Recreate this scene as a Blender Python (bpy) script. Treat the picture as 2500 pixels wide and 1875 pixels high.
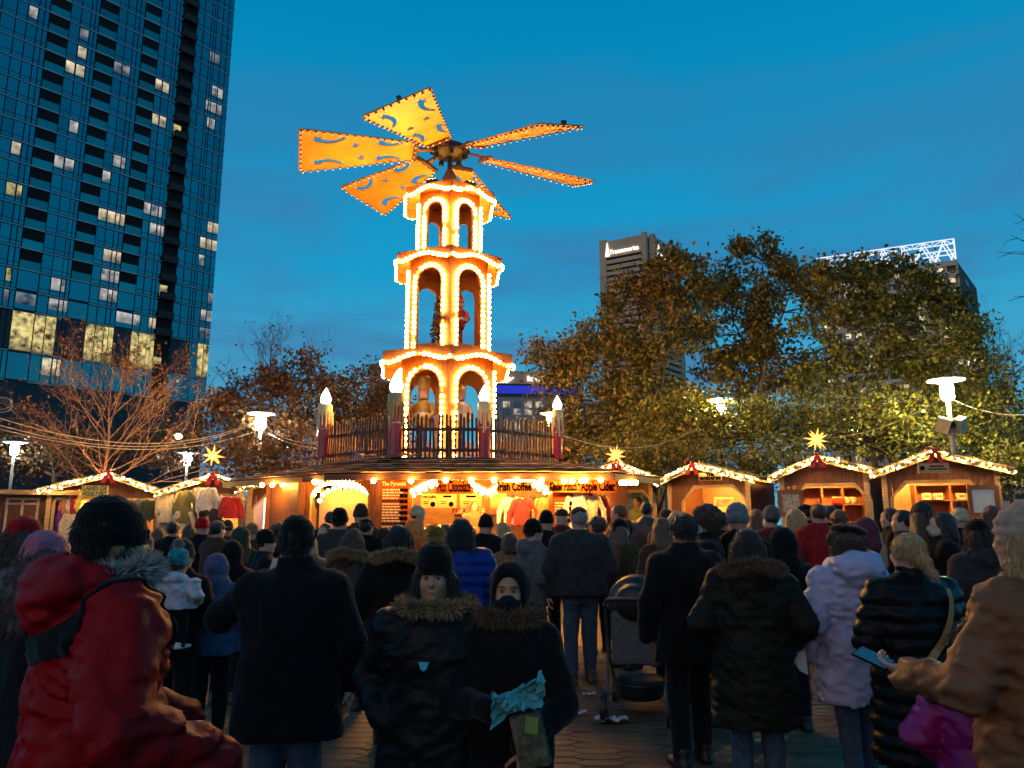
import bpy, bmesh, math, random
import numpy as np
from mathutils import Vector, Matrix, Euler

for _o in list(bpy.data.objects):
    bpy.data.objects.remove(_o, do_unlink=True)
scene = bpy.context.scene
COL = scene.collection
rad = math.radians
random.seed(7)

# ------------------------------------------------------------------ camera
CAMZ, PITCH, FPX = 1.65, rad(10.5), 1850.0
cd = bpy.data.cameras.new('camera')
cd.sensor_width = 36.0
cd.lens = 36.0 * FPX / 2500.0
cd.clip_start, cd.clip_end = 0.1, 3000.0
cam = bpy.data.objects.new('camera', cd)
cam.location = (0, 0, CAMZ)
cam.rotation_euler = (rad(90) + PITCH, 0, 0)
COL.objects.link(cam)
scene.camera = cam

# ------------------------------------------------------------------ world: blue hour sky
world = bpy.data.worlds.new('World')
scene.world = world
world.use_nodes = True
wn, wl = world.node_tree.nodes, world.node_tree.links
wn.clear()
w_out = wn.new('ShaderNodeOutputWorld')
w_bg = wn.new('ShaderNodeBackground')
w_bg.inputs['Strength'].default_value = 1.0
wl.new(w_bg.outputs[0], w_out.inputs[0])
w_sky = wn.new('ShaderNodeTexSky')
w_sky.sky_type = 'NISHITA'
w_sky.sun_disc = False
w_sky.sun_elevation = rad(1.0)
w_sky.sun_rotation = rad(150)
w_sky.ozone_density = 6.0
w_scl = wn.new('ShaderNodeMix'); w_scl.data_type = 'RGBA'; w_scl.blend_type = 'MULTIPLY'
w_scl.inputs['Factor'].default_value = 1.0
w_scl.inputs['B'].default_value = (0.10, 0.14, 0.16, 1)
wl.new(w_sky.outputs[0], w_scl.inputs['A'])
w_tc = wn.new('ShaderNodeTexCoord')
w_sep = wn.new('ShaderNodeSeparateXYZ')
wl.new(w_tc.outputs['Generated'], w_sep.inputs[0])
w_rmp = wn.new('ShaderNodeValToRGB')
els = w_rmp.color_ramp.elements
els[0].position, els[0].color = 0.0, (0.11, 0.40, 0.58, 1)
els[1].position, els[1].color = 1.0, (0.0, 0.075, 0.19, 1)
for p_, c_ in ((0.14, (0.075, 0.385, 0.585, 1)), (0.32, (0.010, 0.325, 0.59, 1)), (0.60, (0.0, 0.228, 0.465, 1))):
    e_ = els.new(p_); e_.color = c_
wl.new(w_sep.outputs['Z'], w_rmp.inputs[0])
# soft streaky clouds, denser low down
w_map = wn.new('ShaderNodeMapping')
w_map.inputs['Scale'].default_value = (1.3, 1.3, 6.0)
w_map.inputs['Location'].default_value = (0.35, 0.0, 0.62)
w_map.inputs['Rotation'].default_value = (0.0, rad(-9), 0.0)
wl.new(w_tc.outputs['Generated'], w_map.inputs[0])
w_ns = wn.new('ShaderNodeTexNoise')
w_ns.inputs['Scale'].default_value = 1.5
w_ns.inputs['Detail'].default_value = 5.0
w_ns.inputs['Roughness'].default_value = 0.52
w_ns.inputs['Distortion'].default_value = 0.5
wl.new(w_map.outputs[0], w_ns.inputs[0])
w_cr = wn.new('ShaderNodeMapRange')
w_cr.inputs[1].default_value, w_cr.inputs[2].default_value = 0.44, 0.62
wl.new(w_ns.outputs['Fac'], w_cr.inputs[0])
w_low = wn.new('ShaderNodeMapRange')
w_low.inputs[1].default_value, w_low.inputs[2].default_value = 0.62, 0.10
w_low.inputs[3].default_value, w_low.inputs[4].default_value = 0.05, 0.90
wl.new(w_sep.outputs['Z'], w_low.inputs[0])
w_mul = wn.new('ShaderNodeMath'); w_mul.operation = 'MULTIPLY'
wl.new(w_cr.outputs[0], w_mul.inputs[0]); wl.new(w_low.outputs[0], w_mul.inputs[1])
w_cl = wn.new('ShaderNodeMix'); w_cl.data_type = 'RGBA'
w_cl.inputs['B'].default_value = (0.055, 0.145, 0.335, 1)
wl.new(w_mul.outputs[0], w_cl.inputs['Factor']); wl.new(w_rmp.outputs[0], w_cl.inputs['A'])
w_add = wn.new('ShaderNodeMix'); w_add.data_type = 'RGBA'; w_add.blend_type = 'ADD'
w_add.inputs['Factor'].default_value = 0.06
wl.new(w_cl.outputs['Result'], w_add.inputs['A']); wl.new(w_scl.outputs['Result'], w_add.inputs['B'])
wl.new(w_add.outputs['Result'], w_bg.inputs['Color'])

# added faint broad warm fill, standing in for evening glow behind the camera
sd = bpy.data.lights.new('afterglow_fill', 'SUN'); sd.energy = 0.50; sd.angle = rad(60); sd.color = (1.0, 0.47, 0.17)
sun = bpy.data.objects.new('afterglow_fill', sd); COL.objects.link(sun)
sun.rotation_euler = (rad(68), 0, rad(-28))

vs = scene.view_settings
vs.view_transform = 'Standard'
vs.look = 'None'
vs.exposure, vs.gamma = 0.0, 1.0
scene.render.engine = 'CYCLES'
cy = scene.cycles
cy.use_denoising = True
cy.max_bounces, cy.diffuse_bounces, cy.glossy_bounces = 5, 3, 3
cy.transmission_bounces, cy.transparent_max_bounces = 4, 6
cy.use_light_tree = True
cy.sample_clamp_indirect = 4.0
cy.caustics_reflective = cy.caustics_refractive = False

# ------------------------------------------------------------------ pixel -> world helper (photograph pixels, 2500 x 1875)
_ct, _st = math.cos(PITCH), math.sin(PITCH)
def P(px, py, Y):
    dx, dy = (px - 1250.0) / FPX, (937.5 - py) / FPX
    d = (dx, _ct - dy * _st, _st + dy * _ct)
    t = Y / d[1]
    return Vector((dx * t, Y, CAMZ + d[2] * t))
def proj(x, y, z):
    zz = z - CAMZ
    dep = y * _ct + zz * _st
    up = -y * _st + zz * _ct
    return 1250.0 + FPX * x / dep, 937.5 - FPX * up / dep
def zat(py, Y): return P(1250, py, Y).z
def xat(px, Y, z=1.65):
    return (px - 1250.0) / FPX * (Y * _ct + (z - CAMZ) * _st)

# ------------------------------------------------------------------ materials
_mats = {}
def _principled(m):
    return m.node_tree.nodes['Principled BSDF']
def M(name, col, rough=0.6, var=0.2, scale=6.0, bump=0.0, bscale=60.0, metal=0.0, emit=0.0, ecol=None,
      stretch=(1, 1, 1), spec=0.5, sheen=0.0, detail=3.0, rnd=0.0, coat=0.0):
    if name in _mats: return _mats[name]
    m = bpy.data.materials.new(name); m.use_nodes = True
    nt = m.node_tree; n, l = nt.nodes, nt.links
    b = _principled(m)
    b.inputs['Roughness'].default_value = rough
    b.inputs['Metallic'].default_value = metal
    b.inputs['Specular IOR Level'].default_value = spec
    if sheen:
        b.inputs['Sheen Weight'].default_value = sheen
        b.inputs['Sheen Roughness'].default_value = 0.4
    if coat: b.inputs['Coat Weight'].default_value = coat
    tc = n.new('ShaderNodeTexCoord'); mp = n.new('ShaderNodeMapping')
    mp.inputs['Scale'].default_value = stretch
    l.new(tc.outputs['Object'], mp.inputs[0])
    ns = n.new('ShaderNodeTexNoise')
    ns.inputs['Scale'].default_value = scale; ns.inputs['Detail'].default_value = detail
    l.new(mp.outputs[0], ns.inputs[0])
    r = n.new('ShaderNodeValToRGB')
    c0 = tuple(max(0, c * (1 - var)) for c in col) + (1,)
    c1 = tuple(min(1, c * (1 + var)) for c in col) + (1,)
    r.color_ramp.elements[0].position, r.color_ramp.elements[0].color = 0.3, c0
    r.color_ramp.elements[1].position, r.color_ramp.elements[1].color = 0.7, c1
    l.new(ns.outputs['Fac'], r.inputs[0])
    out = r.outputs[0]
    if rnd:
        oi = n.new('ShaderNodeObjectInfo'); mr = n.new('ShaderNodeMapRange')
        mr.inputs[3].default_value, mr.inputs[4].default_value = 1 - rnd, 1 + rnd
        l.new(oi.outputs['Random'], mr.inputs[0])
        mx = n.new('ShaderNodeMix'); mx.data_type = 'RGBA'; mx.blend_type = 'MULTIPLY'
        mx.inputs['Factor'].default_value = 1.0
        l.new(out, mx.inputs['A']); l.new(mr.outputs[0], mx.inputs['B'])
        out = mx.outputs['Result']
    l.new(out, b.inputs['Base Color'])
    if bump:
        n2 = n.new('ShaderNodeTexNoise'); n2.inputs['Scale'].default_value = bscale; n2.inputs['Detail'].default_value = 3.0
        l.new(mp.outputs[0], n2.inputs[0])
        bp = n.new('ShaderNodeBump'); bp.inputs['Strength'].default_value = bump; bp.inputs['Distance'].default_value = 0.02
        l.new(n2.outputs['Fac'], bp.inputs['Height']); l.new(bp.outputs[0], b.inputs['Normal'])
    if emit:
        b.inputs['Emission Color'].default_value = tuple(ecol or col) + (1,)
        b.inputs['Emission Strength'].default_value = emit
    _mats[name] = m
    return m
def EM(name, col, strength):
    if name in _mats: return _mats[name]
    m = bpy.data.materials.new(name); m.use_nodes = True
    n, l = m.node_tree.nodes, m.node_tree.links
    n.clear()
    o = n.new('ShaderNodeOutputMaterial'); e = n.new('ShaderNodeEmission')
    e.inputs[0].default_value = tuple(col) + (1,); e.inputs[1].default_value = strength
    l.new(e.outputs[0], o.inputs[0])
    _mats[name] = m
    return m
def wood(name, col, axis='z', rough=0.55, var=0.35, scale=5.0, rnd=0.12):
    st = {'x': (0.7, 9, 9), 'y': (9, 0.7, 9), 'z': (9, 9, 0.7)}[axis]
    return M(name, col, rough, var, scale, bump=0.25, bscale=9, stretch=st, rnd=rnd)
def lit_window(name, c0, c1, strength, scale=0.9):
    """a lit room behind glass: uneven light, darker furniture low down, different in every window"""
    if name in _mats: return _mats[name]
    m = bpy.data.materials.new(name); m.use_nodes = True
    n, l = m.node_tree.nodes, m.node_tree.links
    b = _principled(m)
    b.inputs['Base Color'].default_value = (0.02, 0.03, 0.04, 1); b.inputs['Roughness'].default_value = 0.12
    tc = n.new('ShaderNodeTexCoord'); oi = n.new('ShaderNodeObjectInfo')
    mu = n.new('ShaderNodeVectorMath'); mu.operation = 'SCALE'; mu.inputs[0].default_value = (37, 17, 53)
    l.new(oi.outputs['Random'], mu.inputs['Scale'])
    ad = n.new('ShaderNodeVectorMath'); ad.operation = 'ADD'
    l.new(tc.outputs['Object'], ad.inputs[0]); l.new(mu.outputs[0], ad.inputs[1])
    ns = n.new('ShaderNodeTexVoronoi'); ns.inputs['Scale'].default_value = scale; ns.distance = 'CHEBYCHEV'
    l.new(ad.outputs[0], ns.inputs['Vector'])
    n2 = n.new('ShaderNodeTexNoise'); n2.inputs['Scale'].default_value = scale * 1.7; n2.inputs['Detail'].default_value = 2.0
    l.new(ad.outputs[0], n2.inputs[0])
    av = n.new('ShaderNodeMath'); av.operation = 'MULTIPLY_ADD'; av.inputs[1].default_value = 0.55
    l.new(ns.outputs['Distance'], av.inputs[0]); l.new(n2.outputs['Fac'], av.inputs[2])
    r = n.new('ShaderNodeValToRGB')
    r.color_ramp.elements[0].position, r.color_ramp.elements[0].color = 0.45, tuple(c0) + (1,)
    r.color_ramp.elements[1].position, r.color_ramp.elements[1].color = 0.95, tuple(c1) + (1,)
    l.new(av.outputs[0], r.inputs[0])
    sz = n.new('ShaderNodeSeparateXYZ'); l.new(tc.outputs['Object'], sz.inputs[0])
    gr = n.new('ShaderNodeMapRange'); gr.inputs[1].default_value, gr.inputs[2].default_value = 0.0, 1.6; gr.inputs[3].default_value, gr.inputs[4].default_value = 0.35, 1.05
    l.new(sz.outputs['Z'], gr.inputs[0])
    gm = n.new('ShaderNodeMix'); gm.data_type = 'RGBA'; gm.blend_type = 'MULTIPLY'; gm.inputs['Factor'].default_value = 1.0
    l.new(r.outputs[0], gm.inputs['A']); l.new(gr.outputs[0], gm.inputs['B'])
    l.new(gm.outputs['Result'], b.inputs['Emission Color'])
    b.inputs['Emission Strength'].default_value = strength
    _mats[name] = m
    return m
def leaf_mat(name, ca, cb, cc):
    if name in _mats: return _mats[name]
    m = bpy.data.materials.new(name); m.use_nodes = True
    n, l = m.node_tree.nodes, m.node_tree.links
    b = _principled(m); b.inputs['Roughness'].default_value = 0.5
    g = n.new('ShaderNodeNewGeometry'); r = n.new('ShaderNodeValToRGB')
    e = r.color_ramp.elements
    e[0].position, e[0].color = 0.0, tuple(ca) + (1,)
    e[1].position, e[1].color = 1.0, tuple(cc) + (1,)
    k = e.new(0.55); k.color = tuple(cb) + (1,)
    l.new(g.outputs['Random Per Island'], r.inputs[0])
    l.new(r.outputs[0], b.inputs['Base Color'])
    t = n.new('ShaderNodeBsdfTranslucent'); l.new(r.outputs[0], t.inputs[0])
    mx = n.new('ShaderNodeMixShader'); mx.inputs[0].default_value = 0.35
    l.new(b.outputs[0], mx.inputs[1]); l.new(t.outputs[0], mx.inputs[2])
    l.new(mx.outputs[0], n['Material Output'].inputs[0])
    _mats[name] = m
    return m

# ------------------------------------------------------------------ object helpers
def tag(o, label=None, cat=None, group=None, kind=None):
    if label: o['label'] = label
    if cat: o['category'] = cat
    if group: o['group'] = group
    if kind: o['kind'] = kind
    return o
def empty(name, loc=(0, 0, 0), rz=0.0, label=None, cat=None, group=None):
    o = bpy.data.objects.new(name, None)
    o.empty_display_size = 0.2
    o.location = loc; o.rotation_euler = (0, 0, rz)
    COL.objects.link(o)
    return tag(o, label, cat, group)
def link(name, me, parent=None, loc=None, rot=None, scl=None):
    o = bpy.data.objects.new(name, me)
    COL.objects.link(o)
    if parent is not None: o.parent = parent
    if loc is not None: o.location = loc
    if rot is not None: o.rotation_euler = rot
    if scl is not None: o.scale = (scl,) * 3 if isinstance(scl, (int, float)) else scl
    return o
def copy_tree(o, parent=None):
    c = o.copy(); COL.objects.link(c)
    if parent is not None: c.parent = parent
    for ch in list(o.children): copy_tree(ch, c)
    return c

class MB:
    def __init__(s): s.v, s.f, s.m = [], [], []
    def add(s, vs, fs, mi=0, T=None):
        o = len(s.v)
        if T is not None: vs = [T @ Vector(v) for v in vs]
        s.v.extend([tuple(v) for v in vs])
        s.f.extend([tuple(i + o for i in f) for f in fs])
        s.m.extend([mi] * len(fs))
        return s
    def box(s, c, size, rz=0.0, mi=0, T=None, rot=None):
        hx, hy, hz = size[0] / 2, size[1] / 2, size[2] / 2
        vs = [Vector((x, y, z)) for x in (-hx, hx) for y in (-hy, hy) for z in (-hz, hz)]
        R = rot if rot is not None else Matrix.Rotation(rz, 3, 'Z')
        vs = [R @ v + Vector(c) for v in vs]
        fs = [(0, 1, 3, 2), (4, 6, 7, 5), (0, 4, 5, 1), (2, 3, 7, 6), (0, 2, 6, 4), (1, 5, 7, 3)]
        return s.add(vs, fs, mi, T)
    def bar(s, a, b, w, d=None, mi=0, up=(0, 0, 1)):
        """square-section beam from a to b"""
        a, b = Vector(a), Vector(b); d = d or w
        t = (b - a); L = t.length
        if L < 1e-6: return s
        t.normalize(); u = Vector(up)
        if abs(t.dot(u)) > 0.97: u = Vector((0, 1, 0))
        x = t.cross(u).normalized(); z = x.cross(t).normalized()
        vs = []
        for p in (a, b):
            for i, j in ((-1, -1), (1, -1), (1, 1), (-1, 1)):
                vs.append(p + x * (i * w / 2) + z * (j * d / 2))
        return s.add(vs, [(3, 2, 1, 0), (4, 5, 6, 7), (0, 1, 5, 4), (1, 2, 6, 5), (2, 3, 7, 6), (3, 0, 4, 7)], mi)
    def prism(s, poly, d, T=None, mi=0):
        n = len(poly)
        vs = [(p[0], p[1], 0.0) for p in poly] + [(p[0], p[1], d) for p in poly]
        fs = [tuple(reversed(range(n))), tuple(range(n, 2 * n))]
        fs += [(i, (i + 1) % n, n + (i + 1) % n, n + i) for i in range(n)]
        return s.add(vs, fs, mi, T)
    def tube(s, pts, r, n=6, mi=0, cap=True):
        pts = [Vector(p) for p in pts]; k = len(pts)
        rs = [r] * k if isinstance(r, (int, float)) else r
        vs, fs = [], []
        ref = Vector((0, 0, 1))
        for i, p in enumerate(pts):
            t = (pts[min(i + 1, k - 1)] - pts[max(i - 1, 0)])
            t = t.normalized() if t.length > 1e-9 else Vector((0, 0, 1))
            if abs(t.dot(ref)) > 0.95: ref = Vector((1, 0, 0)) if abs(t.x) < 0.9 else Vector((0, 1, 0))
            x = t.cross(ref).normalized(); y = t.cross(x).normalized()
            ref = x.cross(t).normalized() if abs(t.z) < 0.95 else ref
            for j in range(n):
                a = 2 * math.pi * j / n
                vs.append(p + (x * math.cos(a) + y * math.sin(a)) * rs[i])
        for i in range(k - 1):
            for j in range(n):
                a, b = i * n + j, i * n + (j + 1) % n
                fs.append((a, a + n, b + n, b))
        if cap:
            fs.append(tuple(range(n))); fs.append(tuple(reversed(range((k - 1) * n, k * n))))
        return s.add(vs, fs, mi)
    def lathe(s, prof, n=16, c=(0, 0, 0), mi=0, sx=1.0, sy=1.0):
        vs, fs = [], []
        for r, z in prof:
            for j in range(n):
                a = 2 * math.pi * j / n
                vs.append((c[0] + r * sx * math.cos(a), c[1] + r * sy * math.sin(a), c[2] + z))
        for i in range(len(prof) - 1):
            for j in range(n):
                a, b = i * n + j, i * n + (j + 1) % n
                fs.append((a, b, b + n, a + n))
        fs.append(tuple(reversed(range(n)))); fs.append(tuple(range((len(prof) - 1) * n, len(prof) * n)))
        return s.add(vs, fs, mi)
    def ball(s, c, r, n=8, m=5, mi=0):
        prof = [(max(1e-4, math.sin(math.pi * i / m)) * r, -math.cos(math.pi * i / m) * r) for i in range(m + 1)]
        return s.lathe(prof, n, c, mi)
    def mesh(s, name, mats, smooth=False):
        me = bpy.data.meshes.new(name)
        me.from_pydata(s.v, [], s.f)
        for m in (mats if isinstance(mats, (list, tuple)) else [mats]): me.materials.append(m)
        if any(s.m): me.polygons.foreach_set('material_index', s.m)
        me.update()
        bm = bmesh.new(); bm.from_mesh(me); bmesh.ops.recalc_face_normals(bm, faces=bm.faces); bm.to_mesh(me); bm.free()
        if smooth:
            me.polygons.foreach_set('use_smooth', [True] * len(me.polygons))
            me.set_sharp_from_angle(angle=rad(40))
        return me
    def build(s, name, mats, parent=None, smooth=False, loc=None, rot=None):
        return link(name, s.mesh(name, mats, smooth), parent, loc, rot)

def text_mesh(txt, size, mat, depth=0.01, bold=0.0, align='CENTER'):
    cu = bpy.data.curves.new('lettering', 'FONT')
    cu.body = txt; cu.size = size; cu.extrude = depth; cu.offset = bold
    cu.align_x, cu.align_y = align, 'CENTER'; cu.resolution_u = 3
    o = bpy.data.objects.new('lettering_source', cu); COL.objects.link(o)
    bpy.context.view_layer.update()
    me = bpy.data.meshes.new_from_object(o.evaluated_get(bpy.context.evaluated_depsgraph_get()))
    bpy.data.objects.remove(o); bpy.data.curves.remove(cu)
    me.materials.clear(); me.materials.append(mat)
    return me
UPRIGHT = (rad(90), 0, 0)
# ================================================================== smooth solid modelling on a grid (for bodies, clothes, cloth goods)
_rs = np.random.RandomState(11)
_lat = _rs.rand(32, 32, 32).astype(np.float32)
def vnoise(x, y, z):
    """value noise in 0..1"""
    xi, yi, zi = np.floor(x).astype(int), np.floor(y).astype(int), np.floor(z).astype(int)
    fx_, fy_, fz_ = x - xi, y - yi, z - zi
    fx_, fy_, fz_ = fx_ * fx_ * (3 - 2 * fx_), fy_ * fy_ * (3 - 2 * fy_), fz_ * fz_ * (3 - 2 * fz_)
    g = lambda a, b, c: _lat[(xi + a) & 31, (yi + b) & 31, (zi + c) & 31]
    x00 = g(0, 0, 0) * (1 - fx_) + g(1, 0, 0) * fx_; x10 = g(0, 1, 0) * (1 - fx_) + g(1, 1, 0) * fx_
    x01 = g(0, 0, 1) * (1 - fx_) + g(1, 0, 1) * fx_; x11 = g(0, 1, 1) * (1 - fx_) + g(1, 1, 1) * fx_
    return (x00 * (1 - fy_) + x10 * fy_) * (1 - fz_) + (x01 * (1 - fy_) + x11 * fy_) * fz_

class Solid:
    def __init__(s): s.p = []; s.disp = None; s.seed = 0
    def cap(s, a, b, ra, rb=None, k=0.03, op='u'):
        a, b = np.array(a, float), np.array(b, float); rb = ra if rb is None else rb
        r = max(ra, rb)
        s.p.append(('c', (a, b, ra, rb), np.minimum(a, b) - r, np.maximum(a, b) + r, k, op)); return s
    def ell(s, c, r, k=0.03, op='u', tilt=0.0, roll=0.0, yaw=0.0):
        c = np.array(c, float); r = np.array(r, float)
        R = np.array(Euler((tilt, roll, yaw)).to_matrix())
        ext = np.sqrt((R ** 2) @ (r ** 2))
        s.p.append(('e', (c, r, R), c - ext, c + ext, k, op)); return s
    def loft(s, secs, k=0.04, pw=2.4, op='u'):
        """secs: (z, cx, cy, half width, half depth) from low to high"""
        A = np.array(secs, float)
        lo = np.array([(A[:, 1] - A[:, 3]).min(), (A[:, 2] - A[:, 4]).min(), A[0, 0]]); hi = np.array([(A[:, 1] + A[:, 3]).max(), (A[:, 2] + A[:, 4]).max(), A[-1, 0]])
        s.p.append(('l', (A, pw), lo, hi, k, op)); return s
    def chain(s, pts, rs, k=0.03):
        for i in range(len(pts) - 1): s.cap(pts[i], pts[i + 1], rs[i], rs[i + 1], k)
        return s
    def bounds(s, pad):
        us = [q for q in s.p if q[5] == 'u']
        lo = np.min([q[2] for q in us], axis=0) - pad; hi = np.max([q[3] for q in us], axis=0) + pad
        return lo, hi
    def arrays(s, h, zs=None):
        pad = 0.03 + h
        lo, hi = s.bounds(pad)
        xs = np.arange(lo[0], hi[0] + h, h, dtype=np.float32); ys = np.arange(lo[1], hi[1] + h, h, dtype=np.float32)
        if zs is None: zs = np.arange(lo[2], hi[2] + h, h, dtype=np.float32)
        else:
            zz = [lo[2]]
            while zz[-1] < hi[2]: zz.append(zz[-1] + zs(zz[-1]))
            zs = np.array(zz, dtype=np.float32)
        F = np.full((len(xs), len(ys), len(zs)), 0.5, np.float32)
        for typ, pr, plo, phi, k, op in s.p:
            m = k + 0.06
            i0, i1 = np.searchsorted(xs, plo[0] - m), np.searchsorted(xs, phi[0] + m)
            j0, j1 = np.searchsorted(ys, plo[1] - m), np.searchsorted(ys, phi[1] + m)
            k0, k1 = np.searchsorted(zs, plo[2] - m), np.searchsorted(zs, phi[2] + m)
            if i1 <= i0 or j1 <= j0 or k1 <= k0: continue
            X, Y, Z = xs[i0:i1, None, None], ys[None, j0:j1, None], zs[None, None, k0:k1]
            if typ == 'c':
                a, b, ra, rb = pr; ba = b - a; L2 = max(1e-9, ba @ ba)
                t = np.clip(((X - a[0]) * ba[0] + (Y - a[1]) * ba[1] + (Z - a[2]) * ba[2]) / L2, 0, 1)
                d = np.sqrt((X - a[0] - t * ba[0]) ** 2 + (Y - a[1] - t * ba[1]) ** 2 + (Z - a[2] - t * ba[2]) ** 2) - (ra + (rb - ra) * t)
            elif typ == 'e':
                c, r, R = pr
                qx, qy, qz = X - c[0], Y - c[1], Z - c[2]
                u = R[0, 0] * qx + R[1, 0] * qy + R[2, 0] * qz; v = R[0, 1] * qx + R[1, 1] * qy + R[2, 1] * qz; w = R[0, 2] * qx + R[1, 2] * qy + R[2, 2] * qz
                k0_ = np.sqrt((u / r[0]) ** 2 + (v / r[1]) ** 2 + (w / r[2]) ** 2)
                k1_ = np.sqrt((u / r[0] ** 2) ** 2 + (v / r[1] ** 2) ** 2 + (w / r[2] ** 2) ** 2)
                d = k0_ * (k0_ - 1) / np.maximum(k1_, 1e-6)
            else:
                A, pw = pr; zz = zs[k0:k1]
                cx, cyy, a_, b_ = [np.interp(zz, A[:, 0], A[:, q]).astype(np.float32)[None, None, :] for q in (1, 2, 3, 4)]
                q = ((np.abs(X - cx) / a_) ** pw + (np.abs(Y - cyy) / b_) ** pw) ** (1 / pw)
                d = (q - 1) * np.minimum(a_, b_) * (0.6 + 0.4 * np.minimum(1, 1 / np.maximum(q, .2)))
                dz = np.maximum(A[0, 0] - Z, Z - A[-1, 0])
                d = np.maximum(d, dz)
            S = F[i0:i1, j0:j1, k0:k1]
            d = np.broadcast_to(d, S.shape).astype(np.float32)
            if op == 'u':
                hh = np.maximum(k - np.abs(S - d), 0) / k
                F[i0:i1, j0:j1, k0:k1] = np.minimum(S, d) - hh * hh * k * 0.25
            else:
                hh = np.maximum(k - np.abs(S + d), 0) / k
                F[i0:i1, j0:j1, k0:k1] = np.maximum(S, -d) + hh * hh * k * 0.25
        if s.disp is not None:
            near = np.abs(F) < 0.06
            I = np.nonzero(near)
            F[I] += s.disp(xs[I[0]], ys[I[1]], zs[I[2]])
        return xs, ys, zs, F
    def geo(s, h, zs=None):
        return nets(*s.arrays(h, zs))
    def mesh(s, name, mat, h, zs=None):
        v, f = s.geo(h, zs)
        return np_mesh(name, v, f, mat)
def nets(xs, ys, zs, F):
    """naive surface nets -> verts, quads"""
    S = F < 0
    c = [S[i:S.shape[0] - 1 + i, j:S.shape[1] - 1 + j, k:S.shape[2] - 1 + k] for i in (0, 1) for j in (0, 1) for k in (0, 1)]
    tot = sum(q.astype(np.int8) for q in c)
    act = (tot > 0) & (tot < 8)
    I, J, K = np.nonzero(act)
    idx = np.full(act.shape, -1, np.int64); idx[I, J, K] = np.arange(len(I))
    acc = np.zeros((len(I), 3)); cnt = np.zeros(len(I))
    XYZ = (xs, ys, zs)
    for ax in range(3):
        o = [a for a in range(3) if a != ax]
        for p in (0, 1):
            for q in (0, 1):
                ia = [I, J, K]; ia = [ia[0].copy(), ia[1].copy(), ia[2].copy()]
                ia[o[0]] = ia[o[0]] + p; ia[o[1]] = ia[o[1]] + q
                ib = [ia[0].copy(), ia[1].copy(), ia[2].copy()]; ib[ax] = ib[ax] + 1
                fa, fb = F[tuple(ia)], F[tuple(ib)]
                m = (fa < 0) != (fb < 0)
                if not m.any(): continue
                t = np.where(m, fa / np.where(m, fa - fb, 1), 0)
                for a in range(3):
                    pa = XYZ[a][ia[a]]; pb = XYZ[a][ib[a]]
                    acc[m, a] += (pa + (pb - pa) * t)[m]
                cnt[m] += 1
    V = acc / np.maximum(cnt, 1)[:, None]
    quads = []
    for ax in range(3):
        o = [a for a in range(3) if a != ax]
        sl0 = [slice(None)] * 3; sl1 = [slice(None)] * 3
        sl0[ax] = slice(0, -1); sl1[ax] = slice(1, None)
        A, B = S[tuple(sl0)], S[tuple(sl1)]
        ch = np.nonzero(A != B)
        ch = [q for q in ch]
        ok = np.ones(len(ch[0]), bool)
        for a in o: ok &= (ch[a] > 0) & (ch[a] < F.shape[a] - 1)
        ch = [q[ok] for q in ch]
        inside = A[tuple(ch)]
        def at(p, q):
            ii = [ch[0].copy(), ch[1].copy(), ch[2].copy()]
            ii[o[0]] -= p; ii[o[1]] -= q
            return idx[tuple(ii)]
        qd = np.stack([at(1, 1), at(0, 1), at(0, 0), at(1, 0)], 1)
        flip = inside if ax != 1 else ~inside
        qd[~flip] = qd[~flip][:, ::-1]
        quads.append(qd)
    Q = np.concatenate(quads) if quads else np.zeros((0, 4), int)
    Q = Q[(Q >= 0).all(1)]
    return V, Q
def np_mesh(name, v, f, mat, smooth=True):
    me = bpy.data.meshes.new(name)
    v = np.asarray(v, np.float32); f = np.asarray(f)
    n = f.shape[1]
    me.vertices.add(len(v)); me.vertices.foreach_set('co', v.ravel())
    me.loops.add(f.size); me.loops.foreach_set('vertex_index', f.ravel().astype(np.int32))
    me.polygons.add(len(f)); me.polygons.foreach_set('loop_start', (np.arange(len(f)) * n).astype(np.int32))
    me.polygons.foreach_set('loop_total', np.full(len(f), n, np.int32))
    if smooth: me.polygons.foreach_set('use_smooth', np.ones(len(f), bool))
    me.update(calc_edges=True); me.validate()
    for m in (mat if isinstance(mat, (list, tuple)) else [mat]): me.materials.append(m)
    return me
def soft_mat(o, m):
    """give this copy its own material although it shares its mesh"""
    o.material_slots[0].link = 'OBJECT'; o.material_slots[0].material = m
    return o
# ================================================================== shared decoration pieces
BULB = EM('bulb_glow', (1.0, 0.47, 0.075), 150.0)
BULB_OUT = M('bulb_burnt_out', (0.6, 0.45, 0.25), 0.2, 0.05, emit=0.5, ecol=(1.0, 0.5, 0.1))
_b = MB(); _b.ball((0, 0, 0), 0.05, 7, 5); bulb_me = _b.mesh('bulb', BULB, True)
_b = MB(); _b.ball((0, 0, 0), 0.055, 8, 6); bulb_big_me = _b.mesh('bulb', EM('eave_bulb_glow', (1.0, 0.45, 0.07), 300.0), True)
W_OR = wood('orange_stained_pine', (0.23, 0.072, 0.009), 'z', var=0.5)
W_ORX = wood('orange_stained_pine_across', (0.21, 0.068, 0.010), 'x')
W_DK = wood('dark_stained_wood', (0.060, 0.018, 0.008), 'z')
W_DKX = wood('dark_stained_wood_across', (0.10, 0.042, 0.02), 'x')
METAL_D = M('dark_metal', (0.035, 0.03, 0.028), 0.45, metal=0.6)

CX, CY = -1.80, 20.4
DECKZ = zat(1116, 17.5)

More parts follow.
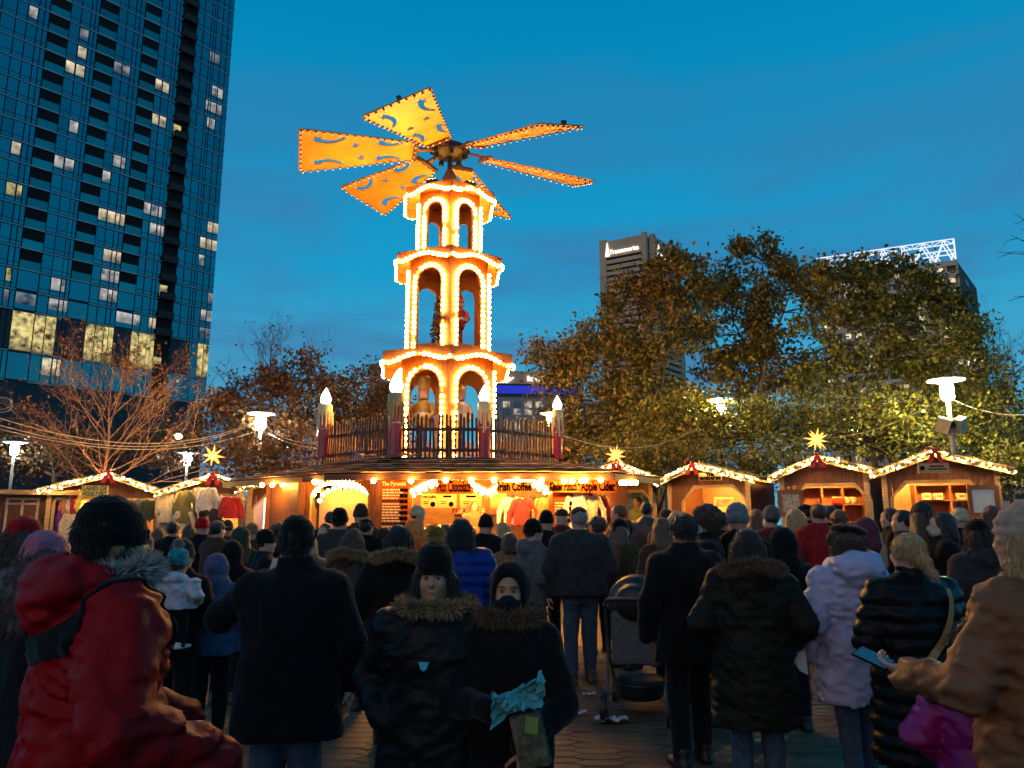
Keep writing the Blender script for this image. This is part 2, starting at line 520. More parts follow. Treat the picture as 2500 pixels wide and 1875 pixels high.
# ================================================================== the tower of the pyramid
pyr = empty('christmas_pyramid', (CX, CY, DECKZ - 0.25), 0,
            'tall three-tiered orange wooden windmill pyramid outlined in glowing bulbs above the drinks booth', 'christmas pyramid')
Z0 = DECKZ - 0.25
VA = rad(-90 + 8)            # front corner of the hexagon
def hexv(R, k, z): return Vector((R * math.cos(VA + k * math.pi / 3), R * math.sin(VA + k * math.pi / 3), z))
def faceT(R, k, z, out=0.0):
    a, b = hexv(R, k, z), hexv(R, k + 1, z)
    n = Vector(((a + b) / 2)); n.z = 0; n.normalize()
    u = Vector((-n.y, n.x, 0))            # left to right seen from outside
    o = (a + b) / 2 + n * out
    return Matrix(((u.x, 0, n.x, o.x), (u.y, 0, n.y, o.y), (u.z, 1, n.z, o.z), (0, 0, 0, 1))), (b - a).length
def arch(ow, spring, rise, n=12):
    pts = [(-ow / 2, 0.0)]
    for i in range(n + 1):
        a = math.pi - math.pi * i / n
        pts.append((ow / 2 * math.cos(a), spring + rise * math.sin(a)))
    pts.append((ow / 2, 0.0))
    return pts
def along(pts, step, start=0.0):
    """evenly spaced points along a polyline"""
    out, d = [], start
    for a, b in zip(pts[:-1], pts[1:]):
        a, b = Vector(a), Vector(b); L = (b - a).length
        while d <= L:
            out.append(a.lerp(b, d / L if L else 0)); d += step
        d -= L
    return out
def put_bulbs(pts, parent, T, name='bulb', me=None):
    for p in pts:
        o = link(name, me or bulb_me, parent, T @ Vector(p))
        o.scale = (random.uniform(0.85, 1.12),) * 3
        if random.random() < 0.06: soft_mat(o, BULB_OUT)
def join_bulbs(name, list_pts, parent, r=0.05, mat=None, n=6, m=4):
    mb = MB()
    for p in list_pts: mb.ball(p, r, n, m)
    o = mb.build(name, mat or BULB, parent, True); o['kind'] = 'stuff'
    return o

R1Z = zat(840, CY - 1.9) - Z0
R2Z = zat(597, CY - 1.57) - Z0
R3Z = zat(437, CY - 1.33) - Z0
tiers = [  # wall R, z0, z1, opening w, spring, rise, sill z, arch bulbs run down to
    (1.40, 0.0, R1Z - 0.06, 0.86, None, 0.43, 0.0, 0.0),
    (1.23, R1Z + 0.02, R2Z - 0.06, 0.70, None, 0.36, 0.16, 0.0),
    (0.96, R2Z + 0.02, R3Z - 0.06, 0.46, None, 0.24, 0.10, 0.0)]
roofs = [(1.93, R1Z, 0.40, 0.20), (1.60, R2Z, 0.34, 0.17), (1.36, R3Z, 0.34, 0.15)]
for ti, (R, z0, z1, ow, _, rise, sill, bz) in enumerate(tiers):
    h = z1 - z0
    spring = h - rise - (0.50, 0.44, 0.42)[ti]
    wall = MB()
    # floor plate, so the wall part is one storey with its panels below it
    hexp = [(hexv(R - 0.03, k, 0).x, hexv(R - 0.03, k, 0).y) for k in range(6)]
    wall.prism(hexp, 0.05, Matrix.Translation((0, 0, z0 + 0.01)))
    storey = wall.build('storey_floor', W_ORX, pyr)
    back = []
    for k in range(6):
        T, w = faceT(R, k, z0 + 0.065, -0.05)
        outl = [(-w / 2, 0), (-w / 2, h - 0.07), (w / 2, h - 0.07), (w / 2, 0)] + list(reversed(arch(ow, spring, rise)))
        mb = MB(); mb.prism(outl, 0.05, T)
        if sill: mb.box((0, sill / 2, 0.02), (ow + 0.02, sill, 0.09), T=T)
        # raised trim that frames the opening
        o2 = arch(ow + 0.05, spring, rise + 0.025, 12); i2 = arch(ow - 0.01, spring, rise - 0.005, 12)
        mb.prism(o2 + list(reversed(i2)), 0.035, T @ Matrix.Translation((0, 0, 0.0502)))
        panel = mb.build('wall_panel', W_OR, pyr)
        path = arch(ow + 0.17, spring, rise + 0.085, 18)
        pts = [Vector((p.x, p.y, 0.085)) for p in along(path, (0.155, 0.14, 0.125)[ti], 0.06)]
        if k in (0, 5):
            put_bulbs(pts, panel, T)
        else:
            back += [T @ p for p in pts]
            if k == 4 or k == 1:   # the side edges carry a second column of bulbs
                e = w / 2 - 0.03 if k == 4 else -w / 2 + 0.03
                back += [T @ Vector((e, 0.1 + 0.15 * j, 0.09)) for j in range(int((h - 0.35) / 0.15))]
    join_bulbs('bulb_string', back, pyr)
    # inner column and turntable that carries the carved figures
    mb = MB(); mb.lathe([((0.27, 0.21, 0.13)[ti], z0 + 0.05), ((0.27, 0.21, 0.13)[ti], z1)], 8); mb.build('column', W_OR, pyr, True)
    mb = MB(); mb.lathe([((0.36, 0.30, 0.2)[ti], z1 - 0.10), ((0.36, 0.30, 0.2)[ti], z1 - 0.07)], 12); mb.build('fill_disc', EM('tier_fill_glow', (1.0, 0.48, 0.10), 26.0), pyr, True)  # added glowing disc that warms the inside of the tier
    if ti < 2:
        mb = MB(); mb.lathe([(R * 0.62, z0 + 0.07), (R * 0.62, z0 + 0.26), (R * 0.58, z0 + 0.28)], 24)
        mb.build('turntable', W_DKX, pyr, True)
    Rr, rz, hv, hm = roofs[ti]
    mb = MB()
    hexp = [(hexv(Rr - 0.012, k, 0).x, hexv(Rr - 0.012, k, 0).y) for k in range(6)]
    mb.prism(hexp, 0.05, Matrix.Translation((0, 0, rz - 0.06)))
    mb.build('roof_plate', W_ORX, pyr)
    # low hipped roof on top
    mb = MB(); top = [hexv(tiers[ti + 1][0] + 0.02 if ti < 2 else 0.5, k, rz + (0.10 if ti < 2 else 0.06)) for k in range(6)]
    bot = [hexv(Rr + 0.01, k, rz - 0.008) for k in range(6)]
    mb.add(bot + top, [(k, (k + 1) % 6, 6 + (k + 1) % 6, 6 + k) for k in range(6)] + [tuple(range(6, 12))])
    mb.build('roof_slope', W_DKX, pyr)
    backp = []
    for k in range(6):
        T, w = faceT(Rr, k, rz - 0.012, 0.0)
        # scalloped fascia board: arch in the middle, drooping tips
        low = []
        for i in range(25):
            u = -1 + 2 * i / 24
            c = 0.5 + 0.5 * math.cos(u * math.pi * 1.0)
            tip = 0.05 * max(0, (abs(u) - 0.82) / 0.18)
            low.append((u * (w / 2), -(hm + (hv - hm) * (1 - c)) + tip))
        outl = [(-w / 2, 0), (w / 2, 0)] + list(reversed(low))
        mb = MB(); mb.prism(outl, 0.035, T)
        fas = mb.build('fascia_board', W_ORX, pyr)
        pts = [Vector((p.x, p.y + 0.045, 0.055)) for p in along(low, (0.150, 0.135, 0.12)[ti], 0.03)]
        if k in (0, 5, 4) and not (ti == 2 and k == 4):
            put_bulbs(pts, fas, T)
        else: backp += [T @ p for p in pts]
    join_bulbs('bulb_string', backp, pyr)
# cone, shaft, hub
mb = MB()
cz = R3Z + 0.05
c0 = [hexv(0.50, k, cz) for k in range(6)]; c1 = [hexv(0.34, k, cz + 0.32) for k in range(6)]; c2 = [hexv(0.10, k, cz + 0.85) for k in range(6)]
mb.add(c0 + c1 + c2, [(k, (k + 1) % 6, 6 + (k + 1) % 6, 6 + k) for k in range(6)] + [(6 + k, 6 + (k + 1) % 6, 12 + (k + 1) % 6, 12 + k) for k in range(6)] + [tuple(range(12, 18)), tuple(range(5, -1, -1))])
mb.build('cone_roof', W_DKX, pyr)
HUBZ = zat(368, CY) - Z0
mb = MB(); mb.lathe([(0.07, cz + 0.7), (0.07, HUBZ + 0.2)], 10); mb.build('shaft', METAL_D, pyr, True)
hub = MB()
hub.lathe([(0.15, HUBZ - 0.20), (0.50, HUBZ - 0.12), (0.52, HUBZ + 0.06), (0.30, HUBZ + 0.14), (0.12, HUBZ + 0.30)], 12)
for k in range(12):
    a = k * math.pi / 6; hub.box((0.5 * math.cos(a), 0.5 * math.sin(a), HUBZ - 0.05), (0.14, 0.05, 0.12), a)
for k in range(5):
    a = 1.0 + k * 1.3; hub.box((0.42 * math.cos(a), 0.42 * math.sin(a), HUBZ - 0.24), (0.1, 0.1, 0.14), a)
hub.build('hub', METAL_D, pyr)
# blades
BLADE = M('blade_orange_paint', (0.58, 0.24, 0.030), 0.55, 0.22, 1.1, detail=6.0, bump=0.1, bscale=25)
STARM = M('blade_star_grey_blue', (0.24, 0.29, 0.46), 0.6, 0.06)
STARE = M('blade_star_edge', (0.75, 0.6, 0.35), 0.6, 0.05)
SOCK = M('bulb_socket_dark', (0.02, 0.015, 0.012), 0.6)
BUNL = M('small_clear_bulb', (0.85, 0.80, 0.70), 0.2, 0.05, emit=0.35, ecol=(1, 0.8, 0.55))
def star_poly(c, r, n=5, a0=math.pi / 2, inner=0.42):
    return [(c[0] + (r if i % 2 == 0 else r * inner) * math.cos(a0 + i * math.pi / n), c[1] + (r if i % 2 == 0 else r * inner) * math.sin(a0 + i * math.pi / n)) for i in range(2 * n)]
def comet_poly(c, r, a0, a1, w=0.15, n=8):
    """a curved tail ending in a star"""
    o, i_ = [], []
    for i in range(n + 1):
        t = i / n; a = a0 + (a1 - a0) * t
        ww = w * (0.55 + 0.45 * t) / 2
        o.append((c[0] + (r + ww) * math.cos(a), c[1] + (r + ww) * math.sin(a)))
        i_.append((c[0] + (r - ww) * math.cos(a), c[1] + (r - ww) * math.sin(a)))
    return o + list(reversed(i_))
r_in, r_out, w_in, w_out = 1.02, 4.25, 0.76, 1.86
def half_w(r): return (w_in + (w_out - w_in) * (r - r_in) / (r_out - r_in)) / 2
def rounded(poly, rr=0.12, n=4):
    out = []
    for i in range(len(poly)):
        p0, p, p1 = Vector(poly[i - 1]), Vector(poly[i]), Vector(poly[(i + 1) % len(poly)])
        a, b = p + (p0 - p).normalized() * rr, p + (p1 - p).normalized() * rr
        for j in range(n + 1):
            t = j / n; out.append(tuple((a * (1 - t) ** 2 + p * 2 * t * (1 - t) + b * t * t)))
    return out
blade_poly = rounded([(r_in, -w_in / 2), (r_out, -w_out / 2), (r_out, w_out / 2), (r_in, w_in / 2)])
stars = [star_poly((2.55, -0.28), 0.13), star_poly((2.75, 0.26), 0.13)]
comets = [((3.45, -0.95), 0.55, rad(140), rad(60)), ((3.45, 0.95), 0.55, rad(-140), rad(-60)),
          ((1.75, -0.75), 0.5, rad(130), rad(62)), ((1.75, 0.78), 0.5, rad(-130), rad(-62))]
holes = [star_poly((2.55, -0.28), 0.15), star_poly((2.75, 0.26), 0.15)]
for c_, r_, a0_, a1_ in comets:
    tail = comet_poly(c_, r_, a0_, a1_, 0.16)
    n_ = len(tail) // 2; e = Vector((c_[0] + r_ * math.cos(a1_), c_[1] + r_ * math.sin(a1_)))
    sgn = 1 if a1_ > a0_ else -1
    t_ = Vector((-math.sin(a1_), math.cos(a1_))) * sgn; q_ = Vector((math.cos(a1_), math.sin(a1_)))
    spikes = [e + q_ * 0.19 - t_ * 0.02, e + q_ * 0.08 + t_ * 0.07, e + q_ * 0.10 + t_ * 0.20, e + t_ * 0.11, e - q_ * 0.10 + t_ * 0.20, e - q_ * 0.08 + t_ * 0.07, e - q_ * 0.19 - t_ * 0.02]
    holes.append(tail[:n_] + [tuple(p) for p in spikes] + tail[n_:])
def holed_plate(outer, holes, th, mat, nm):
    cu = bpy.data.curves.new(nm, 'CURVE'); cu.dimensions = '2D'; cu.fill_mode = 'BOTH'; cu.extrude = th / 2
    for poly in [outer] + holes:
        sp = cu.splines.new('POLY'); sp.points.add(len(poly) - 1); sp.use_cyclic_u = True
        for p_, q_ in zip(sp.points, poly): p_.co = (q_[0], q_[1], 0, 1)
    o = bpy.data.objects.new(nm, cu); COL.objects.link(o); bpy.context.view_layer.update()
    me = bpy.data.meshes.new_from_object(o.evaluated_get(bpy.context.evaluated_depsgraph_get()))
    bpy.data.objects.remove(o); bpy.data.curves.remove(cu)
    me.materials.clear(); me.materials.append(mat)
    return me
blade_me = holed_plate(blade_poly, holes, 0.035, BLADE, 'blade')
mb = MB()
edge = list(blade_poly) + [blade_poly[0]]
for p in along([(a[0], a[1], 0) for a in edge], 0.21, 0.1):
    q = Vector((p.x - (0.05 if p.x > 2.6 else -0.03) * (1 if abs(p.x - r_out) < 0.1 or abs(p.x - r_in) < 0.1 else 0), p.y * 0.965, 0))
    mb.box((q.x, q.y, -0.035), (0.045, 0.045, 0.035), mi=0)
    mb.ball((q.x, q.y, -0.075), 0.024, 6, 4, mi=1)
brow_me = mb.mesh('edge_bulbs', [SOCK, BUNL])
for k in range(6):
    ang = rad(17 + 60 * k)
    Rm = Matrix.Rotation(ang, 4, "Z") @ Matrix.Rotation(rad(7), 4, "Y") @ Matrix.Rotation(rad(16), 4, "X")
    bl = link('blade', blade_me, pyr); bl.matrix_local = Matrix.Translation((0, 0, HUBZ)) @ Matrix.Rotation(rad(5.0), 4, 'X') @ Rm
    o = link('edge_bulbs', brow_me, bl); o['kind'] = 'stuff'
    mb = MB(); mb.box(((r_in + 0.45) / 2 + 0.05, 0, 0.045), (r_in - 0.25, 0.12, 0.07)); mb.box((r_in + 0.12, 0, 0.05), (0.10, w_in + 0.04, 0.06))
    mb.tube([(r_in - 0.01, -w_in / 2, -0.02), (r_in - 0.01, w_in / 2, -0.02)], 0.075, 8)
    mb.build('blade_arm', W_DKX, bl)
    mb = MB(); mb.box((r_out - 0.05, 0.1, 0.06), (0.10, 0.10, 0.12)); mb.build('tip_weight', METAL_D, bl)
# floodlights on the top roof that light the blades from below
FLOOD = EM('floodlight_glass', (1.0, 0.42, 0.05), 230.0)
for k in range(6):
    p = hexv(1.02, k + 0.5, R3Z + 0.05)
    mb = MB(); mb.box((0, 0, 0.06), (0.30, 0.16, 0.09), 0)
    f = mb.build('floodlight', METAL_D, pyr, loc=p); f.rotation_euler = (0, 0, VA + (k + 0.5) * math.pi / 3 + rad(90))
    mb = MB(); mb.box((0, 0, 0.112), (0.26, 0.12, 0.01)); mb.build('lamp_glass', FLOOD, f)

# ------------------------------------------------------------------ carved figures on the turntables
def figure(name, label, loc, s, cols, hat, rz=0.0):
    """a turned wooden soldier figure: boots, body, arms, head, hat"""
    e = empty(name, loc, rz, label, 'figurine', 'carved figures inside the pyramid')
    mb = MB(); mb.lathe([(0.17, 0), (0.17, 0.05), (0.10, 0.06), (0.10, 0.42), (0.15, 0.46)], 12); mb.build('base', M('fig_' + cols[0][0], cols[0][1], 0.4), e, True)
    mb = MB(); mb.lathe([(0.12, 0.46), (0.17, 0.55), (0.16, 0.80), (0.18, 0.95), (0.10, 1.02)], 12)
    for sx in (-1, 1): mb.tube([(sx * 0.17, 0, 0.95), (sx * 0.25, 0.03, 0.75), (sx * 0.17, 0.13, 0.62)], [0.06, 0.055, 0.045], 8)
    b = mb.build('torso', M('fig_' + cols[1][0], cols[1][1], 0.4), e, True)
    mb = MB(); mb.lathe([(0.172, 0.68), (0.178, 0.70), (0.178, 0.74), (0.17, 0.76)], 12); mb.build('belt', M('fig_trim', (0.8, 0.7, 0.45), 0.4), b, True)
    mb = MB(); mb.lathe([(0.05, 1.02), (0.11, 1.06), (0.125, 1.16), (0.10, 1.26), (0.03, 1.30)], 12); mb.build('head', M('fig_skin', (0.7, 0.42, 0.26), 0.45), e, True)
    mb = MB()
    if hat == 'tall': mb.lathe([(0.125, 1.22), (0.13, 1.24), (0.12, 1.48), (0.14, 1.50), (0.11, 1.54)], 12)
    elif hat == 'crown':
        mb.lathe([(0.12, 1.22), (0.13, 1.34)], 12)
        for k in range(8): mb.lathe([(0.03, 1.33), (0.005, 1.44)], 5, (0.115 * math.cos(k * .785), 0.115 * math.sin(k * .785), 0))
    else: mb.lathe([(0.14, 1.20), (0.145, 1.25), (0.11, 1.33), (0.05, 1.48), (0.01, 1.56)], 12)
    mb.build('hat', M('fig_' + cols[2][0], cols[2][1], 0.4), e, True)
    e.scale = (s,) * 3
    return e
TZ1 = Z0 + 0.28
figure('carved_figure', 'blue and gold carved soldier seen through the lowest arch of the pyramid', (CX - 0.55, CY - 0.60, TZ1 + 0.35), 1.28,
       [('blue', (0.03, 0.09, 0.4)), ('gold', (0.6, 0.36, 0.06)), ('gold', (0.6, 0.36, 0.06))], 'tall', 2.9)
figure('carved_figure', 'crowned cream carved figure behind the lowest narrow arch of the pyramid', (CX + 0.42, CY - 0.62, TZ1 + 0.35), 1.25,
       [('blue', (0.03, 0.09, 0.4)), ('cream', (0.75, 0.6, 0.4)), ('gold', (0.6, 0.36, 0.06))], 'crown', 3.5)
TZ2 = Z0 + tiers[1][1] + 0.28
figure('carved_figure', 'red painted carved figure with white belt in the middle tier of the pyramid', (CX + 0.36, CY - 0.48, TZ2), 1.0,
       [('red', (0.62, 0.02, 0.015)), ('red', (0.62, 0.02, 0.015)), ('red', (0.62, 0.02, 0.015))], 'cone', 3.3)
# carved fir tree in the middle tier
e = empty('carved_fir_tree', (CX - 0.14, CY - 0.55, TZ2), 0, 'small dark carved fir tree in the middle tier arch', 'ornament')
mb = MB(); rr = random.Random(5)
for i in range(260):
    t = rr.random(); z = 0.10 + 1.35 * t; r = 0.30 * (1 - t) ** 0.6 * (0.6 + 0.4 * rr.random()); a = rr.random() * 6.283
    c = Vector((r * math.cos(a), r * math.sin(a), z)); s_ = 0.05 + 0.03 * rr.random()
    mb.box(c, (s_ * 1.6, s_ * 0.7, s_ * 0.5), rot=Euler((rr.uniform(-.6, .6), rr.uniform(-.6, .6), a)).to_matrix())
o = mb.build('branches', M('carved_fir_brown_green', (0.20, 0.15, 0.05), 0.6, 0.4), e); o['kind'] = 'stuff'
mb = MB(); mb.lathe([(0.05, 0), (0.03, 1.2)], 8); mb.build('trunk', W_DK, e, True)

# ================================================================== candles on the deck
FLAME = EM('candle_flame_glow', (0.95, 0.97, 1.0), 10.0)
def candle(px, pyb, pyt, pyf, Y, wpx, col, drip, label):
    x = xat(px, Y, 4.2); zb, zt, zf = zat(pyb, Y), zat(pyt, Y), zat(pyf, Y)
    R = wpx / 2 / FPX * (Y * _ct + 2.6 * _st)
    e = empty('giant_candle', (x, Y, zb), 0, label, 'candle', 'giant candles on the deck rail')
    h = zt - zb
    mb = MB(); mb.lathe([(R, 0), (R, h - 0.02), (R * 0.93, h), (R * 0.6, h - 0.03)], 20)
    mb.build('wax_body', M('candle_' + col[0], col[1], 0.28, 0.12, 4, coat=0.3), e, True)
    r = random.Random(int(px)); mb = MB()
    mb.lathe([(R * 1.05, h * 0.80), (R * 1.07, h * 0.985), (R * 0.9, h + 0.025), (R * 0.5, h + 0.01)], 20)
    for k in range(15):
        a = k * 0.419 + r.uniform(-.1, .1); L = h * r.uniform(0.12, 0.45)
        p = [(R * 1.05 * math.cos(a), R * 1.05 * math.sin(a), h * 0.86 - L * t / 4) for t in range(5)]
        w = r.uniform(0.018, 0.034)
        mb.tube(p, [w * 1.3, w, w * 0.9, w, w * 0.7], 6)
    mb.build('wax_drips', M('candle_drip_' + drip[0], drip[1], 0.35, 0.15, 6), e, True)
    mb = MB(); hf = zf - zt; fr = hf * 0.30
    mb.lathe([(fr * 0.45, h + 0.01), (fr * 0.85, h + hf * 0.16), (fr, h + hf * 0.33), (fr * 0.85, h + hf * 0.52), (fr * 0.5, h + hf * 0.74), (fr * 0.2, h + hf * 0.9), (0.005, h + hf)], 14)
    mb.build('flame', FLAME, e, True)
    mb = MB(); mb.lathe([(R * 1.03, h * 0.53), (R * 1.03, h * 0.545)], 20); mb.build('strap', M('pale_strap', (0.5, 0.42, 0.35)), e, True)
    return e
CREAM, GREEN = ('cream', (0.72, 0.55, 0.28)), ('olive', (0.30, 0.27, 0.10))
REDW, DARKW = ('red', (0.55, 0.008, 0.008)), ('dark_red', (0.34, 0.012, 0.008))
candle(793, 1116, 990, 947, 19.05, 33, DARKW, CREAM, 'dark giant candle with cream drips at the fence corner nearest the grey lamp')
candle(966, 1118, 962, 906, 17.42, 36, DARKW, GREEN, 'tallest giant candle with olive drips and dark shaft before the tower')
candle(1182, 1118, 983, 940, 17.42, 29, REDW, CREAM, 'red giant candle with yellow drips in front of the bulb-lined tower corner')
candle(1361, 1120, 1003, 966, 19.05, 25, REDW, CREAM, 'slim bright red giant candle at the fence end beside the trees')

# ================================================================== picket fence of the deck
DV = [(-2.94, 1.3), (-2.94, -1.3), (-1.04, -2.9), (1.04, -2.9), (2.94, -1.3), (2.94, 1.3), (1.04, 2.9), (-1.04, 2.9)]
fen = empty('picket_fence', (CX, CY, DECKZ), 0, 'dark brown wooden picket fence around the deck below the pyramid tower', 'fence')
fh = zat(1020, 17.5) - DECKZ
pk_me = []
for v in range(4):
    mb = MB(); hh = fh * (1 + 0.03 * v)
    mb.add([(-0.026, -0.011, 0), (0.026, -0.011, 0), (0.026, 0.011, 0), (-0.026, 0.011, 0), (-0.026, -0.011, hh), (0.026, -0.011, hh), (0.026, 0.011, hh), (-0.026, 0.011, hh), (0, -0.011, hh + 0.035), (0, 0.011, hh + 0.035)],
           [(0, 3, 2, 1), (0, 1, 5, 8, 4), (3, 7, 9, 6, 2), (1, 2, 6, 5), (0, 4, 7, 3), (4, 8, 9, 7), (5, 6, 9, 8)])
    pk_me.append(mb.mesh('picket', W_DK))
rr = random.Random(3)
for i in range(8):
    a, b = Vector(DV[i] + (0,)), Vector(DV[(i + 1) % 8] + (0,))
    L = (b - a).length; n = int(L / 0.098); ang = math.atan2((b - a).y, (b - a).x)
    mb = MB()
    for zz in (0.16, fh * 0.70):
        mb.bar(a + Vector((0, 0, zz)), b + Vector((0, 0, zz)), 0.04, 0.075)
    mb.build('rail', W_DKX, fen)
    for j in range(n):
        p = a.lerp(b, (j + 0.5) / n); nrm = Vector((math.sin(ang), -math.cos(ang), 0))
        o = link('picket', pk_me[rr.randrange(4)], fen, p + nrm * 0.035, (rr.uniform(-.02, .02), rr.uniform(-.035, .035), ang))
        o.location.z = rr.uniform(-0.03, 0.02)
    for j in (0.33, 0.66):
        if rr.random() < 0.6:
            p = a.lerp(b, j); mb = MB(); mb.bar(p + Vector((0, 0, 0.0)), p + Vector((0, 0, fh * 0.8)), 0.07, 0.07); mb.build('post', W_OR, fen)

# ================================================================== the booth underneath
booth = empty('drinks_booth', (CX, CY, 0), 0, 'large orange timber drinks booth with shingled skirt roof under the pyramid', 'booth')
def bl_(p): return Vector((p[0] - CX, p[1] - CY, p[2]))
EZ = zat(1157, 16.6)
def ev(px, Y, z=None): return bl_((xat(px, Y, z or EZ), Y, z or EZ))
E = [ev(545, 20.2), ev(793, 17.0), ev(925, 16.65), ev(1500, 16.65), ev(1610, 18.6), bl_((4.4, 23.5, EZ)), bl_((-7.5, 25.0, EZ))]
U = [Vector((-2.94, -0.6, DECKZ - 0.02)), Vector((-2.5, -1.75, DECKZ - 0.02)), Vector((-1.35, -2.75, DECKZ - 0.02)), Vector((1.0, -2.95, DECKZ - 0.02)),
     Vector((2.94, -1.3, DECKZ - 0.02)), Vector((2.94, 1.3, DECKZ - 0.02)), Vector((-2.94, 1.3, DECKZ - 0.02))]
SH = [M('shingle_brown', (0.62, 0.36, 0.19), 0.75, 0.35, 5, bump=0.3, bscale=30, rnd=0.25),
      M('shingle_shaded', (0.30, 0.15, 0.075), 0.8, 0.35, 5, bump=0.3, bscale=30, rnd=0.25)]  # alternate rows darkened, painting the shade gaps between shingle rows
def shingle_facet(e0, e1, u0, u1, rows, parent, seed, mats=SH, lift=0.055, step=0.34):
    r = random.Random(seed)
    for k in range(rows):
        t0, t1 = k / rows - 0.015, (k + 1) / rows + 0.06
        a0, a1 = e0.lerp(u0, t0), e1.lerp(u1, t0); b0, b1 = e0.lerp(u0, min(1, t1)), e1.lerp(u1, min(1, t1))
        n = (a1 - a0).cross(b0 - a0).normalized()
        if n.z < 0: n = -n
        m = max(3, int((a1 - a0).length / step)); vs, fs = [], []
        for j in range(m):
            s0, s1 = j / m, (j + 1) / m - 0.004
            dr = r.uniform(-0.06, 0.10) / max(0.3, (b0 - a0).length) * 0.35
            lf = lift + r.uniform(0, 0.018)
            def q(s, t): return a0.lerp(a1, s).lerp(b0.lerp(b1, s), t)
            top = [q(s0, -dr) + n * lf, q(s1, -dr - r.uniform(-.02, .02)) + n * (lf + r.uniform(-.006, .012)), q(s1, 1) + n * 0.004, q(s0, 1) + n * 0.004]
            bot = [p - n * 0.014 for p in top]
            o = len(vs); vs += top + bot
            fs += [tuple(o + i for i in f) for f in ((0, 1, 2, 3), (7, 6, 5, 4), (0, 4, 5, 1), (1, 5, 6, 2), (2, 6, 7, 3), (3, 7, 4, 0))]
        mb = MB(); mb.add(vs, fs); mb.build('shingle_row', mats[k % 2], parent)
mb = MB()
nE = len(E)
for i in range(nE):
    j = (i + 1) % nE
    d = Vector((0, 0, 0.05))
    vs = [E[i] - d, E[j] - d, U[j] - d, U[i] - d, E[i], E[j], U[j], U[i]]
    mb.add(vs, [(0, 3, 2, 1), (4, 5, 6, 7)])
mb.build('roof_deck', W_DKX, booth)
for i in (0, 1, 2, 3, 4, 6):
    j = (i + 1) % nE
    shingle_facet(E[i], E[j], U[i], U[j], 8, booth, 20 + i)
mb = MB()
for i in range(nE):
    j = (i + 1) % nE; z = Vector((0, 0, -0.055))
    mb.bar(E[i] + z, E[j] + z, 0.04, 0.14)
mb.build('eave_board', W_DKX, booth)
mb = MB(); mb.add([(p[0], p[1], DECKZ - Z0 * 0 - 0.0) for p in DV], [tuple(range(8))]); mb.add([(p[0], p[1], DECKZ - 0.06) for p in DV], [tuple(range(7, -1, -1))])
mb.build('deck', W_DKX, booth)
# crumpled tarp folded on the roof at the foot of the fence
mb = MB(); r = random.Random(2)
for k in range(9):
    c = bl_((xat(880 + k * 17, 17.3, 3.2), 17.2 + r.uniform(-.1, .1), DECKZ - 0.02 + r.uniform(0, .05)))
    mb.add([c + Vector((r.uniform(-.2, .2), r.uniform(-.1, .1), r.uniform(-.02, .07))) for _ in range(5)], [(0, 1, 2), (0, 2, 3), (0, 3, 4), (1, 3, 4)])
mb.build('folded_tarp', M('tarp_pale', (0.45, 0.35, 0.24), 0.5, 0.3), booth)
# walls
WY = 17.15
WT = EZ - 0.02
Wp = [ev(655, 19.3, 1.5), ev(735, 17.7, 1.5), ev(925, 17.2, 1.5), ev(1440, 17.2, 1.5), ev(1530, 19.2, 1.5)]
for p in Wp: p.z = 0
mb = MB()
mb.bar(Wp[0] + Vector((0, 0, WT / 2)), Wp[1] + Vector((0, 0, WT / 2)), 0.08, WT)
mb.build('side_wall', W_OR, booth)
mb = MB(); mb.bar(Wp[3] + Vector((0, 0, WT / 2)), Wp[4] + Vector((0, 0, WT / 2)), 0.08, WT); mb.build('side_wall', W_OR, booth)
for i, (q, w) in enumerate(((Wp[0], 0.14), (Wp[1], 0.16), (Wp[2], 0.14), (Wp[3], 0.14))):
    mb = MB(); mb.box((q.x, q.y - 0.04, WT / 2), (w, w, WT)); mb.build('corner_post', W_OR, booth)
# arched bay with the closed roller shutter (between post 1 and 2)
a, b = Wp[1], Wp[2]
u = (b - a).normalized(); nrm = Vector((u.y, -u.x, 0)); mid = (a + b) / 2; ww = (b - a).length
TM = Matrix(((u.x, 0, nrm.x, mid.x), (u.y, 0, nrm.y, mid.y), (0, 1, 0, 0), (0, 0, 0, 1)))
pw = ww - 0.14; ow = pw - 0.36
zs, zc = zat(1212, 17.4), zat(1175, 17.4)
ap = arch(ow, zs, zc - zs, 14)
mb = MB(); mb.prism([(-pw / 2, 0), (-pw / 2, WT), (pw / 2, WT), (pw / 2, 0)] + list(reversed(ap)), 0.06, TM)
mb.build('arched_wall', W_OR, booth)
mb = MB(); o2 = arch(ow + 0.16, zs, zc - zs + 0.08, 14)
mb.prism(o2 + list(reversed(ap)), 0.03, TM @ Matrix.Translation((0, 0, 0.062))); mb.build('arch_trim', W_ORX, booth)
for row, (dy, dz, st) in enumerate(((0.02, 0.05, 0.10), (-0.06, -0.25, 0.16))):
    pts = [TM @ Vector((p.x * 0.93, p.y + dy - row * 0.05, dz)) for p in along([q for q in arch(ow, zs, zc - zs, 20) if q[1] > 0], st, 0.03)]
    for p in pts: link('bulb', bulb_me, booth, p)
mb = MB()
for k in range(34):
    z = 0.95 + k * 0.045; mb.box((0, z, -0.62), (ow + 0.3, 0.040, 0.02), T=TM)
mb.build('roller_shutter', M('shutter_slats_tan', (0.26, 0.13, 0.04), 0.5, 0.1), booth)
mb = MB(); mb.box((0, 0.48, -0.5), (ow + 0.4, 0.96, 0.3), T=TM); mb.build('counter', W_DKX, booth)
mb = MB(); mb.box((0, 0.96 - 0.14, 0.03), (ow, 0.28, 0.1), T=TM); mb.build('sill_panel', W_OR, booth)
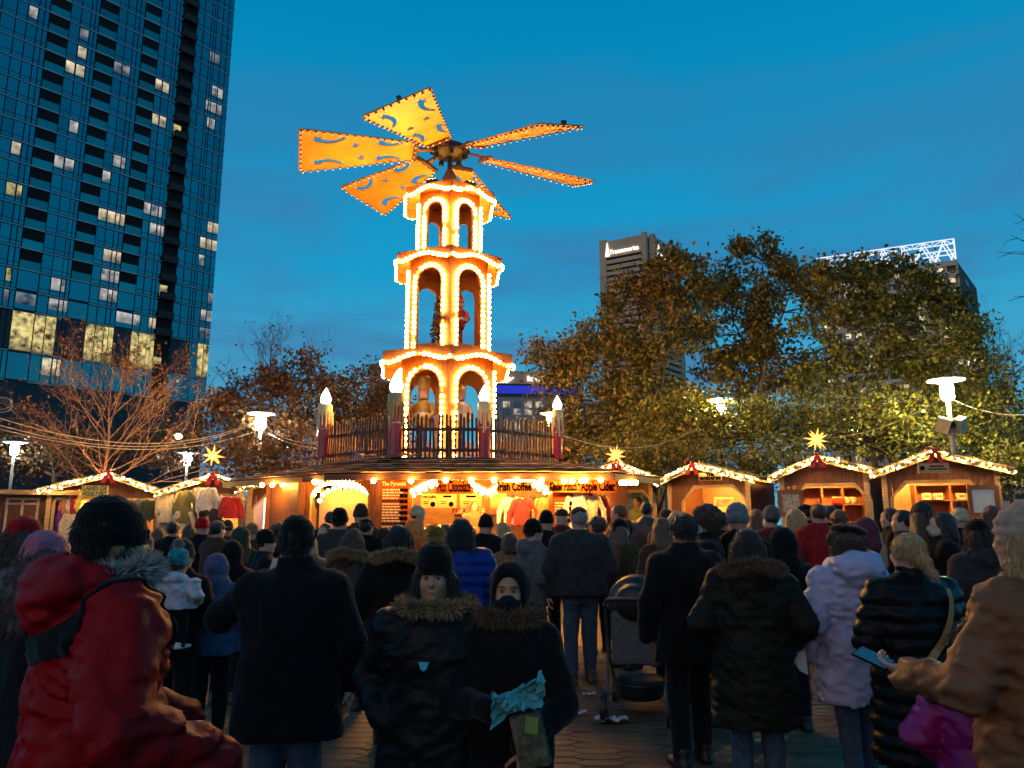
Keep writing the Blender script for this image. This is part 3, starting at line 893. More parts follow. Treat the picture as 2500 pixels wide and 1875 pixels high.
# long serving front
def fx(px, z=2.0): return xat(px, WY, z) - CX
fy = WY - CY
def front_valance(p0, p1, yE, yC, name='valance'):
    x0, x1 = fx(p0, 2.3), fx(p1, 2.3); w = x1 - x0; mx = (x0 + x1) / 2
    ze, zc_ = zat(yE, WY), zat(yC, WY)
    low = [(-w / 2 + w * i / 20, ze + (zc_ - ze) * math.sin(math.pi * i / 20)) for i in range(21)]
    T = Matrix(((1, 0, 0, mx), (0, 0, -1, fy), (0, 1, 0, 0), (0, 0, 0, 1)))
    mb = MB(); mb.prism([(-w / 2, WT), (w / 2, WT)] + list(reversed(low)), 0.05, T)
    v = mb.build(name, W_ORX, booth)
    for off, st in ((0.03, 0.105), (-0.05, 0.15)):
        for p in along(low, st, 0.05): link('bulb', bulb_me, v, T @ Vector((p.x, p.y + off, 0.085 if off > 0 else -0.12)))
    mb = MB(); mb.prism([(p[0], p[1] + 0.075) for p in low] + [(p[0], p[1] + 0.16) for p in reversed(low)], 0.022, T @ Matrix.Translation((0, 0, 0.052))); mb.build('valance_trim', W_DKX, v)
front_valance(1003, 1190, 1206, 1172)
front_valance(1192, 1345, 1206, 1172)
for px, w in ((1001, 0.10), (1191, 0.10), (1344, 0.10)):
    mb = MB(); mb.box((fx(px), fy + 0.03, WT / 2), (w, 0.10, WT)); mb.build('post', W_OR, booth)
mb = MB(); mb.box(((fx(928) + fx(1000)) / 2, fy + 0.06, WT / 2), (fx(1000) - fx(928) - 0.08, 0.06, WT)); mb.build('wall_panel', W_OR, booth)
mb = MB(); mb.box(((fx(1347) + fx(1438)) / 2, fy + 0.06, WT / 2), (fx(1438) - fx(1347) - 0.08, 0.06, WT)); mb.build('wall_panel', W_OR, booth)
mb = MB(); mb.box(((fx(1003) + fx(1343)) / 2, fy + 0.1, 0.52), (fx(1343) - fx(1003) - 0.1, 0.12, 1.04)); mb.build('counter_front', W_OR, booth)
mb = MB(); mb.box(((fx(1003) + fx(1343)) / 2, fy + 0.15, 1.065), (fx(1343) - fx(1003) - 0.1, 0.5, 0.05)); mb.build('counter_top', W_DKX, booth)
# inside: back wall, floor, back bench, lamp tubes
mb = MB(); mb.box(((fx(930) + fx(1470)) / 2, 19.6 - CY, WT / 2), (fx(1500) - fx(925) + 0.8, 0.06, WT + 0.1)); mb.build('back_wall', wood('pale_pine', (0.22, 0.11, 0.035), 'x'), booth)
mb = MB(); mb.box(((fx(930) + fx(1470)) / 2, 18.5 - CY, 0.15), (fx(1500) - fx(925), 2.2, 0.3)); mb.build('platform', W_DKX, booth)
zb = zat(1256, 18.4)
mb = MB(); mb.box((fx(1225), 18.6 - CY, zb / 2 + 0.15), (2.3, 0.45, zb - 0.3)); mb.build('back_bench', W_DKX, booth)
mb = MB(); mb.box((fx(1225), 18.55 - CY, zb + 0.02), (2.4, 0.55, 0.04)); mb.build('bench_top', W_ORX, booth)
LAMPW = EM('warm_tube_glow', (1.0, 0.44, 0.08), 170.0)
for x0, x1 in ((930, 1000), (1010, 1185), (1200, 1340), (1350, 1450)):
    mb = MB(); z = WT - 0.10; mb.tube([(fx(x0), 18.0 - CY, z), (fx(x1), 18.0 - CY, z)], 0.035, 8); mb.build('lamp_tube', LAMPW, booth, True)
mb = MB(); mb.box((Wp[1].x + 0.8, Wp[1].y + 0.25, WT - 0.12), (0.9, 0.05, 0.05)); mb.build('lamp_tube', LAMPW, booth)
# ceiling inside
mb = MB(); mb.add([bl_((xat(930, 17.3), 17.35, WT + 0.01)), bl_((xat(1480, 17.3), 17.35, WT + 0.01)), bl_((xat(1480, 17.3), 19.55, WT + 0.01)), bl_((xat(930, 17.3), 19.55, WT + 0.01))], [(0, 1, 2, 3)]); mb.build('ceiling', W_ORX, booth)
# bulbs hung along the eave
for px in (640, 665, 690, 712, 740, 768, 782, 912, 1003, 1088, 1150, 1206, 1262, 1322, 1378, 1397, 1420, 1430, 1467, 1517, 1528, 1540, 1552):
    Yb = 16.50 if px > 900 else (17.2 if px > 760 else 18.4)
    if px > 1500: Yb = 17.3
    p = ev(px, Yb, EZ - 0.14 - 0.02 * random.random()); link('bulb', bulb_big_me, booth, p)
# the serving room: mugs, jars, machines
for k, px in enumerate((1108, 1122, 1128, 1150, 1163, 1178, 1250, 1262, 1275, 1290, 1300)):
    mb = MB(); mb.lathe([(0.045, 0), (0.05, 0.11), (0.042, 0.11), (0.04, 0.02)], 10)
    mb.tube([(0.048, 0, 0.09), (0.085, 0, 0.075), (0.085, 0, 0.04), (0.048, 0, 0.025)], 0.009, 6)
    o = mb.build('mug', M('mug_cream' if k % 3 else 'mug_red', (0.7, 0.6, 0.45) if k % 3 else (0.5, 0.05, 0.03), 0.3), None, True)
    o.location = (xat(px, 18.45, 1.9), 18.45, zb + 0.042)
    tag(o, 'ceramic drinking mug standing on the bench at the back of the drinks booth', 'mug', 'mugs on the back bench')
for k, px in enumerate((1048, 1072, 1096)):
    mb = MB(); mb.lathe([(0.16, 0), (0.17, 0.02), (0.17, 0.42), (0.15, 0.48), (0.05, 0.5), (0.03, 0.56)], 16); mb.tube([(0, -0.16, 0.1), (0, -0.24, 0.09), (0, -0.24, 0.04)], 0.015, 6)
    o = mb.build('drink_urn', M('brushed_steel_warm', (0.75, 0.65, 0.5), 0.25, 0.1, metal=0.9), None, True)
    o.location = (xat(px, 17.4, 1.3), 17.4, 1.092)
    tag(o, 'steel drinks urn on the serving counter, ' + ('nearest the menu board', 'middle of three', 'beside the bench of mugs')[k], 'urn', 'steel drinks urns')

# ------------------------------------------------------------------ boards and signs of the booth
BOARD_O = M('sign_board_orange', (0.26, 0.062, 0.012), 0.9, 0.3, 5, stretch=(0.7, 9, 9), spec=0.05)
BOARD_Y = M('sign_board_amber', (0.28, 0.125, 0.02), 0.9, 0.3, 5, stretch=(0.7, 9, 9), spec=0.05)
INK = M('sign_ink_dark_red', (0.006, 0.001, 0.001), 0.9, spec=0.0)
INKD = M('sign_ink_black', (0.004, 0.003, 0.003), 0.9, spec=0.0)
CHALK = M('chalk_cream', (0.72, 0.58, 0.36), 0.7)
def sign(name, px0, px1, py0, py1, Y, txt, label, board=BOARD_O, ink=INK, size=None, shape='ragged', rz=0.0, tw=0.92, bold=0.009):
    c = P((px0 + px1) / 2, (py0 + py1) / 2, Y); w = (px1 - px0) / FPX * Y; h = (py1 - py0) / FPX * Y
    e = empty(name, (c.x, c.y, c.z - h / 2), rz, label, 'sign')
    if shape == 'ragged':
        r = random.Random(txt); poly = [(-w / 2, -h / 2), (w / 2, -h / 2), (w / 2 + 0.03, -h / 6), (w / 2 - 0.02, h / 6), (w / 2 + 0.02, h / 2), (-w / 2, h / 2), (-w / 2 + 0.03, h / 6), (-w / 2 - 0.02, -h / 6)]
    else: poly = [(-w / 2, -h / 2), (w / 2, -h / 2), (w / 2, h / 2), (-w / 2, h / 2)]
    mb = MB(); mb.prism(poly, 0.03, Matrix(((1, 0, 0, 0), (0, 0, -1, 0), (0, 1, 0, h / 2), (0, 0, 0, 1)))); mb.build('board', board, e)
    lines = txt.split('\n')
    for i, ln in enumerate(lines):
        sz = size or h / len(lines) * 0.95
        me = text_mesh(ln, sz * 1.12, ink, 0.006, bold)
        xs = [v.co.x for v in me.vertices]; tww = max(xs) - min(xs)
        k = min(1.0, w * tw / tww)
        o = link('lettering', me, e, (0, -0.038, h * (1 - (i + 0.5) / len(lines)) * 0.96 + h * 0.02), UPRIGHT); o.scale = (k, 1.0, 1)
    return e
sign('hanging_sign', 1066, 1152, 1172, 1206, 16.85, 'Hot Chocolate', 'carved orange sign reading Hot Chocolate over the serving opening')
sign('hanging_sign', 1212, 1300, 1176, 1202, 16.88, 'Irish Coffee', 'amber sign reading Irish Coffee under the second bulb arch', BOARD_Y)
sign('hanging_sign', 1340, 1411, 1175, 1202, 16.85, 'Kinder Punsch', 'amber sign reading Kinder Punsch at the end of the booth front', BOARD_Y)
sign('hanging_sign', 1414, 1504, 1173, 1203, 16.85, 'Apple Cider', 'orange sign reading Apple Cider at the booth corner', BOARD_O, bold=0.01)
def menu(px0, px1, py0, py1, Y, title, label, rows, seed):
    e = sign('menu_board', px0, px1, py0, py1, Y, '', label, BOARD_O, CHALK, shape='plain') if False else None
    c = P((px0 + px1) / 2, py0, Y); b_ = P((px0 + px1) / 2, py1, Y); w = (px1 - px0) / FPX * Y; h = c.z - b_.z
    e = empty('menu_board', (c.x, Y, b_.z), 0, label, 'menu board')
    mb = MB(); mb.box((0, 0, h / 2), (w, 0.03, h)); mb.build('board', BOARD_O, e)
    if title:
        me = text_mesh(title, 0.13, CHALK, 0.004, 0.004); o = link('lettering', me, e, (-0.02, -0.024, h - 0.12), UPRIGHT); o.scale = (0.8, 1, 1)
    r = random.Random(seed); mb = MB(); mi = MB()
    for k in range(rows):
        z = h - 0.25 - k * 0.062; x = -w / 2 + 0.05; ink = mb if (k // 4) % 2 == 0 or k % 4 else mi
        while x < w * 0.16:
            L = r.uniform(0.03, 0.10); ink.box((x + L / 2, -0.0165, z), (L, 0.003, 0.03)); x += L + 0.015
        if k % 2 == 0: mi.box((w * 0.26, -0.0165, z - 0.01), (0.09, 0.003, 0.075)); mi.box((w * 0.40, -0.0165, z - 0.01), (0.08, 0.003, 0.075))
    mb.build('menu_print', CHALK, e)['kind'] = 'stuff'; mi.build('price_print', INKD, e)['kind'] = 'stuff'
menu(930, 999, 1168, 1345, 16.98, 'The Pyramid', 'tall orange menu board headed The Pyramid beside the shuttered arch', 18, 1)
menu(1349, 1400, 1200, 1330, 16.98, '', 'orange price board below the Kinder Punsch sign', 14, 2)
PAPER = M('menu_paper_amber', (0.30, 0.20, 0.07), 0.7, 0.08)
for k, (p0, p1, t) in enumerate(((1029, 1068, 'Irish Coffee'), (1070, 1114, 'Hot Wine'), (1124, 1176, 'Cider'), (1196, 1236, ''))):
    c = P((p0 + p1) / 2, 1205, 18.2); b_ = P((p0 + p1) / 2, 1240, 18.2); w = (p1 - p0) / FPX * 18.2; h = c.z - b_.z
    e = empty('menu_poster', (c.x, 18.2, b_.z), 0, ('amber menu sheet titled Irish Coffee inside the booth', 'amber menu sheet with a red heading in the middle of the booth', 'amber menu sheet above the bending seller', 'blank amber sheet beside the hanging jackets')[k], 'menu')
    mb = MB(); mb.box((0, 0, h / 2), (w, 0.012, h)); mb.build('sheet', PAPER, e)
    mb = MB(); mb.tube([(-w * .4, 0, h), (-w * .4, 0, WT - b_.z)], 0.004, 4); mb.tube([(w * .4, 0, h), (w * .4, 0, WT - b_.z)], 0.004, 4); mb.build('cord', METAL_D, e)
    if k == 0:
        me = text_mesh(t, 0.085, INK, 0.003, 0.002); o = link('lettering', me, e, (0, -0.012, h * 0.78), UPRIGHT); o.scale = (min(1, w * .85 / max(v.co.x for v in me.vertices) / 2), 1, 1)
    if k < 3:
        mb = MB(); mb.tube([(w * 0.22, -0.008, h * 0.25), (w * 0.22, -0.012, h * 0.25)], 0.062, 14)
        if k: mb.box((0, -0.0085, h * 0.8), (w * 0.45, 0.004, 0.05))
        mb.box((-w * 0.2, -0.0085, h * 0.3), (w * 0.3, 0.004, 0.02)); mb.box((-w * 0.2, -0.0085, h * 0.45), (w * 0.35, 0.004, 0.015)); mb.build('price_print', INKD, e)['kind'] = 'stuff'
# ================================================================== wooden market stalls
W_BR = wood('stall_brown_plank', (0.12, 0.042, 0.014), 'z', rnd=0.2)
W_TRIM = wood('stall_cream_trim', (0.42, 0.28, 0.12), 'x')
W_SHELF = wood('stall_shelf_pine', (0.26, 0.095, 0.026), 'x')
SHG = [M('shingle_mossy', (0.17, 0.16, 0.07), 0.8, 0.35, 5, bump=0.3, bscale=30, rnd=0.2), M('shingle_mossy_dark', (0.12, 0.115, 0.05), 0.8, 0.35, 5, bump=0.3, bscale=30, rnd=0.2)]
SHB = [M('shingle_slate', (0.13, 0.09, 0.075), 0.8, 0.3, 5, bump=0.3, bscale=30, rnd=0.2), M('shingle_slate_dark', (0.09, 0.065, 0.055), 0.8, 0.3, 5, bump=0.3, bscale=30, rnd=0.2)]
STALL_LIGHT = {}
def stall_lamp(col, s):
    k = (col, s)
    if k not in STALL_LIGHT: STALL_LIGHT[k] = EM('stall_tube_%d' % len(STALL_LIGHT), col, s)
    return STALL_LIGHT[k]
def stall(label, pxp, pyp, pxl, pyl, pxr, pyr_, Y, rot, win, lamp=((1.0, 0.6, 0.22), 45.0), depth=2.3, shingles=SHB, plank=W_BR, trim=W_TRIM, overhang=0.28, wallcol=None, back=None):
    """gabled stall; win = (px0, px1, py_top, chamfer m) of the serving window"""
    zp, zl, zr = zat(pyp, Y), zat(pyl, Y), zat(pyr_, Y)
    x0 = xat(pxp, Y, zp); xl, xr = xat(pxl, Y, zl) - x0, xat(pxr, Y, zr) - x0
    e = empty('market_stall', (x0, Y, 0), rot, label, 'stall', 'gabled wooden market stalls')
    wx0, wx1, wt, ch = xat(win[0], Y, 2.0) - x0, xat(win[1], Y, 2.0) - x0, zat(win[2], Y), win[3]
    gz = lambda x: (zp + (zl - zp) * (x / xl) if x < 0 else zp + (zr - zp) * (x / xr)) - 0.10
    def wz(x):  # top of the opening at x
        if x <= wx0 or x >= wx1: return None
        d = min(x - wx0, wx1 - x)
        return wt - max(0.0, ch - d)
    CT = 1.02
    a, b = xl + overhang, xr - overhang
    n = int(round((b - a) / 0.16)); cuts = sorted(set([a + (b - a) * i / n for i in range(n + 1)] + [0.0, wx0, wx1, wx0 + ch, wx1 - ch]))
    cuts = [cuts[0]] + [c for i, c in enumerate(cuts[1:]) if c - cuts[i] > 0.012]
    g = 0.004
    Tf = Matrix(((1, 0, 0, 0), (0, 0, -1, 0), (0, 1, 0, 0), (0, 0, 0, 1)))
    for s0, s1 in zip(cuts[:-1], cuts[1:]):
        m = (s0 + s1) / 2; p0, p1 = s0 + g, s1 - g
        if p1 - p0 < 0.01: continue
        low0, low1 = 0.0, 0.0
        if wz(m) is not None:
            low0, low1 = wz(max(p0, wx0 + 1e-4)) or CT, wz(min(p1, wx1 - 1e-4)) or CT
            low0, low1 = max(low0, CT), max(low1, CT)
            mb = MB(); mb.prism([(p0, 0), (p1, 0), (p1, CT), (p0, CT)], 0.03, Tf); mb.build('plank', plank, e)
        mb = MB(); mb.prism([(p0, low0), (p1, low1), (p1, gz(p1)), (p0, gz(p0))], 0.03, Tf); mb.build('plank', plank, e)
    mb = MB(); mb.prism([(a, wt + 0.03), (b, wt + 0.03), (b, gz(b) - 0.01), (0, gz(0) - 0.01), (a, gz(a) - 0.01)], 0.012, Matrix.Translation((0, 0.016, 0)) @ Tf); mb.build('light_stop_board', plank, e)  # added behind the planks to stop lamp light showing through their gaps
    # cream window trim with clipped corners
    def ring(o): return [(wx0 - o, CT), (wx0 - o, wt - ch - o * 0.4), (wx0 + ch - o * 0.4, wt + o), (wx1 - ch + o * 0.4, wt + o), (wx1 + o, wt - ch - o * 0.4), (wx1 + o, CT)]
    mb = MB(); mb.prism(ring(0.075) + list(reversed(ring(-0.005))), 0.035, Matrix.Translation((0, -0.032, 0)) @ Tf); mb.build('window_frame', trim, e)
    mb = MB(); mb.box(((wx0 + wx1) / 2, -0.05, CT), (wx1 - wx0 + 0.3, 0.34, 0.05)); mb.build('counter', trim, e)
    # body
    wm = wallcol or plank
    for sx, z in ((a, zl), (b, zr)):
        mb = MB(); mb.box((sx + (0.02 if sx < 0 else -0.02), depth / 2 + 0.02, (z - 0.05) / 2), (0.04, depth, z - 0.05)); mb.build('side_wall', wm, e)
        mb = MB(); mb.box((sx, -0.035, z / 2 - 0.03), (0.11, 0.06, z - 0.06)); mb.build('corner_board', trim, e)
    bw = back or wood('stall_back_pine', (0.26, 0.13, 0.045), 'z')
    mb = MB(); mb.prism([(a, 0), (b, 0), (b, gz(b)), (0, gz(0)), (a, gz(a))], 0.04, Matrix.Translation((0, depth, 0)) @ Tf); mb.build('back_wall', bw, e)
    mb = MB(); mb.box(((a + b) / 2, depth / 2, min(zl, zr) + 0.14), (b - a - 0.1, depth - 0.1, 0.03)); mb.build('ceiling', bw, e)
    zc = min(zl, zr) + 0.09
    mb = MB(); mb.tube([(wx0 + 0.2, 0.45, zc), (wx1 - 0.2, 0.45, zc)], 0.03, 8); mb.build('lamp_tube', stall_lamp(*lamp), e, True)
    mb = MB(); mb.tube([(wx0 + 0.1, 1.5, zc), (wx1 - 0.1, 1.5, zc)], 0.03, 8); mb.build('lamp_tube', stall_lamp(*lamp), e, True)
    # roof
    yf, yb = -0.30, depth + 0.2
    for x, z in ((xl, zl), (xr, zr)):
        rd = Vector((x, 0, z - zp)); nn = rd.cross(Vector((0, 1, 0))).normalized()
        if nn.z < 0: nn = -nn
        pk = Vector((0, 0, zp))
        mb = MB(); q = [pk + Vector((0, yf, 0)), pk + Vector((0, yb, 0)), pk + rd + Vector((0, yb, 0)), pk + rd + Vector((0, yf, 0))]
        mb.add(q + [p - nn * 0.05 for p in q], [(0, 1, 2, 3), (7, 6, 5, 4), (0, 3, 7, 4), (1, 5, 6, 2), (0, 4, 5, 1), (3, 2, 6, 7)]); mb.build('roof_slab', W_DKX, e)
        shingle_facet(q[3] + nn * 0.004, q[2] + nn * 0.004, q[0] + nn * 0.004, q[1] + nn * 0.004, 8, e, int(pxp + x * 10), shingles, 0.018, 0.3)
        mb = MB(); mb.bar(pk + Vector((0, yf - 0.02, -0.09)), pk + rd + Vector((0, yf - 0.02, -0.09)), 0.035, 0.16); mb.build('rake_board', trim, e)
    e['_pk'] = zp; e['_l'] = (xl, zl); e['_r'] = (xr, zr)
    return e
NEEDLE = M('fir_garland_green', (0.035, 0.055, 0.018), 0.7, 0.4, 30)
FAIRY = EM('fairy_light_glow', (1.0, 0.56, 0.18), 260.0)
_b = MB(); _b.ball((0, 0, 0), 0.0165, 6, 4); fairy_me = _b.mesh('fairy_light', FAIRY, True)
BAUBLE = [M('bauble_red', (0.5, 0.02, 0.02), 0.15), M('bauble_gold', (0.6, 0.35, 0.06), 0.2, metal=0.8)]
def garland(path, label, seed, parent_obj, per=17, thick=0.075, lights=True):
    r = random.Random(seed)
    e = empty('garland', parent_obj.matrix_basis @ Vector(path[0]), parent_obj.rotation_euler.z, label, 'garland', 'lit fir garlands along the gables')
    o0 = Vector(path[0]); pts = [Vector(p) - o0 for p in path]
    mb = MB(); mb.tube(pts, 0.016, 5)
    L = sum((b - a).length for a, b in zip(pts[:-1], pts[1:]))
    fine = along(pts, 0.012, 0)
    for p in fine:
        for _ in range(5):
            d = Vector((r.gauss(0, 1), r.gauss(0, 1), r.gauss(0, 1))).normalized() * thick * r.uniform(0.5, 1.25)
            s = Vector((r.gauss(0, 1), r.gauss(0, 1), r.gauss(0, 1))).cross(d).normalized() * 0.011
            mb.add([p + s, p - s, p + d], [(0, 1, 2)])
    o = mb.build('fir_needles', NEEDLE, e); o['kind'] = 'stuff'
    if lights:
        for p in along(pts, L / (per * L), 0.0) if False else along(pts, 1.0 / per, 0.01):
            d = Vector((r.uniform(-.8, .8), r.uniform(-1, -0.3), r.uniform(-1, 1))).normalized() * thick * r.uniform(.5, 1.15)
            link('fairy_light', fairy_me, e, p + d)
    mb = MB()
    for p in along(pts, 0.33, 0.15):
        mb.ball(p + Vector((r.uniform(-.03, .03), -thick * .8, -thick * .6)), 0.032, 8, 6, r.randrange(2))
    mb.build('bauble', BAUBLE, e, True)['kind'] = 'stuff'
    return e
RIBBON = M('red_ribbon', (0.55, 0.012, 0.015), 0.45, 0.15, 5, sheen=0.3)
def bow(loc, label, s=1.0, rz=0.0):
    e = empty('ribbon_bow', loc, rz, label, 'bow', 'red ribbon bows on the gables')
    for sx in (-1, 1):
        pts = []
        for i in range(9):
            a = i / 8 * 2 * math.pi
            pts.append((sx * 0.11 * (1 - math.cos(a)) * 0.9, -0.02 * math.sin(a), 0.055 * math.sin(a) * (1.1) + 0.02))
        mb = MB()
        for i in range(8):
            p, q = pts[i], pts[i + 1]
            mb.add([(p[0], p[1] - 0.045, p[2]), (q[0], q[1] - 0.045, q[2]), (q[0], q[1] + 0.045, q[2]), (p[0], p[1] + 0.045, p[2])], [(0, 1, 2, 3)])
        mb.build('loop', RIBBON, e, True)
        mb = MB(); t = [(0, -0.02, 0), (sx * 0.05, -0.05, -0.10), (sx * 0.09, -0.04, -0.20), (sx * 0.13, -0.06, -0.30)]
        for i in range(3):
            p, q = Vector(t[i]), Vector(t[i + 1]); w = 0.035 + 0.01 * i
            mb.add([p + Vector((-w, 0, 0)), p + Vector((w, 0, 0)), q + Vector((w + .01, 0, 0)), q + Vector((-w - .01, 0, 0))], [(0, 1, 2, 3)])
        mb.build('tail', RIBBON, e, True)
    mb = MB(); mb.ball((0, -0.03, 0.02), 0.045, 8, 6); mb.build('knot', RIBBON, e, True)
    e.scale = (s,) * 3
    return e
STAR = EM('paper_star_glow', (1.0, 0.48, 0.08), 2.6)
STARC = EM('paper_star_core', (1.0, 0.66, 0.20), 5.0)
def paper_star(px, py, Y, label, r=0.36):
    p = P(px, py, Y)
    e = empty('paper_star', (p.x, p.y, p.z - r), 0, label, 'star', 'glowing paper stars')
    mb = MB(); mb.ball((0, 0, r), r * 0.30, 10, 8); mb.build('core', STARC, e, True)
    dirs = []
    for x in (-1, 0, 1):
        for y in (-1, 0, 1):
            for z in (-1, 0, 1):
                if x or y or z: dirs.append(Vector((x, y, z)).normalized())
    R = Euler((0.2, 0.1, 0.3)).to_matrix()
    for i, d in enumerate(dirs):
        d = R @ d; u = d.orthogonal().normalized(); v = d.cross(u)
        b0 = d * r * 0.22; w = r * 0.13; L = r * (1.0 if i % 2 else 0.86)
        mb = MB(); mb.add([b0 + u * w, b0 + v * w, b0 - u * w, b0 - v * w, d * L], [(0, 1, 4), (1, 2, 4), (2, 3, 4), (3, 0, 4)])
        mb.build('spike', STAR, e, loc=(0, 0, r))
    mb = MB(); mb.tube([(0, 0, -0.35), (0, 0, r * 0.75)], 0.012, 6); mb.build('stick', METAL_D, e)
    return e
def deck_gable(e, label, seed, bowlab=None, lside=True, rside=True, per=17):
    zp = e['_pk']; xl, zl = e['_l']; xr, zr = e['_r']
    y = -0.37
    pts = []
    if lside: pts += [(xl, y, zl - 0.10), (xl * 0.5, y, (zl + zp) / 2 - 0.09)]
    pts += [(0, y, zp - 0.07)]
    if rside: pts += [(xr * 0.5, y, (zr + zp) / 2 - 0.09), (xr, y, zr - 0.10)]
    garland(pts, label, seed, e, per)
    M4 = Matrix.Translation(e.location) @ Matrix.Rotation(e.rotation_euler.z, 4, 'Z')
    if bowlab: bow(M4 @ Vector((0, y - 0.10, zp - 0.03)), bowlab, 1.0, e.rotation_euler.z)
    for k in ('_pk', '_l', '_r'): del e[k]

# matrix_basis of fresh empties is read straight away
bpy.context.view_layer.update()
WARM = ((1.0, 0.50, 0.11), 300.0)
s1 = stall('brown gabled stall with blue winter picture beside the drinks booth', 1508, 1127, 1400, 1166, 1612, 1170, 20.6, rad(-12), (1392, 1596, 1203, 0.30), ((1.0, 0.78, 0.46), 200.0), shingles=SHG)
s2 = stall('brown nut roaster stall with mossy roof next to the blue winter picture stall', 1706, 1130, 1604, 1172, 1852, 1170, 19.4, rad(-34), (1672, 1822, 1192, 0.30), WARM, shingles=SHG)
s3 = stall('brown gabled stall with orange shelves of jars under a paper star', 1994, 1112, 1884, 1160, 2130, 1150, 18.2, rad(-22), (1945, 2112, 1188, 0.30), WARM, shingles=SHG)
s4 = stall('brown gabled stall with shelf of white tins at the end of the stall row', 2270, 1100, 2136, 1150, 2440, 1146, 17.2, rad(-18), (2192, 2392, 1180, 0.30), WARM, shingles=SHG)
t1 = stall('knitwear stall with yellow shop board and a red bow on its gable', 264, 1153, 118, 1196, 398, 1200, 21.5, rad(30), (150, 380, 1222, 0.05), ((1.0, 0.62, 0.20), 280.0), shingles=SHB)
t2 = stall('pale lit clothing stall under the big paper star', 522, 1156, 396, 1200, 612, 1190, 21.0, rad(20), (410, 590, 1212, 0.05), ((1.0, 0.68, 0.26), 320.0), shingles=SHB)
t3 = stall('dark stall with brilliantly lit white window beside the drinks booth', 690, 1164, 590, 1190, 790, 1190, 20.6, rad(8), (624, 765, 1214, 0.28), ((1.0, 0.95, 0.86), 420.0), shingles=SHB, back=M('white_board', (0.8, 0.8, 0.8)), depth=1.9)
bpy.context.view_layer.update()
deck_gable(s1, 'lit fir garland on the gable between drinks booth and nut stall', 1, 'red bow below the bright star beside the drinks booth')
deck_gable(s2, 'lit fir garland on the nut roaster gable', 2, 'red bow on the peak of the nut roaster stall')
deck_gable(s3, 'lit fir garland on the gable above the jar shelves', 3, 'red bow on the peak of the jar stall')
deck_gable(s4, 'lit fir garland on the gable at the end of the stall row', 4, 'red bow on the peak of the stall with white tins', per=14)
deck_gable(t1, 'lit fir garland over the yellow knitwear shop board', 5, 'red bow on the peak of the knitwear stall')
deck_gable(t2, 'lit fir garland on the gable under the big paper star', 6, 'red bow under the big paper star of the clothing stall')
deck_gable(t3, 'sparse lit fir garland above the white window', 7, None, per=9)
paper_star(520, 1113, 20.6, 'large golden paper star above the pale clothing stall', 0.33)
paper_star(1503, 1112, 20.2, 'bright golden paper star between drinks booth and nut stall', 0.31)
paper_star(1993, 1074, 17.8, 'dim golden paper star above the jar stall', 0.30)

# ------------------------------------------------------------------ stall signs
BOARD_P = M('sign_board_tan', (0.60, 0.38, 0.15), 0.6, 0.12, 4)
BOARD_YL = M('sign_board_yellow', (0.75, 0.58, 0.18), 0.6, 0.1, 4, emit=0.12, ecol=(0.9, 0.6, 0.1))
GRN = M('sign_ink_olive', (0.22, 0.20, 0.05), 0.6)
sign('shop_board', 203, 262, 1186, 1213, 20.9, 'LAND OF\nWOOL & FELT', 'yellow shop board reading Land of Wool and Felt', BOARD_YL, GRN, shape='plain', rz=rad(12))
sign('shop_board', 1707, 1761, 1154, 1173, 18.95, 'THE\nNUTROASTERS', 'tan board reading The Nutroasters over the nut stall window', BOARD_P, INKD, shape='plain', rz=rad(-20))
sign('shop_board', 2244, 2316, 1131, 1155, 16.75, '\n', 'tan board with dark smudged print on the end stall gable', BOARD_P, INKD, shape='plain', rz=rad(-14)) if False else None
def smudge_board(px0, px1, py0, py1, Y, label, rz):
    c = P((px0 + px1) / 2, py1, Y); w = (px1 - px0) / FPX * Y; h = (py1 - py0) / FPX * Y
    e = empty('shop_board', c, rz, label, 'sign')
    mb = MB(); mb.box((0, 0, h / 2), (w, 0.03, h)); mb.build('board', BOARD_P, e)
    mb = MB(); mb.box((-w * 0.36, -0.0165, h * .5), (w * 0.14, 0.003, h * .4)); mb.box((0.06, -0.0165, h * .68), (w * 0.45, 0.003, h * .14)); mb.box((0.08, -0.0165, h * .4), (w * 0.6, 0.003, h * .12)); mb.build('print', INKD, e)
smudge_board(2245, 2315, 1131, 1155, 16.75, 'tan board with dark print on the end stall gable', rad(-12))
smudge_board(669, 716, 1184, 1202, 20.3, 'small orange board above the white window', 0)

# ------------------------------------------------------------------ shutters, shelves and goods
def shutter(px0, px1, py0, py1, Y, label, rz, sheet):
    c = P((px0 + px1) / 2, py1, Y); w = (px1 - px0) / FPX * Y; h = (py1 - py0) / FPX * Y
    e = empty('window_shutter', c, rz, label, 'shutter')
    fr = 0.09
    mb = MB()
    for x in (-w / 2 + fr / 2, w / 2 - fr / 2): mb.box((x, 0, h / 2), (fr, 0.04, h))
    for z in (fr / 2, h - fr / 2): mb.box((0, 0, z), (w - 2 * fr, 0.038, fr))
    mb.build('frame', W_SHELF, e)
    mb = MB(); mb.box((0, 0.006, h / 2), (w - 2 * fr, 0.012, h - 2 * fr)); mb.build('sheet', sheet, e)
shutter(2372, 2440, 1186, 1262, 16.6, 'open shutter with white price sheet at the end of the stall row', rad(-15), M('price_sheet', (0.75, 0.75, 0.66), 0.6, 0.05))
shutter(1903, 1962, 1198, 1262, 17.5, 'open dark shutter with pale photo beside the jar shelves', rad(-20), M('shutter_photo', (0.5, 0.42, 0.3), 0.5, 0.6, 14))
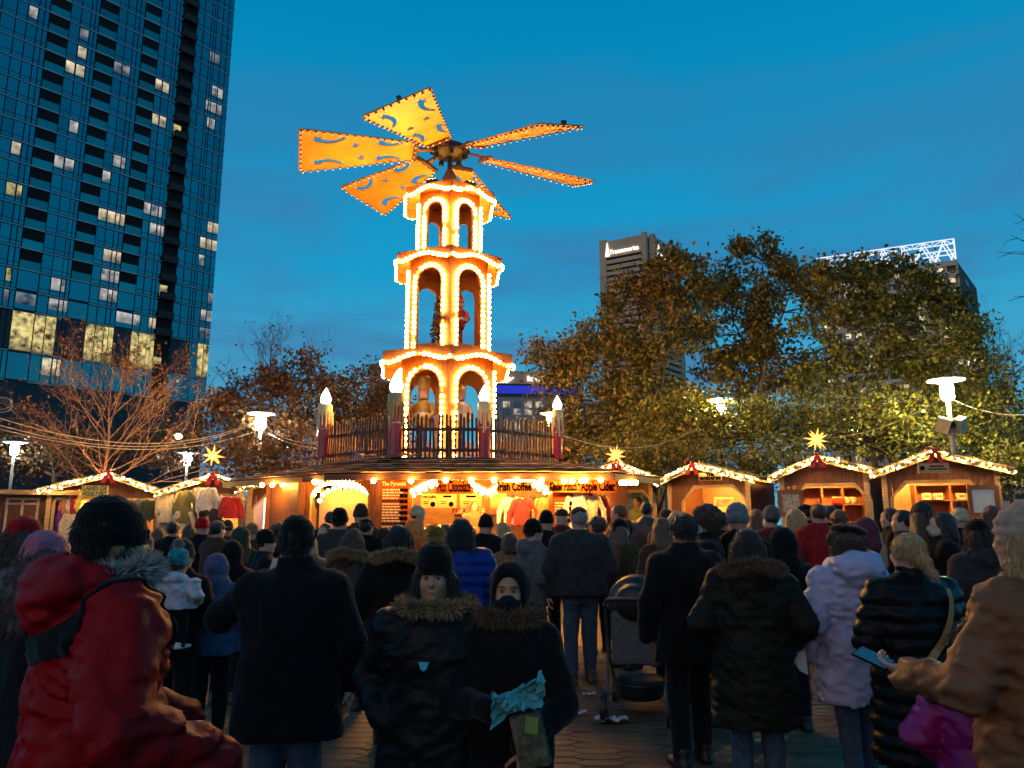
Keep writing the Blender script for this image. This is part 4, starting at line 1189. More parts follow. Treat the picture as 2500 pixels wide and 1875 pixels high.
def crate_shelf(px0, px1, rows, Y, label, uprights=2):
    x0, x1 = xat(px0, Y), xat(px1, Y); zs_ = [zat(p, Y) for p in rows]
    e = empty('goods_shelf', ((x0 + x1) / 2, Y, 0), rad(-14), label, 'shelf'); w = x1 - x0
    for z in zs_:
        mb = MB(); mb.box((0, 0, z), (w, 0.36, 0.035)); mb.build('board', W_SHELF, e)
    for i in range(uprights + 2):
        x = -w / 2 + w * i / (uprights + 1)
        mb = MB(); mb.box((x, 0, max(zs_) / 2 + 0.01), (0.045, 0.38, max(zs_))); mb.build('upright', W_SHELF, e)
    mb = MB(); mb.box((0, 0.19, max(zs_) / 2), (w, 0.015, max(zs_))); mb.build('back_panel', W_SHELF, e)
    return zs_
zz = crate_shelf(1965, 2105, (1190, 1232, 1275, 1310), 19.2, 'orange pine shelf unit in the stall under the paper star')
JARS = [M('jar_red_label', (0.5, 0.07, 0.03), 0.3), M('jar_cream_label', (0.65, 0.55, 0.32), 0.35), M('tin_white', (0.75, 0.68, 0.5), 0.3)]
def jar(px, zsh, Y, mi, label, w=0.11, h=0.17, square=False):
    e = empty('jar' if not square else 'tin', (xat(px, Y), Y, zsh + 0.019), 0, label, 'jar' if not square else 'tin', 'goods on the stall shelves')
    mb = MB()
    if square: mb.box((0, 0, h / 2), (w * 1.7, w * 1.2, h))
    else: mb.lathe([(w * .9, 0), (w, 0.02), (w, h * .8), (w * .7, h * .9)], 12)
    mb.build('body', JARS[mi], e, not square)
    mb = MB()
    if square: mb.box((0, -w * 0.605, h / 2), (w * 1.2, 0.004, h * .4)); mb.build('label_print', GRN, e)
    else: mb.lathe([(w * .75, h * .88), (w * .75, h)], 12); mb.build('lid', JARS[1], e, True)
for i, px in enumerate((2046, 2058, 2072, 2086)):
    jar(px, zz[1], 19.05, (0, 0, 1, 1)[i], ('red', 'second red', 'cream', 'second cream')[i] + ' round jar on the upper shelf of the jar stall')
zz = crate_shelf(2245, 2400, (1184, 1222, 1265, 1300), 18.3, 'brown shelf unit with white tins in the end stall', 1)
for i, px in enumerate((2268, 2297, 2352, 2375)):
    jar(px, zz[1], 18.15, 2, ('leftmost', 'second', 'third', 'rightmost')[i] + ' white square tin on the end stall shelf', 0.10, 0.15, True)
# winter picture in the first stall: a board with painted blue frost
fm = M('frost_picture', (0.30, 0.46, 0.62), 0.6, 0.75, 9, detail=8)
c = P(1545, 1275, 21.4); mb = MB(); mb.box((0, 0, 0.42), (0.95, 0.02, 0.95)); o = mb.build('winter_picture', fm, None); o.location = (c.x, c.y, c.z - 0.05)
tag(o, 'blue and white frosty winter picture hung inside a stall', 'picture')
c = P(1468, 1278, 21.2); mb = MB(); mb.box((0, 0, 0.35), (0.42, 0.03, 0.85)); o = mb.build('cupboard_door', W_SHELF, None); o.location = c
tag(o, 'brown cupboard door inside the stall with the winter picture', 'cupboard')
c = P(1770, 1270, 20.4); e = empty('nut_poster', c, rad(-20), 'cream poster with a brown photo inside the nut stall', 'poster')
mb = MB(); mb.box((0, 0, 0.3), (0.5, 0.02, 0.62)); mb.build('sheet', M('poster_cream', (0.7, 0.5, 0.2), 0.6), e)
mb = MB(); mb.box((0, -0.012, 0.45), (0.42, 0.006, 0.2)); mb.build('photo_print', M('poster_photo', (0.3, 0.2, 0.1), 0.5, 0.7, 14), e)
# plain side door on the far left stall
c = P(45, 1320, 20.6); e = empty('side_hut', (c.x, c.y, 0), rad(30), 'dark brown hut side with pale cross-framed door at the picture edge', 'hut')
hz = zat(1207, 20.6)
mb = MB(); mb.box((0, 0, hz / 2), (1.9, 0.06, hz)); mb.build('wall', W_BR, e)
mb = MB(); mb.box((0.1, -0.1, hz + 0.05), (2.4, 0.5, 0.12)); mb.build('eave_board', W_TRIM, e)
mb = MB(); z0 = 1.2; z1 = hz - 0.12
for x in (-0.35, 0.0, 0.35): mb.box((x, -0.045, (z0 + z1) / 2), (0.06, 0.03, z1 - z0))
for z in (z1, z1 - 0.13, z0): mb.box((0, -0.046, z), (0.78, 0.028, 0.05))
mb.build('door_frame', M('pale_pink_paint', (0.45, 0.33, 0.26)), e)

# ------------------------------------------------------------------ hanging clothes
def garment_mesh(kind, seed):
    s = Solid(); r = random.Random(seed)
    if kind == 'sweater':
        s.loft([(0.0, 0, 0, 0.23, 0.055), (0.25, 0, 0, 0.22, 0.06), (0.5, 0, 0, 0.22, 0.055), (0.6, 0, 0, 0.15, 0.045), (0.64, 0, 0, 0.08, 0.04)], 0.03)
        for sx in (-1, 1): s.chain([(sx * 0.17, 0, 0.54), (sx * 0.30, 0.01, 0.30), (sx * 0.33, 0, 0.04)], [0.075, 0.06, 0.05], 0.04)
        s.ell((0, 0, 0.66), (0.07, 0.06, 0.06), 0.02, 's')
    elif kind == 'coat':
        s.loft([(0.0, 0, 0, 0.26, 0.07), (0.4, 0, 0, 0.22, 0.06), (0.85, 0, 0, 0.20, 0.055), (0.95, 0, 0, 0.14, 0.045), (1.0, 0, 0, 0.07, 0.04)], 0.03)
        for sx in (-1, 1): s.chain([(sx * 0.16, 0, 0.90), (sx * 0.27, 0.01, 0.62), (sx * 0.28, 0, 0.32)], [0.075, 0.06, 0.05], 0.04)
    else:
        s.loft([(0.0, 0, 0, 0.10, 0.03), (0.5, 0, 0, 0.09, 0.03), (0.75, 0, 0, 0.05, 0.03)], 0.02)
    o = seed * 7.3
    s.disp = lambda x, y, z: (0.030 * (vnoise(x * 16 + o, y * 6, z * 3.5 + o) - 0.5) + 0.014 * (vnoise(x * 30, y * 10 + o, z * 12) - 0.5)).astype(np.float32)
    return s.mesh(kind, M('knit_white', (0.62, 0.55, 0.42), 0.9), 0.02)
GARM = {k: [garment_mesh(k, i + 1 + 3 * j) for i in range(2)] for j, k in enumerate(('sweater', 'coat', 'scarf'))}
CLOTH = {n: M('cloth_' + n, c, 0.9, 0.25, 14, bump=0.3, bscale=120) for n, c in dict(white=(0.70, 0.66, 0.58), cream=(0.60, 0.50, 0.32), red=(0.42, 0.02, 0.03), maroon=(0.16, 0.02, 0.025), green=(0.05, 0.085, 0.04), olive=(0.16, 0.15, 0.06), dark=(0.03, 0.028, 0.028), orange=(0.60, 0.22, 0.03), purple=(0.22, 0.05, 0.35), pink=(0.6, 0.2, 0.22), tan=(0.40, 0.28, 0.14), yellow=(0.7, 0.5, 0.06), blue=(0.04, 0.07, 0.3)).items()}
def hang(px, py_top, Y, kind, col, where, s=1.0, i=0, rz=0.0):
    me = GARM[kind][i % 2]; top = {'sweater': 0.66, 'coat': 1.02, 'scarf': 0.77}[kind] * s
    p = P(px, py_top, Y)
    g = soft_mat(link('hanging_' + kind, me, None, (p.x, p.y, p.z - top), (0, 0, rz), s), CLOTH[col])
    tag(g, '%s %s hanging %s' % (col, kind, where), kind, 'clothes hung up for sale')
    mb = MB(); h = {'sweater': 0.63, 'coat': 0.99, 'scarf': 0.74}[kind]
    mb.tube([(-0.12, 0, h - 0.03), (0, 0, h + 0.03), (0.12, 0, h - 0.03)], 0.008, 5); mb.tube([(0, 0, h + 0.03), (0, 0, h + 0.10), (0.025, 0, h + 0.115), (0.04, 0, h + 0.09)], 0.006, 5)
    mb.build('hanger', METAL_D, g)
    return g
hang(1252, 1210, 17.7, 'sweater', 'white', 'between the drinks booth posts, beside the red sweater', 1.0, 0)
hang(1276, 1212, 17.6, 'sweater', 'red', 'in the drinks booth opening', 1.0, 1)
hang(1302, 1210, 17.7, 'coat', 'dark', 'beside the red sweater in the drinks booth', 0.8, 0)
hang(1325, 1212, 17.6, 'coat', 'olive', 'next to the price board in the drinks booth', 0.8, 1)
hang(1404, 1203, 17.0, 'coat', 'white', 'beneath the Apple Cider sign, next to the price board', 0.85, 0)
hang(1440, 1205, 17.1, 'sweater', 'cream', 'under the Apple Cider sign', 1.0, 1)
hang(1455, 1206, 17.3, 'sweater', 'maroon', 'under the end of the Apple Cider sign', 1.0, 0)
hang(1466, 1206, 17.5, 'coat', 'green', 'at the corner of the drinks booth beside the stall window', 0.7, 0)
for k, (px, py, kd, cl, w) in enumerate(((118, 1232, 'sweater', 'green', 'at the open side of the knitwear stall'), (148, 1196, 'scarf', 'maroon', 'at the outer end of the knitwear scarf row'), (157, 1196, 'scarf', 'pink', 'in the knitwear scarf row beside the maroon one'),
        (166, 1194, 'scarf', 'orange', 'in the middle of the knitwear scarf row'), (176, 1194, 'scarf', 'white', 'in the knitwear scarf row beside the orange one'), (186, 1192, 'scarf', 'red', 'in the knitwear scarf row'), (196, 1192, 'scarf', 'yellow', 'at the inner end of the knitwear scarf row'),
        (150, 1238, 'scarf', 'purple', 'below the scarf row of the knitwear stall'), (162, 1250, 'scarf', 'yellow', 'low under the scarf row of the knitwear stall'), (175, 1250, 'coat', 'cream', 'below the scarf row of the knitwear stall'),
        (345, 1215, 'coat', 'tan', 'inside the knitwear stall near the valley of the roofs'), (366, 1218, 'sweater', 'olive', 'inside the knitwear stall beside the tan coat'))):
    hang(px, py, 21.0, kd, cl, w, 0.85 if kd != 'scarf' else 0.9, k, rad(20))
for k, (px, py, kd, cl, w) in enumerate(((412, 1192, 'coat', 'cream', 'under the valley between the two clothing stalls'), (432, 1192, 'coat', 'tan', 'second in the clothing row under the star'), (455, 1194, 'coat', 'olive', 'third in the clothing row under the star'),
        (492, 1186, 'sweater', 'cream', 'beneath the bow of the pale clothing stall'), (510, 1188, 'coat', 'white', 'beneath the paper star'), (548, 1208, 'sweater', 'white', 'at the corner beside the white window stall'), (566, 1210, 'sweater', 'red', 'behind the white sweater at the stall corner'),
        (420, 1240, 'sweater', 'white', 'low in the clothing row under the roof valley'), (450, 1244, 'sweater', 'cream', 'low in the middle of the pale clothing stall'), (480, 1240, 'coat', 'olive', 'low under the bow of the pale clothing stall'), (520, 1240, 'coat', 'dark', 'low under the paper star'))):
    hang(px, py, 20.5 + 0.25 * (k % 2), kd, cl, w, 0.9, k, rad(10))
# ================================================================== ground
GROUND = M('asphalt_joint_dark', (0.022, 0.018, 0.015), 0.85, 0.3, 3, bump=0.3, bscale=120)
mb = MB(); mb.add([(-900, -60, 0), (900, -60, 0), (900, 1500, 0), (-900, 1500, 0)], [(0, 1, 2, 3)])
ground = mb.build('ground', GROUND); ground['kind'] = 'structure'

# ================================================================== glass tower
dirv = Vector((0.67, 0.742, 0))
A0 = Vector((xat(0, 104, 40), 104.0, 0))
tower = empty('glass_tower', A0, math.atan2(0.742, 0.67), 'tall blue glass apartment tower with dark balcony stripes and some lit windows', 'tower')
def s_at(px, py=300):
    dx, dy = (px - 1250.0) / FPX, (937.5 - py) / FPX
    rx, ry = dx, _ct - dy * _st
    # (t rx, t ry) = A0 + s dir
    det = rx * (-dirv.y) - ry * (-dirv.x)
    t = (A0.x * (-dirv.y) - A0.y * (-dirv.x)) / det
    return ((t * rx - A0.x) * dirv.x + (t * ry - A0.y) * dirv.y)
GLASS = M('tower_glass', (0.045, 0.235, 0.27), 0.10, 0.10, 0.05, metal=1.0, rnd=0.16)
GLASS2 = M('tower_glass_teal', (0.045, 0.24, 0.235), 0.16, 0.10, 0.05, metal=1.0, rnd=0.2)
MULL = M('tower_mullion', (0.008, 0.02, 0.03), 0.5)
BAND = M('tower_slab_band', (0.30, 0.46, 0.52), 0.45, 0.1, 0.3)
BALC_SHADE = M('balcony_shade', (0.004, 0.003, 0.003), 0.9)  # near-black for flat panels that paint the shade inside the balconies
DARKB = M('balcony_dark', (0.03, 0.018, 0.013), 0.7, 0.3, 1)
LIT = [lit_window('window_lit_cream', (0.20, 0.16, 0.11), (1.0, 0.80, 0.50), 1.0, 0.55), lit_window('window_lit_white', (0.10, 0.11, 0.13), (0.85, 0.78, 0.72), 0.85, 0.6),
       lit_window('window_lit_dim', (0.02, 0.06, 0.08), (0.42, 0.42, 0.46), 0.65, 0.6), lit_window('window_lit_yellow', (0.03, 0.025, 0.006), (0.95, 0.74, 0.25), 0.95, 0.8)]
# lit windows in photograph pixels: x0, y0, x1, y1, material
LITR = [(56, 8, 86, 45, 1), (48, 90, 74, 120, 2), (184, 60, 212, 100, 2), (150, 128, 212, 185, 0), (268, 150, 320, 195, 2), (370, 190, 416, 245, 0), (368, 272, 408, 320, 0), (140, 310, 190, 350, 1), (132, 395, 178, 442, 1),
        (20, 355, 54, 405, 0), (10, 450, 50, 500, 3), (254, 395, 302, 440, 1), (248, 525, 302, 575, 0), (355, 515, 396, 560, 1), (355, 565, 400, 605, 1), (502, 228, 540, 270, 1), (502, 272, 540, 312, 1), (505, 120, 542, 155, 2), (520, 0, 548, 16, 2),
        (490, 560, 532, 610, 0), (490, 612, 532, 645, 1), (492, 528, 530, 555, 2), (243, 612, 296, 655, 0), (240, 660, 284, 695, 1), (238, 705, 290, 750, 1), (112, 675, 162, 720, 1), (108, 720, 175, 772, 1), (54, 715, 98, 760, 2), (0, 650, 30, 700, 3),
        (0, 705, 20, 738, 2), (300, 765, 345, 800, 1), (362, 778, 384, 806, 0), (486, 765, 526, 800, 1), (486, 805, 524, 842, 2), (488, 735, 526, 760, 2), (488, 695, 528, 722, 0), (36, 175, 60, 190, 2), (95, 870, 155, 930, 0), (45, 885, 72, 925, 2)]
cols = []   # (s0, s1, type)
def add_panes(edges):
    for a, b in zip(edges[:-1], edges[1:]): cols.append((s_at(a), s_at(b), 'p'))
add_panes([-70, -35, 4, 33, 60, 75, 88]); cols.append((s_at(88), s_at(141), 'b'))
add_panes([141, 168, 193, 204, 214]); cols.append((s_at(214), s_at(262), 'b'))
add_panes([262, 284, 305, 316, 328]); cols.append((s_at(328), s_at(369), 'b'))
add_panes([369, 387, 406, 415, 424]); cols.append((s_at(424), s_at(460), 'd'))
add_panes([460, 478, 497, 504, 510, 525, 539, 552])
S0, S1 = cols[0][0], cols[-1][1]
zs_t = [21.8, 26.1, 32.2, 35.15] + [38.35 + 3.22 * k for k in range(22)]
mb = MB(); mb.box(((S0 + S1) / 2, 13.2, 55), (S1 - S0, 26, 110)); mb.build('wall', MULL, tower)
_pc = {}
def pane_me(w, h, y0, y1, mats, nm):
    k = (round(w, 1), round(h, 1), y0, nm)
    if k not in _pc:
        m_ = MB(); m_.box((0, (y0 + y1) / 2, h / 2), (w, abs(y1 - y0), h)); _pc[k] = m_.mesh(nm, mats)
    return _pc[k]
rest = MB(); count = 0
rg = random.Random(4)
panes = []
for fi, z in enumerate(zs_t):
    hfl = (zs_t[fi + 1] if fi + 1 < len(zs_t) else z + 3.22) - z
    for ci, (a, b, ty) in enumerate(cols):
        w = b - a - 0.16; x = (a + b) / 2; hp = hfl - 0.42
        if ty == 'b' and z < 38: ty = 'p'
        if ty == 'p':
            wp = A0 + dirv * x; px, py = proj(wp.x, wp.y, z + hfl * 0.5)
            lit = None
            for (x0, y0, x1, y1, m) in LITR:
                if x0 <= px <= x1 and y0 <= py <= y1: lit = m
            if 24 < z < 31 and any(x0 <= px <= x1 for x0, x1 in ((45, 130), (185, 270), (300, 385), (395, 420), (482, 528))): lit = 3
            elif 24 < z < 31 and px < 460: lit = -1
            panes.append((0 if lit is not None else 1, -abs(py - 450), x, z + 0.32, w, hp, lit))
        elif ty == 'b':
            mb = MB(); mb.box((x, -0.02, z + hfl / 2), (w + 0.1, 0.06, hfl - 0.02)); mb.build('balcony_shade_panel', BALC_SHADE, tower)
            link('balcony_railing', pane_me(w, 1.25, -0.24, -0.16, GLASS2, 'balcony_railing'), tower, (x, 0, z + 0.22))
            link('balcony_slab', pane_me(w + 0.1, 0.2, -0.24, 0.0, BAND, 'balcony_slab'), tower, (x, 0, z))
        else:
            mb = MB(); mb.box((x, -0.02, z + hfl / 2), (w + 0.1, 0.06, hfl - 0.02)); mb.build('balcony_shade_panel', BALC_SHADE, tower)
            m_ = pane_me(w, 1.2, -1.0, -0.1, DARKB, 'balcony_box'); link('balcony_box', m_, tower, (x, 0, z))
            if rg.random() < 0.13:
                link('window', pane_me(1.2, 1.9, -0.16, -0.06, LIT[3], 'lit_door'), tower, (x - 0.6, 0, z + 0.6))
panes.sort(key=lambda q: (q[0], -q[1]))
for i, (_, _, x, z, w, hp, lit) in enumerate(panes):
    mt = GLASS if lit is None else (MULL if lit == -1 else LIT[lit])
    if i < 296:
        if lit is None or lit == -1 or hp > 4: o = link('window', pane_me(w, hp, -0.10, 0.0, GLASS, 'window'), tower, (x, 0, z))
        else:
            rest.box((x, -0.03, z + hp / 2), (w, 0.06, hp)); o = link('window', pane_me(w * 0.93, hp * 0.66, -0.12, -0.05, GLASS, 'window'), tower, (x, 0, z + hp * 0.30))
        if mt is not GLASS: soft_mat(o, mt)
    else: rest.box((x, -0.05, z + hp / 2), (w, 0.10, hp))
o = rest.build('window_grid', GLASS, tower); o['kind'] = 'stuff'
for z in zs_t:
    for a, b in ((S0, s_at(88)), (s_at(141), s_at(214)), (s_at(262), s_at(328)), (s_at(369), s_at(424)), (s_at(460), S1)):
        if z < 38 and a != s_at(460):
            pass
        mb = MB(); mb.box(((a + b) / 2, -0.07, z + 0.12), (b - a, 0.16, 0.17)); mb.build('floor_band', BAND, tower)
mb = MB()
for z in zs_t[4:]:
    mb.box(((S0 + S1) / 2, -0.06, z + 1.0), (S1 - S0, 0.11, 0.10))
# bars only cross the glass, not the balconies
mb2 = MB()
for z in zs_t[3:]:
    for a, b in ((S0, s_at(88)), (s_at(141), s_at(214)), (s_at(262), s_at(328)), (s_at(369), s_at(424)), (s_at(460), S1)):
        mb2.box(((a + b) / 2, -0.06, z + 0.95), (b - a, 0.13, 0.09))
o = mb2.build('transom_bars', MULL, tower); o['kind'] = 'stuff'

# ================================================================== concrete office tower with lit lettering
CONC = M('brown_concrete', (0.62, 0.38, 0.23), 0.85, 0.12, 0.12, bump=0.1, bscale=2)
CONCD = M('office_dark_glass', (0.02, 0.018, 0.018), 0.3, 0.3, 0.3)
SIGNW = EM('sign_letters_white', (1.0, 0.97, 0.9), 1.6)
zr_ = zat(570, 330)
c0 = Vector((xat(1584, 330, zr_), 330, 0)); cl = Vector((xat(1463, 342, zr_), 342, 0)); cr = Vector((xat(1661, 353, zr_), 353, 0))
off = empty('office_tower', c0, 0, 'brown concrete office tower with glowing white lettering near its top', 'tower')
def face(a, b, parent, zt, nfl, fh, top, nm, txt_side, gap0, gap1):
    u = (b - a).normalized(); n = Vector((u.y, -u.x, 0)); L = (b - a).length
    T = Matrix(((u.x, 0, n.x, (a - c0).x), (u.y, 0, n.y, (a - c0).y), (0, 1, 0, 0), (0, 0, 0, 1)))
    mb = MB(); mb.prism([(gap0, 0), (L - gap1, 0), (L - gap1, zt - top), (gap0, zt - top)], 0.2, T @ Matrix.Translation((0, 0, -2.0))); mb.build('dark_glass', CONCD, parent)
    mb = MB(); mb.prism([(gap0, zt - top), (L - gap1, zt - top), (L - gap1, zt), (gap0, zt)], 1.6, T @ Matrix.Translation((0, 0, -1.7))); mb.build('parapet_panel', CONC, parent)
    for x0, x1 in ((0, gap0), (L - gap1, L)):
        mb = MB(); mb.prism([(x0, 0), (x1, 0), (x1, zt + 1.0), (x0, zt + 1.0)], 2.4, T @ Matrix.Translation((0, 0, -2.2))); mb.build('corner_pier', CONC, parent)
    for k in range(nfl):
        z1 = zt - top - k * fh - fh * 0.36; z0 = z1 - fh * 0.62
        mb = MB(); mb.prism([(gap0, z0), (L - gap1, z0), (L - gap1, z1), (gap0, z1)], 1.2, T @ Matrix.Translation((0, 0, -1.6))); mb.build('spandrel', CONC, parent)
    return T, L
T, L = face(cl, c0 - Vector((1.4, -0.1, 0)), off, zr_, 22, 2.9, 8.2, 'front', 1, 3.2, 2.2)
def sky_text(txt, size, T, x, z, parent, mat=SIGNW, sx=1.0, out=0.3, nm='lettering', align='LEFT'):
    me = text_mesh(txt, size, mat, 0.15, 0.03 * size / 2, align)
    o = link(nm, me, parent); o.matrix_local = T @ Matrix.Translation((x, z, out)) @ Matrix.Diagonal((sx, 1, 1, 1))
    return o
sky_text('Transamerica', 3.1, T, 5.2, zr_ - 5.9, off, sx=0.86)
mb = MB(); mb.prism([(3.0, zr_ - 7.6), (5.3, zr_ - 7.6), (4.6, zr_ - 3.0), (4.15, zr_ - 0.6), (3.7, zr_ - 3.0)], 0.3, T @ Matrix.Translation((0, 0, 0.1))); mb.build('emblem', SIGNW, off)
T2, L2 = face(c0 + Vector((2.2, 1.6, 0)), cr, off, zr_ - 0.3, 22, 2.9, 11.5, 'side', 1, 2.0, 2.2)
sky_text('Transamerica', 3.0, T2, 6.0, zr_ - 9.0, off, sx=1.05)
mb = MB(); mb.prism([(3.4, zr_ - 10.6), (5.8, zr_ - 10.6), (5.2, zr_ - 6.0), (4.6, zr_ - 3.4), (4.0, zr_ - 6.0)], 0.3, T2 @ Matrix.Translation((0, 0, 0.1))); mb.build('emblem', SIGNW, off)
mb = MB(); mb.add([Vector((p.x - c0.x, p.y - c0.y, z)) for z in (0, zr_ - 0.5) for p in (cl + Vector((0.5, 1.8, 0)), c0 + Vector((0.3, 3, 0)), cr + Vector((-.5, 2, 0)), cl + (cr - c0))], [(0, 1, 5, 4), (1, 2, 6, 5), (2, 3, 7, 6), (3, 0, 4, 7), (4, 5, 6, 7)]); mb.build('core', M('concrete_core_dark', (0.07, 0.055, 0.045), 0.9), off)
mb = MB()
for k, f in enumerate((0.15, 0.6, 0.9)): mb.tube([(cl - c0).lerp(Vector((0, 0, 0)), f) + Vector((0, 3, zr_ - 1)), (cl - c0).lerp(Vector((0, 0, 0)), f) + Vector((0, 3, zr_ + 3))], 0.08, 5)
mb.build('antenna', METAL_D, off)['kind'] = 'stuff'

# ================================================================== hotel slab with lit truss crown
zh = zat(634, 200)
hr, hl = Vector((xat(2334, 200, zh), 200, 0)), Vector((xat(1998, 216, zh), 216, 0))
hs = Vector((xat(2384, 226, zh), 226, 0))
hot = empty('hotel_block', hr, 0, 'wide grey hotel block behind the trees with glowing white truss crown', 'hotel')
u = (hr - hl).normalized(); n = Vector((u.y, -u.x, 0)); L = (hr - hl).length
TH = Matrix(((u.x, 0, n.x, (hl - hr).x), (u.y, 0, n.y, (hl - hr).y), (0, 1, 0, 0), (0, 0, 0, 1)))
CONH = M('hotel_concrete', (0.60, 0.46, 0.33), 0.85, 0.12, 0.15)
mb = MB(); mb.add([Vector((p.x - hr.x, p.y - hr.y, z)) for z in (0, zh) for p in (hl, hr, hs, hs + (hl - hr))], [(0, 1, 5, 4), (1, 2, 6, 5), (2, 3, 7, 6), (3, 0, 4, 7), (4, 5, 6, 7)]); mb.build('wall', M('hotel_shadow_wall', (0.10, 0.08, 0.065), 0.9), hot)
nf, nb = 21, 13
for k in range(nf):
    z = zh - 3.2 * k - 1.0
    if z < 8: break
    mb = MB(); mb.prism([(0, z - 0.75), (L, z - 0.75), (L, z + 0.75), (0, z + 0.75)], 0.9, TH); mb.build('floor_band', CONH, hot)
for k in range(nb + 1):
    x = L * k / nb; mb = MB(); mb.box((x, zh / 2, 0.25), (0.6, zh, 0.5), T=TH); mb.build('pier', CONH, hot)
rg = random.Random(9)
LITH = lit_window('hotel_window_lit', (0.25, 0.18, 0.08), (1.0, 0.82, 0.5), 1.0, 0.3)
for k in range(nf - 1):
    z = zh - 3.2 * k - 3.4
    for j in range(nb):
        if rg.random() < 0.42:
            mb = MB(); mb.box((L * (j + 0.5) / nb, z + 0.8, 0.1), (L / nb * 0.55, 1.3, 0.15), T=TH); mb.build('window', LITH, hot)
us = (hs - hr).normalized(); ns_ = Vector((us.y, -us.x, 0))
TS = Matrix(((us.x, 0, ns_.x, 0), (us.y, 0, ns_.y, 0), (0, 1, 0, 0), (0, 0, 0, 1)))
for k in range(18):
    z = zh - 3.2 * k - 3.2
    mb = MB(); mb.box((14, z, 0.1), (6, 1.6, 0.2), T=TS); mb.build('window', CONCD, hot)
TRUSS = EM('truss_tube_glow', (0.78, 0.86, 1.0), 1.15)
TRUSS2 = M('truss_panel', (0.30, 0.36, 0.45), 0.4)
th_ = zat(582, 200) - zh
nbay = 7
for j in range(nbay):
    x0, x1 = L * j / nbay, L * (j + 1) / nbay; xm = (x0 + x1) / 2; mb = MB()
    q = lambda x, z, d: TH @ Vector((x, zh + z, -d))
    for d in (0.3, 4.5):
        mb.bar(q(x0, th_, d), q(x1, th_, d), 0.26); mb.bar(q(x0, th_ * .5, d), q(x1, th_ * .5, d), 0.26)
        mb.bar(q(x0, 0.2, d), q(xm, th_, d), 0.30); mb.bar(q(xm, th_, d), q(x1, 0.2, d), 0.30)
        mb.bar(q(x0, th_ * .5, d), q((x0 + xm) / 2, 0.2, d), 0.22); mb.bar(q(x1, th_ * .5, d), q((x1 + xm) / 2, 0.2, d), 0.22)
    mb.bar(q(x0, th_, 0.3), q(x0, th_, 4.5), 0.24); mb.bar(q(xm, th_, 0.3), q(x0, th_, 4.5), 0.16); mb.bar(q(xm, th_, .3), q(x1, th_, 4.5), 0.16)
    mb.build('truss_bay', TRUSS, hot)
    mb = MB(); mb.add([q(x0, 0.1, 0.2), q(x0, th_, 0.2), q(x0, th_, 4.4), q(x0, 0.1, 4.4)], [(0, 1, 2, 3)]); mb.build('truss_panel', TRUSS2, hot)
mb = MB(); mb.bar(TH @ Vector((L, zh, -0.3)), TH @ Vector((L, zh + th_, -0.3)), 0.3); mb.bar(TH @ Vector((L, zh + th_, -0.3)), TH @ Vector((L, zh + th_, -4.5)), 0.3); mb.build('truss_end', TRUSS, hot)
# lower wing with a small lit square sign
wg = P(2480, 1100, 150)
w0, w1 = xat(2360, 160, 20), xat(2470, 160, 20); zw = zat(862, 160)
lo = empty('low_block', ((w0 + w1) / 2, 160, 0), rad(-8), 'stepped grey block with small square lit sign beside the hotel', 'building')
for i, (fx0, fx1, pz) in enumerate(((0.0, 0.62, 862), (0.62, 0.86, 985), (0.86, 1.12, 1040))):
    z = zat(pz, 160); x = ((fx0 + fx1) / 2 - 0.5) * (w1 - w0)
    mb = MB(); mb.box((x, 6, z / 2), ((fx1 - fx0) * (w1 - w0), 12, z)); mb.build('wall', CONH, lo)
    for k in range(9):
        if z - 2.6 * k > 8:
            mb = MB(); mb.box((x, -0.05, z - 2.6 * k - 1.8), ((fx1 - fx0) * (w1 - w0) * 0.85, 0.12, 1.1)); mb.build('window_band', CONCD if (k + i) % 3 else LITH, lo)
c = P(2381, 886, 159); mb = MB(); mb.box((c.x - (w0 + w1) / 2, -0.4, c.z), (1.9, 0.3, 1.9)); mb.build('sign_panel', SIGNW, lo)
mb = MB(); mb.box((c.x - (w0 + w1) / 2 + .1, -0.58, c.z + .2), (1.1, 0.05, 0.5)); mb.box((c.x - (w0 + w1) / 2 - .1, -0.58, c.z - .35), (0.9, 0.05, 0.35)); mb.build('sign_print', INKD, lo)

# ================================================================== bank block behind the candles
bY = 120.0
bx0, bx1 = xat(1205, bY, 20), xat(1420, bY, 20)
bank = empty('bank_block', ((bx0 + bx1) / 2, bY, 0), rad(4), 'grey low block with white lettering and blue light band behind the candles', 'building')
bw_ = bx1 - bx0; zt = zat(903, bY); zm = zat(938, bY); zn = zat(968, bY)
mb = MB(); mb.box((0, 8, zn / 2), (bw_, 16, zn)); mb.build('wall', M('bank_stone', (0.30, 0.27, 0.28), 0.8, 0.1, 0.3), bank)
mb = MB(); mb.box((0.3, 8.2, (zm + zt) / 2), (bw_ - 1.2, 14, zt - zm)); mb.build('penthouse', CONC, bank)
mb = MB(); mb.box((0, 8, (zn + zm) / 2), (bw_ + 0.6, 16.6, zm - zn - 0.02)); mb.build('cornice', CONCD, bank)
mb = MB(); mb.box((0, -0.4, (zn + zm) / 2), (bw_ * 0.98, 0.15, (zm - zn) * 0.62)); mb.build('light_band', M('blue_light_band', (0.0, 0.0, 0.02), 0.4, emit=0.55, ecol=(0.03, 0.05, 0.95)), bank)
TB = Matrix(((1, 0, 0, 0), (0, 0, -1, 1.15), (0, 1, 0, 0), (0, 0, 0, 1)))
sky_text('Bank of America', 1.15, TB, xat(1288, bY, zt) - (bx0 + bx1) / 2, (zm + zt) / 2 - 0.1, bank, sx=0.72, out=0.12)
mb = MB()
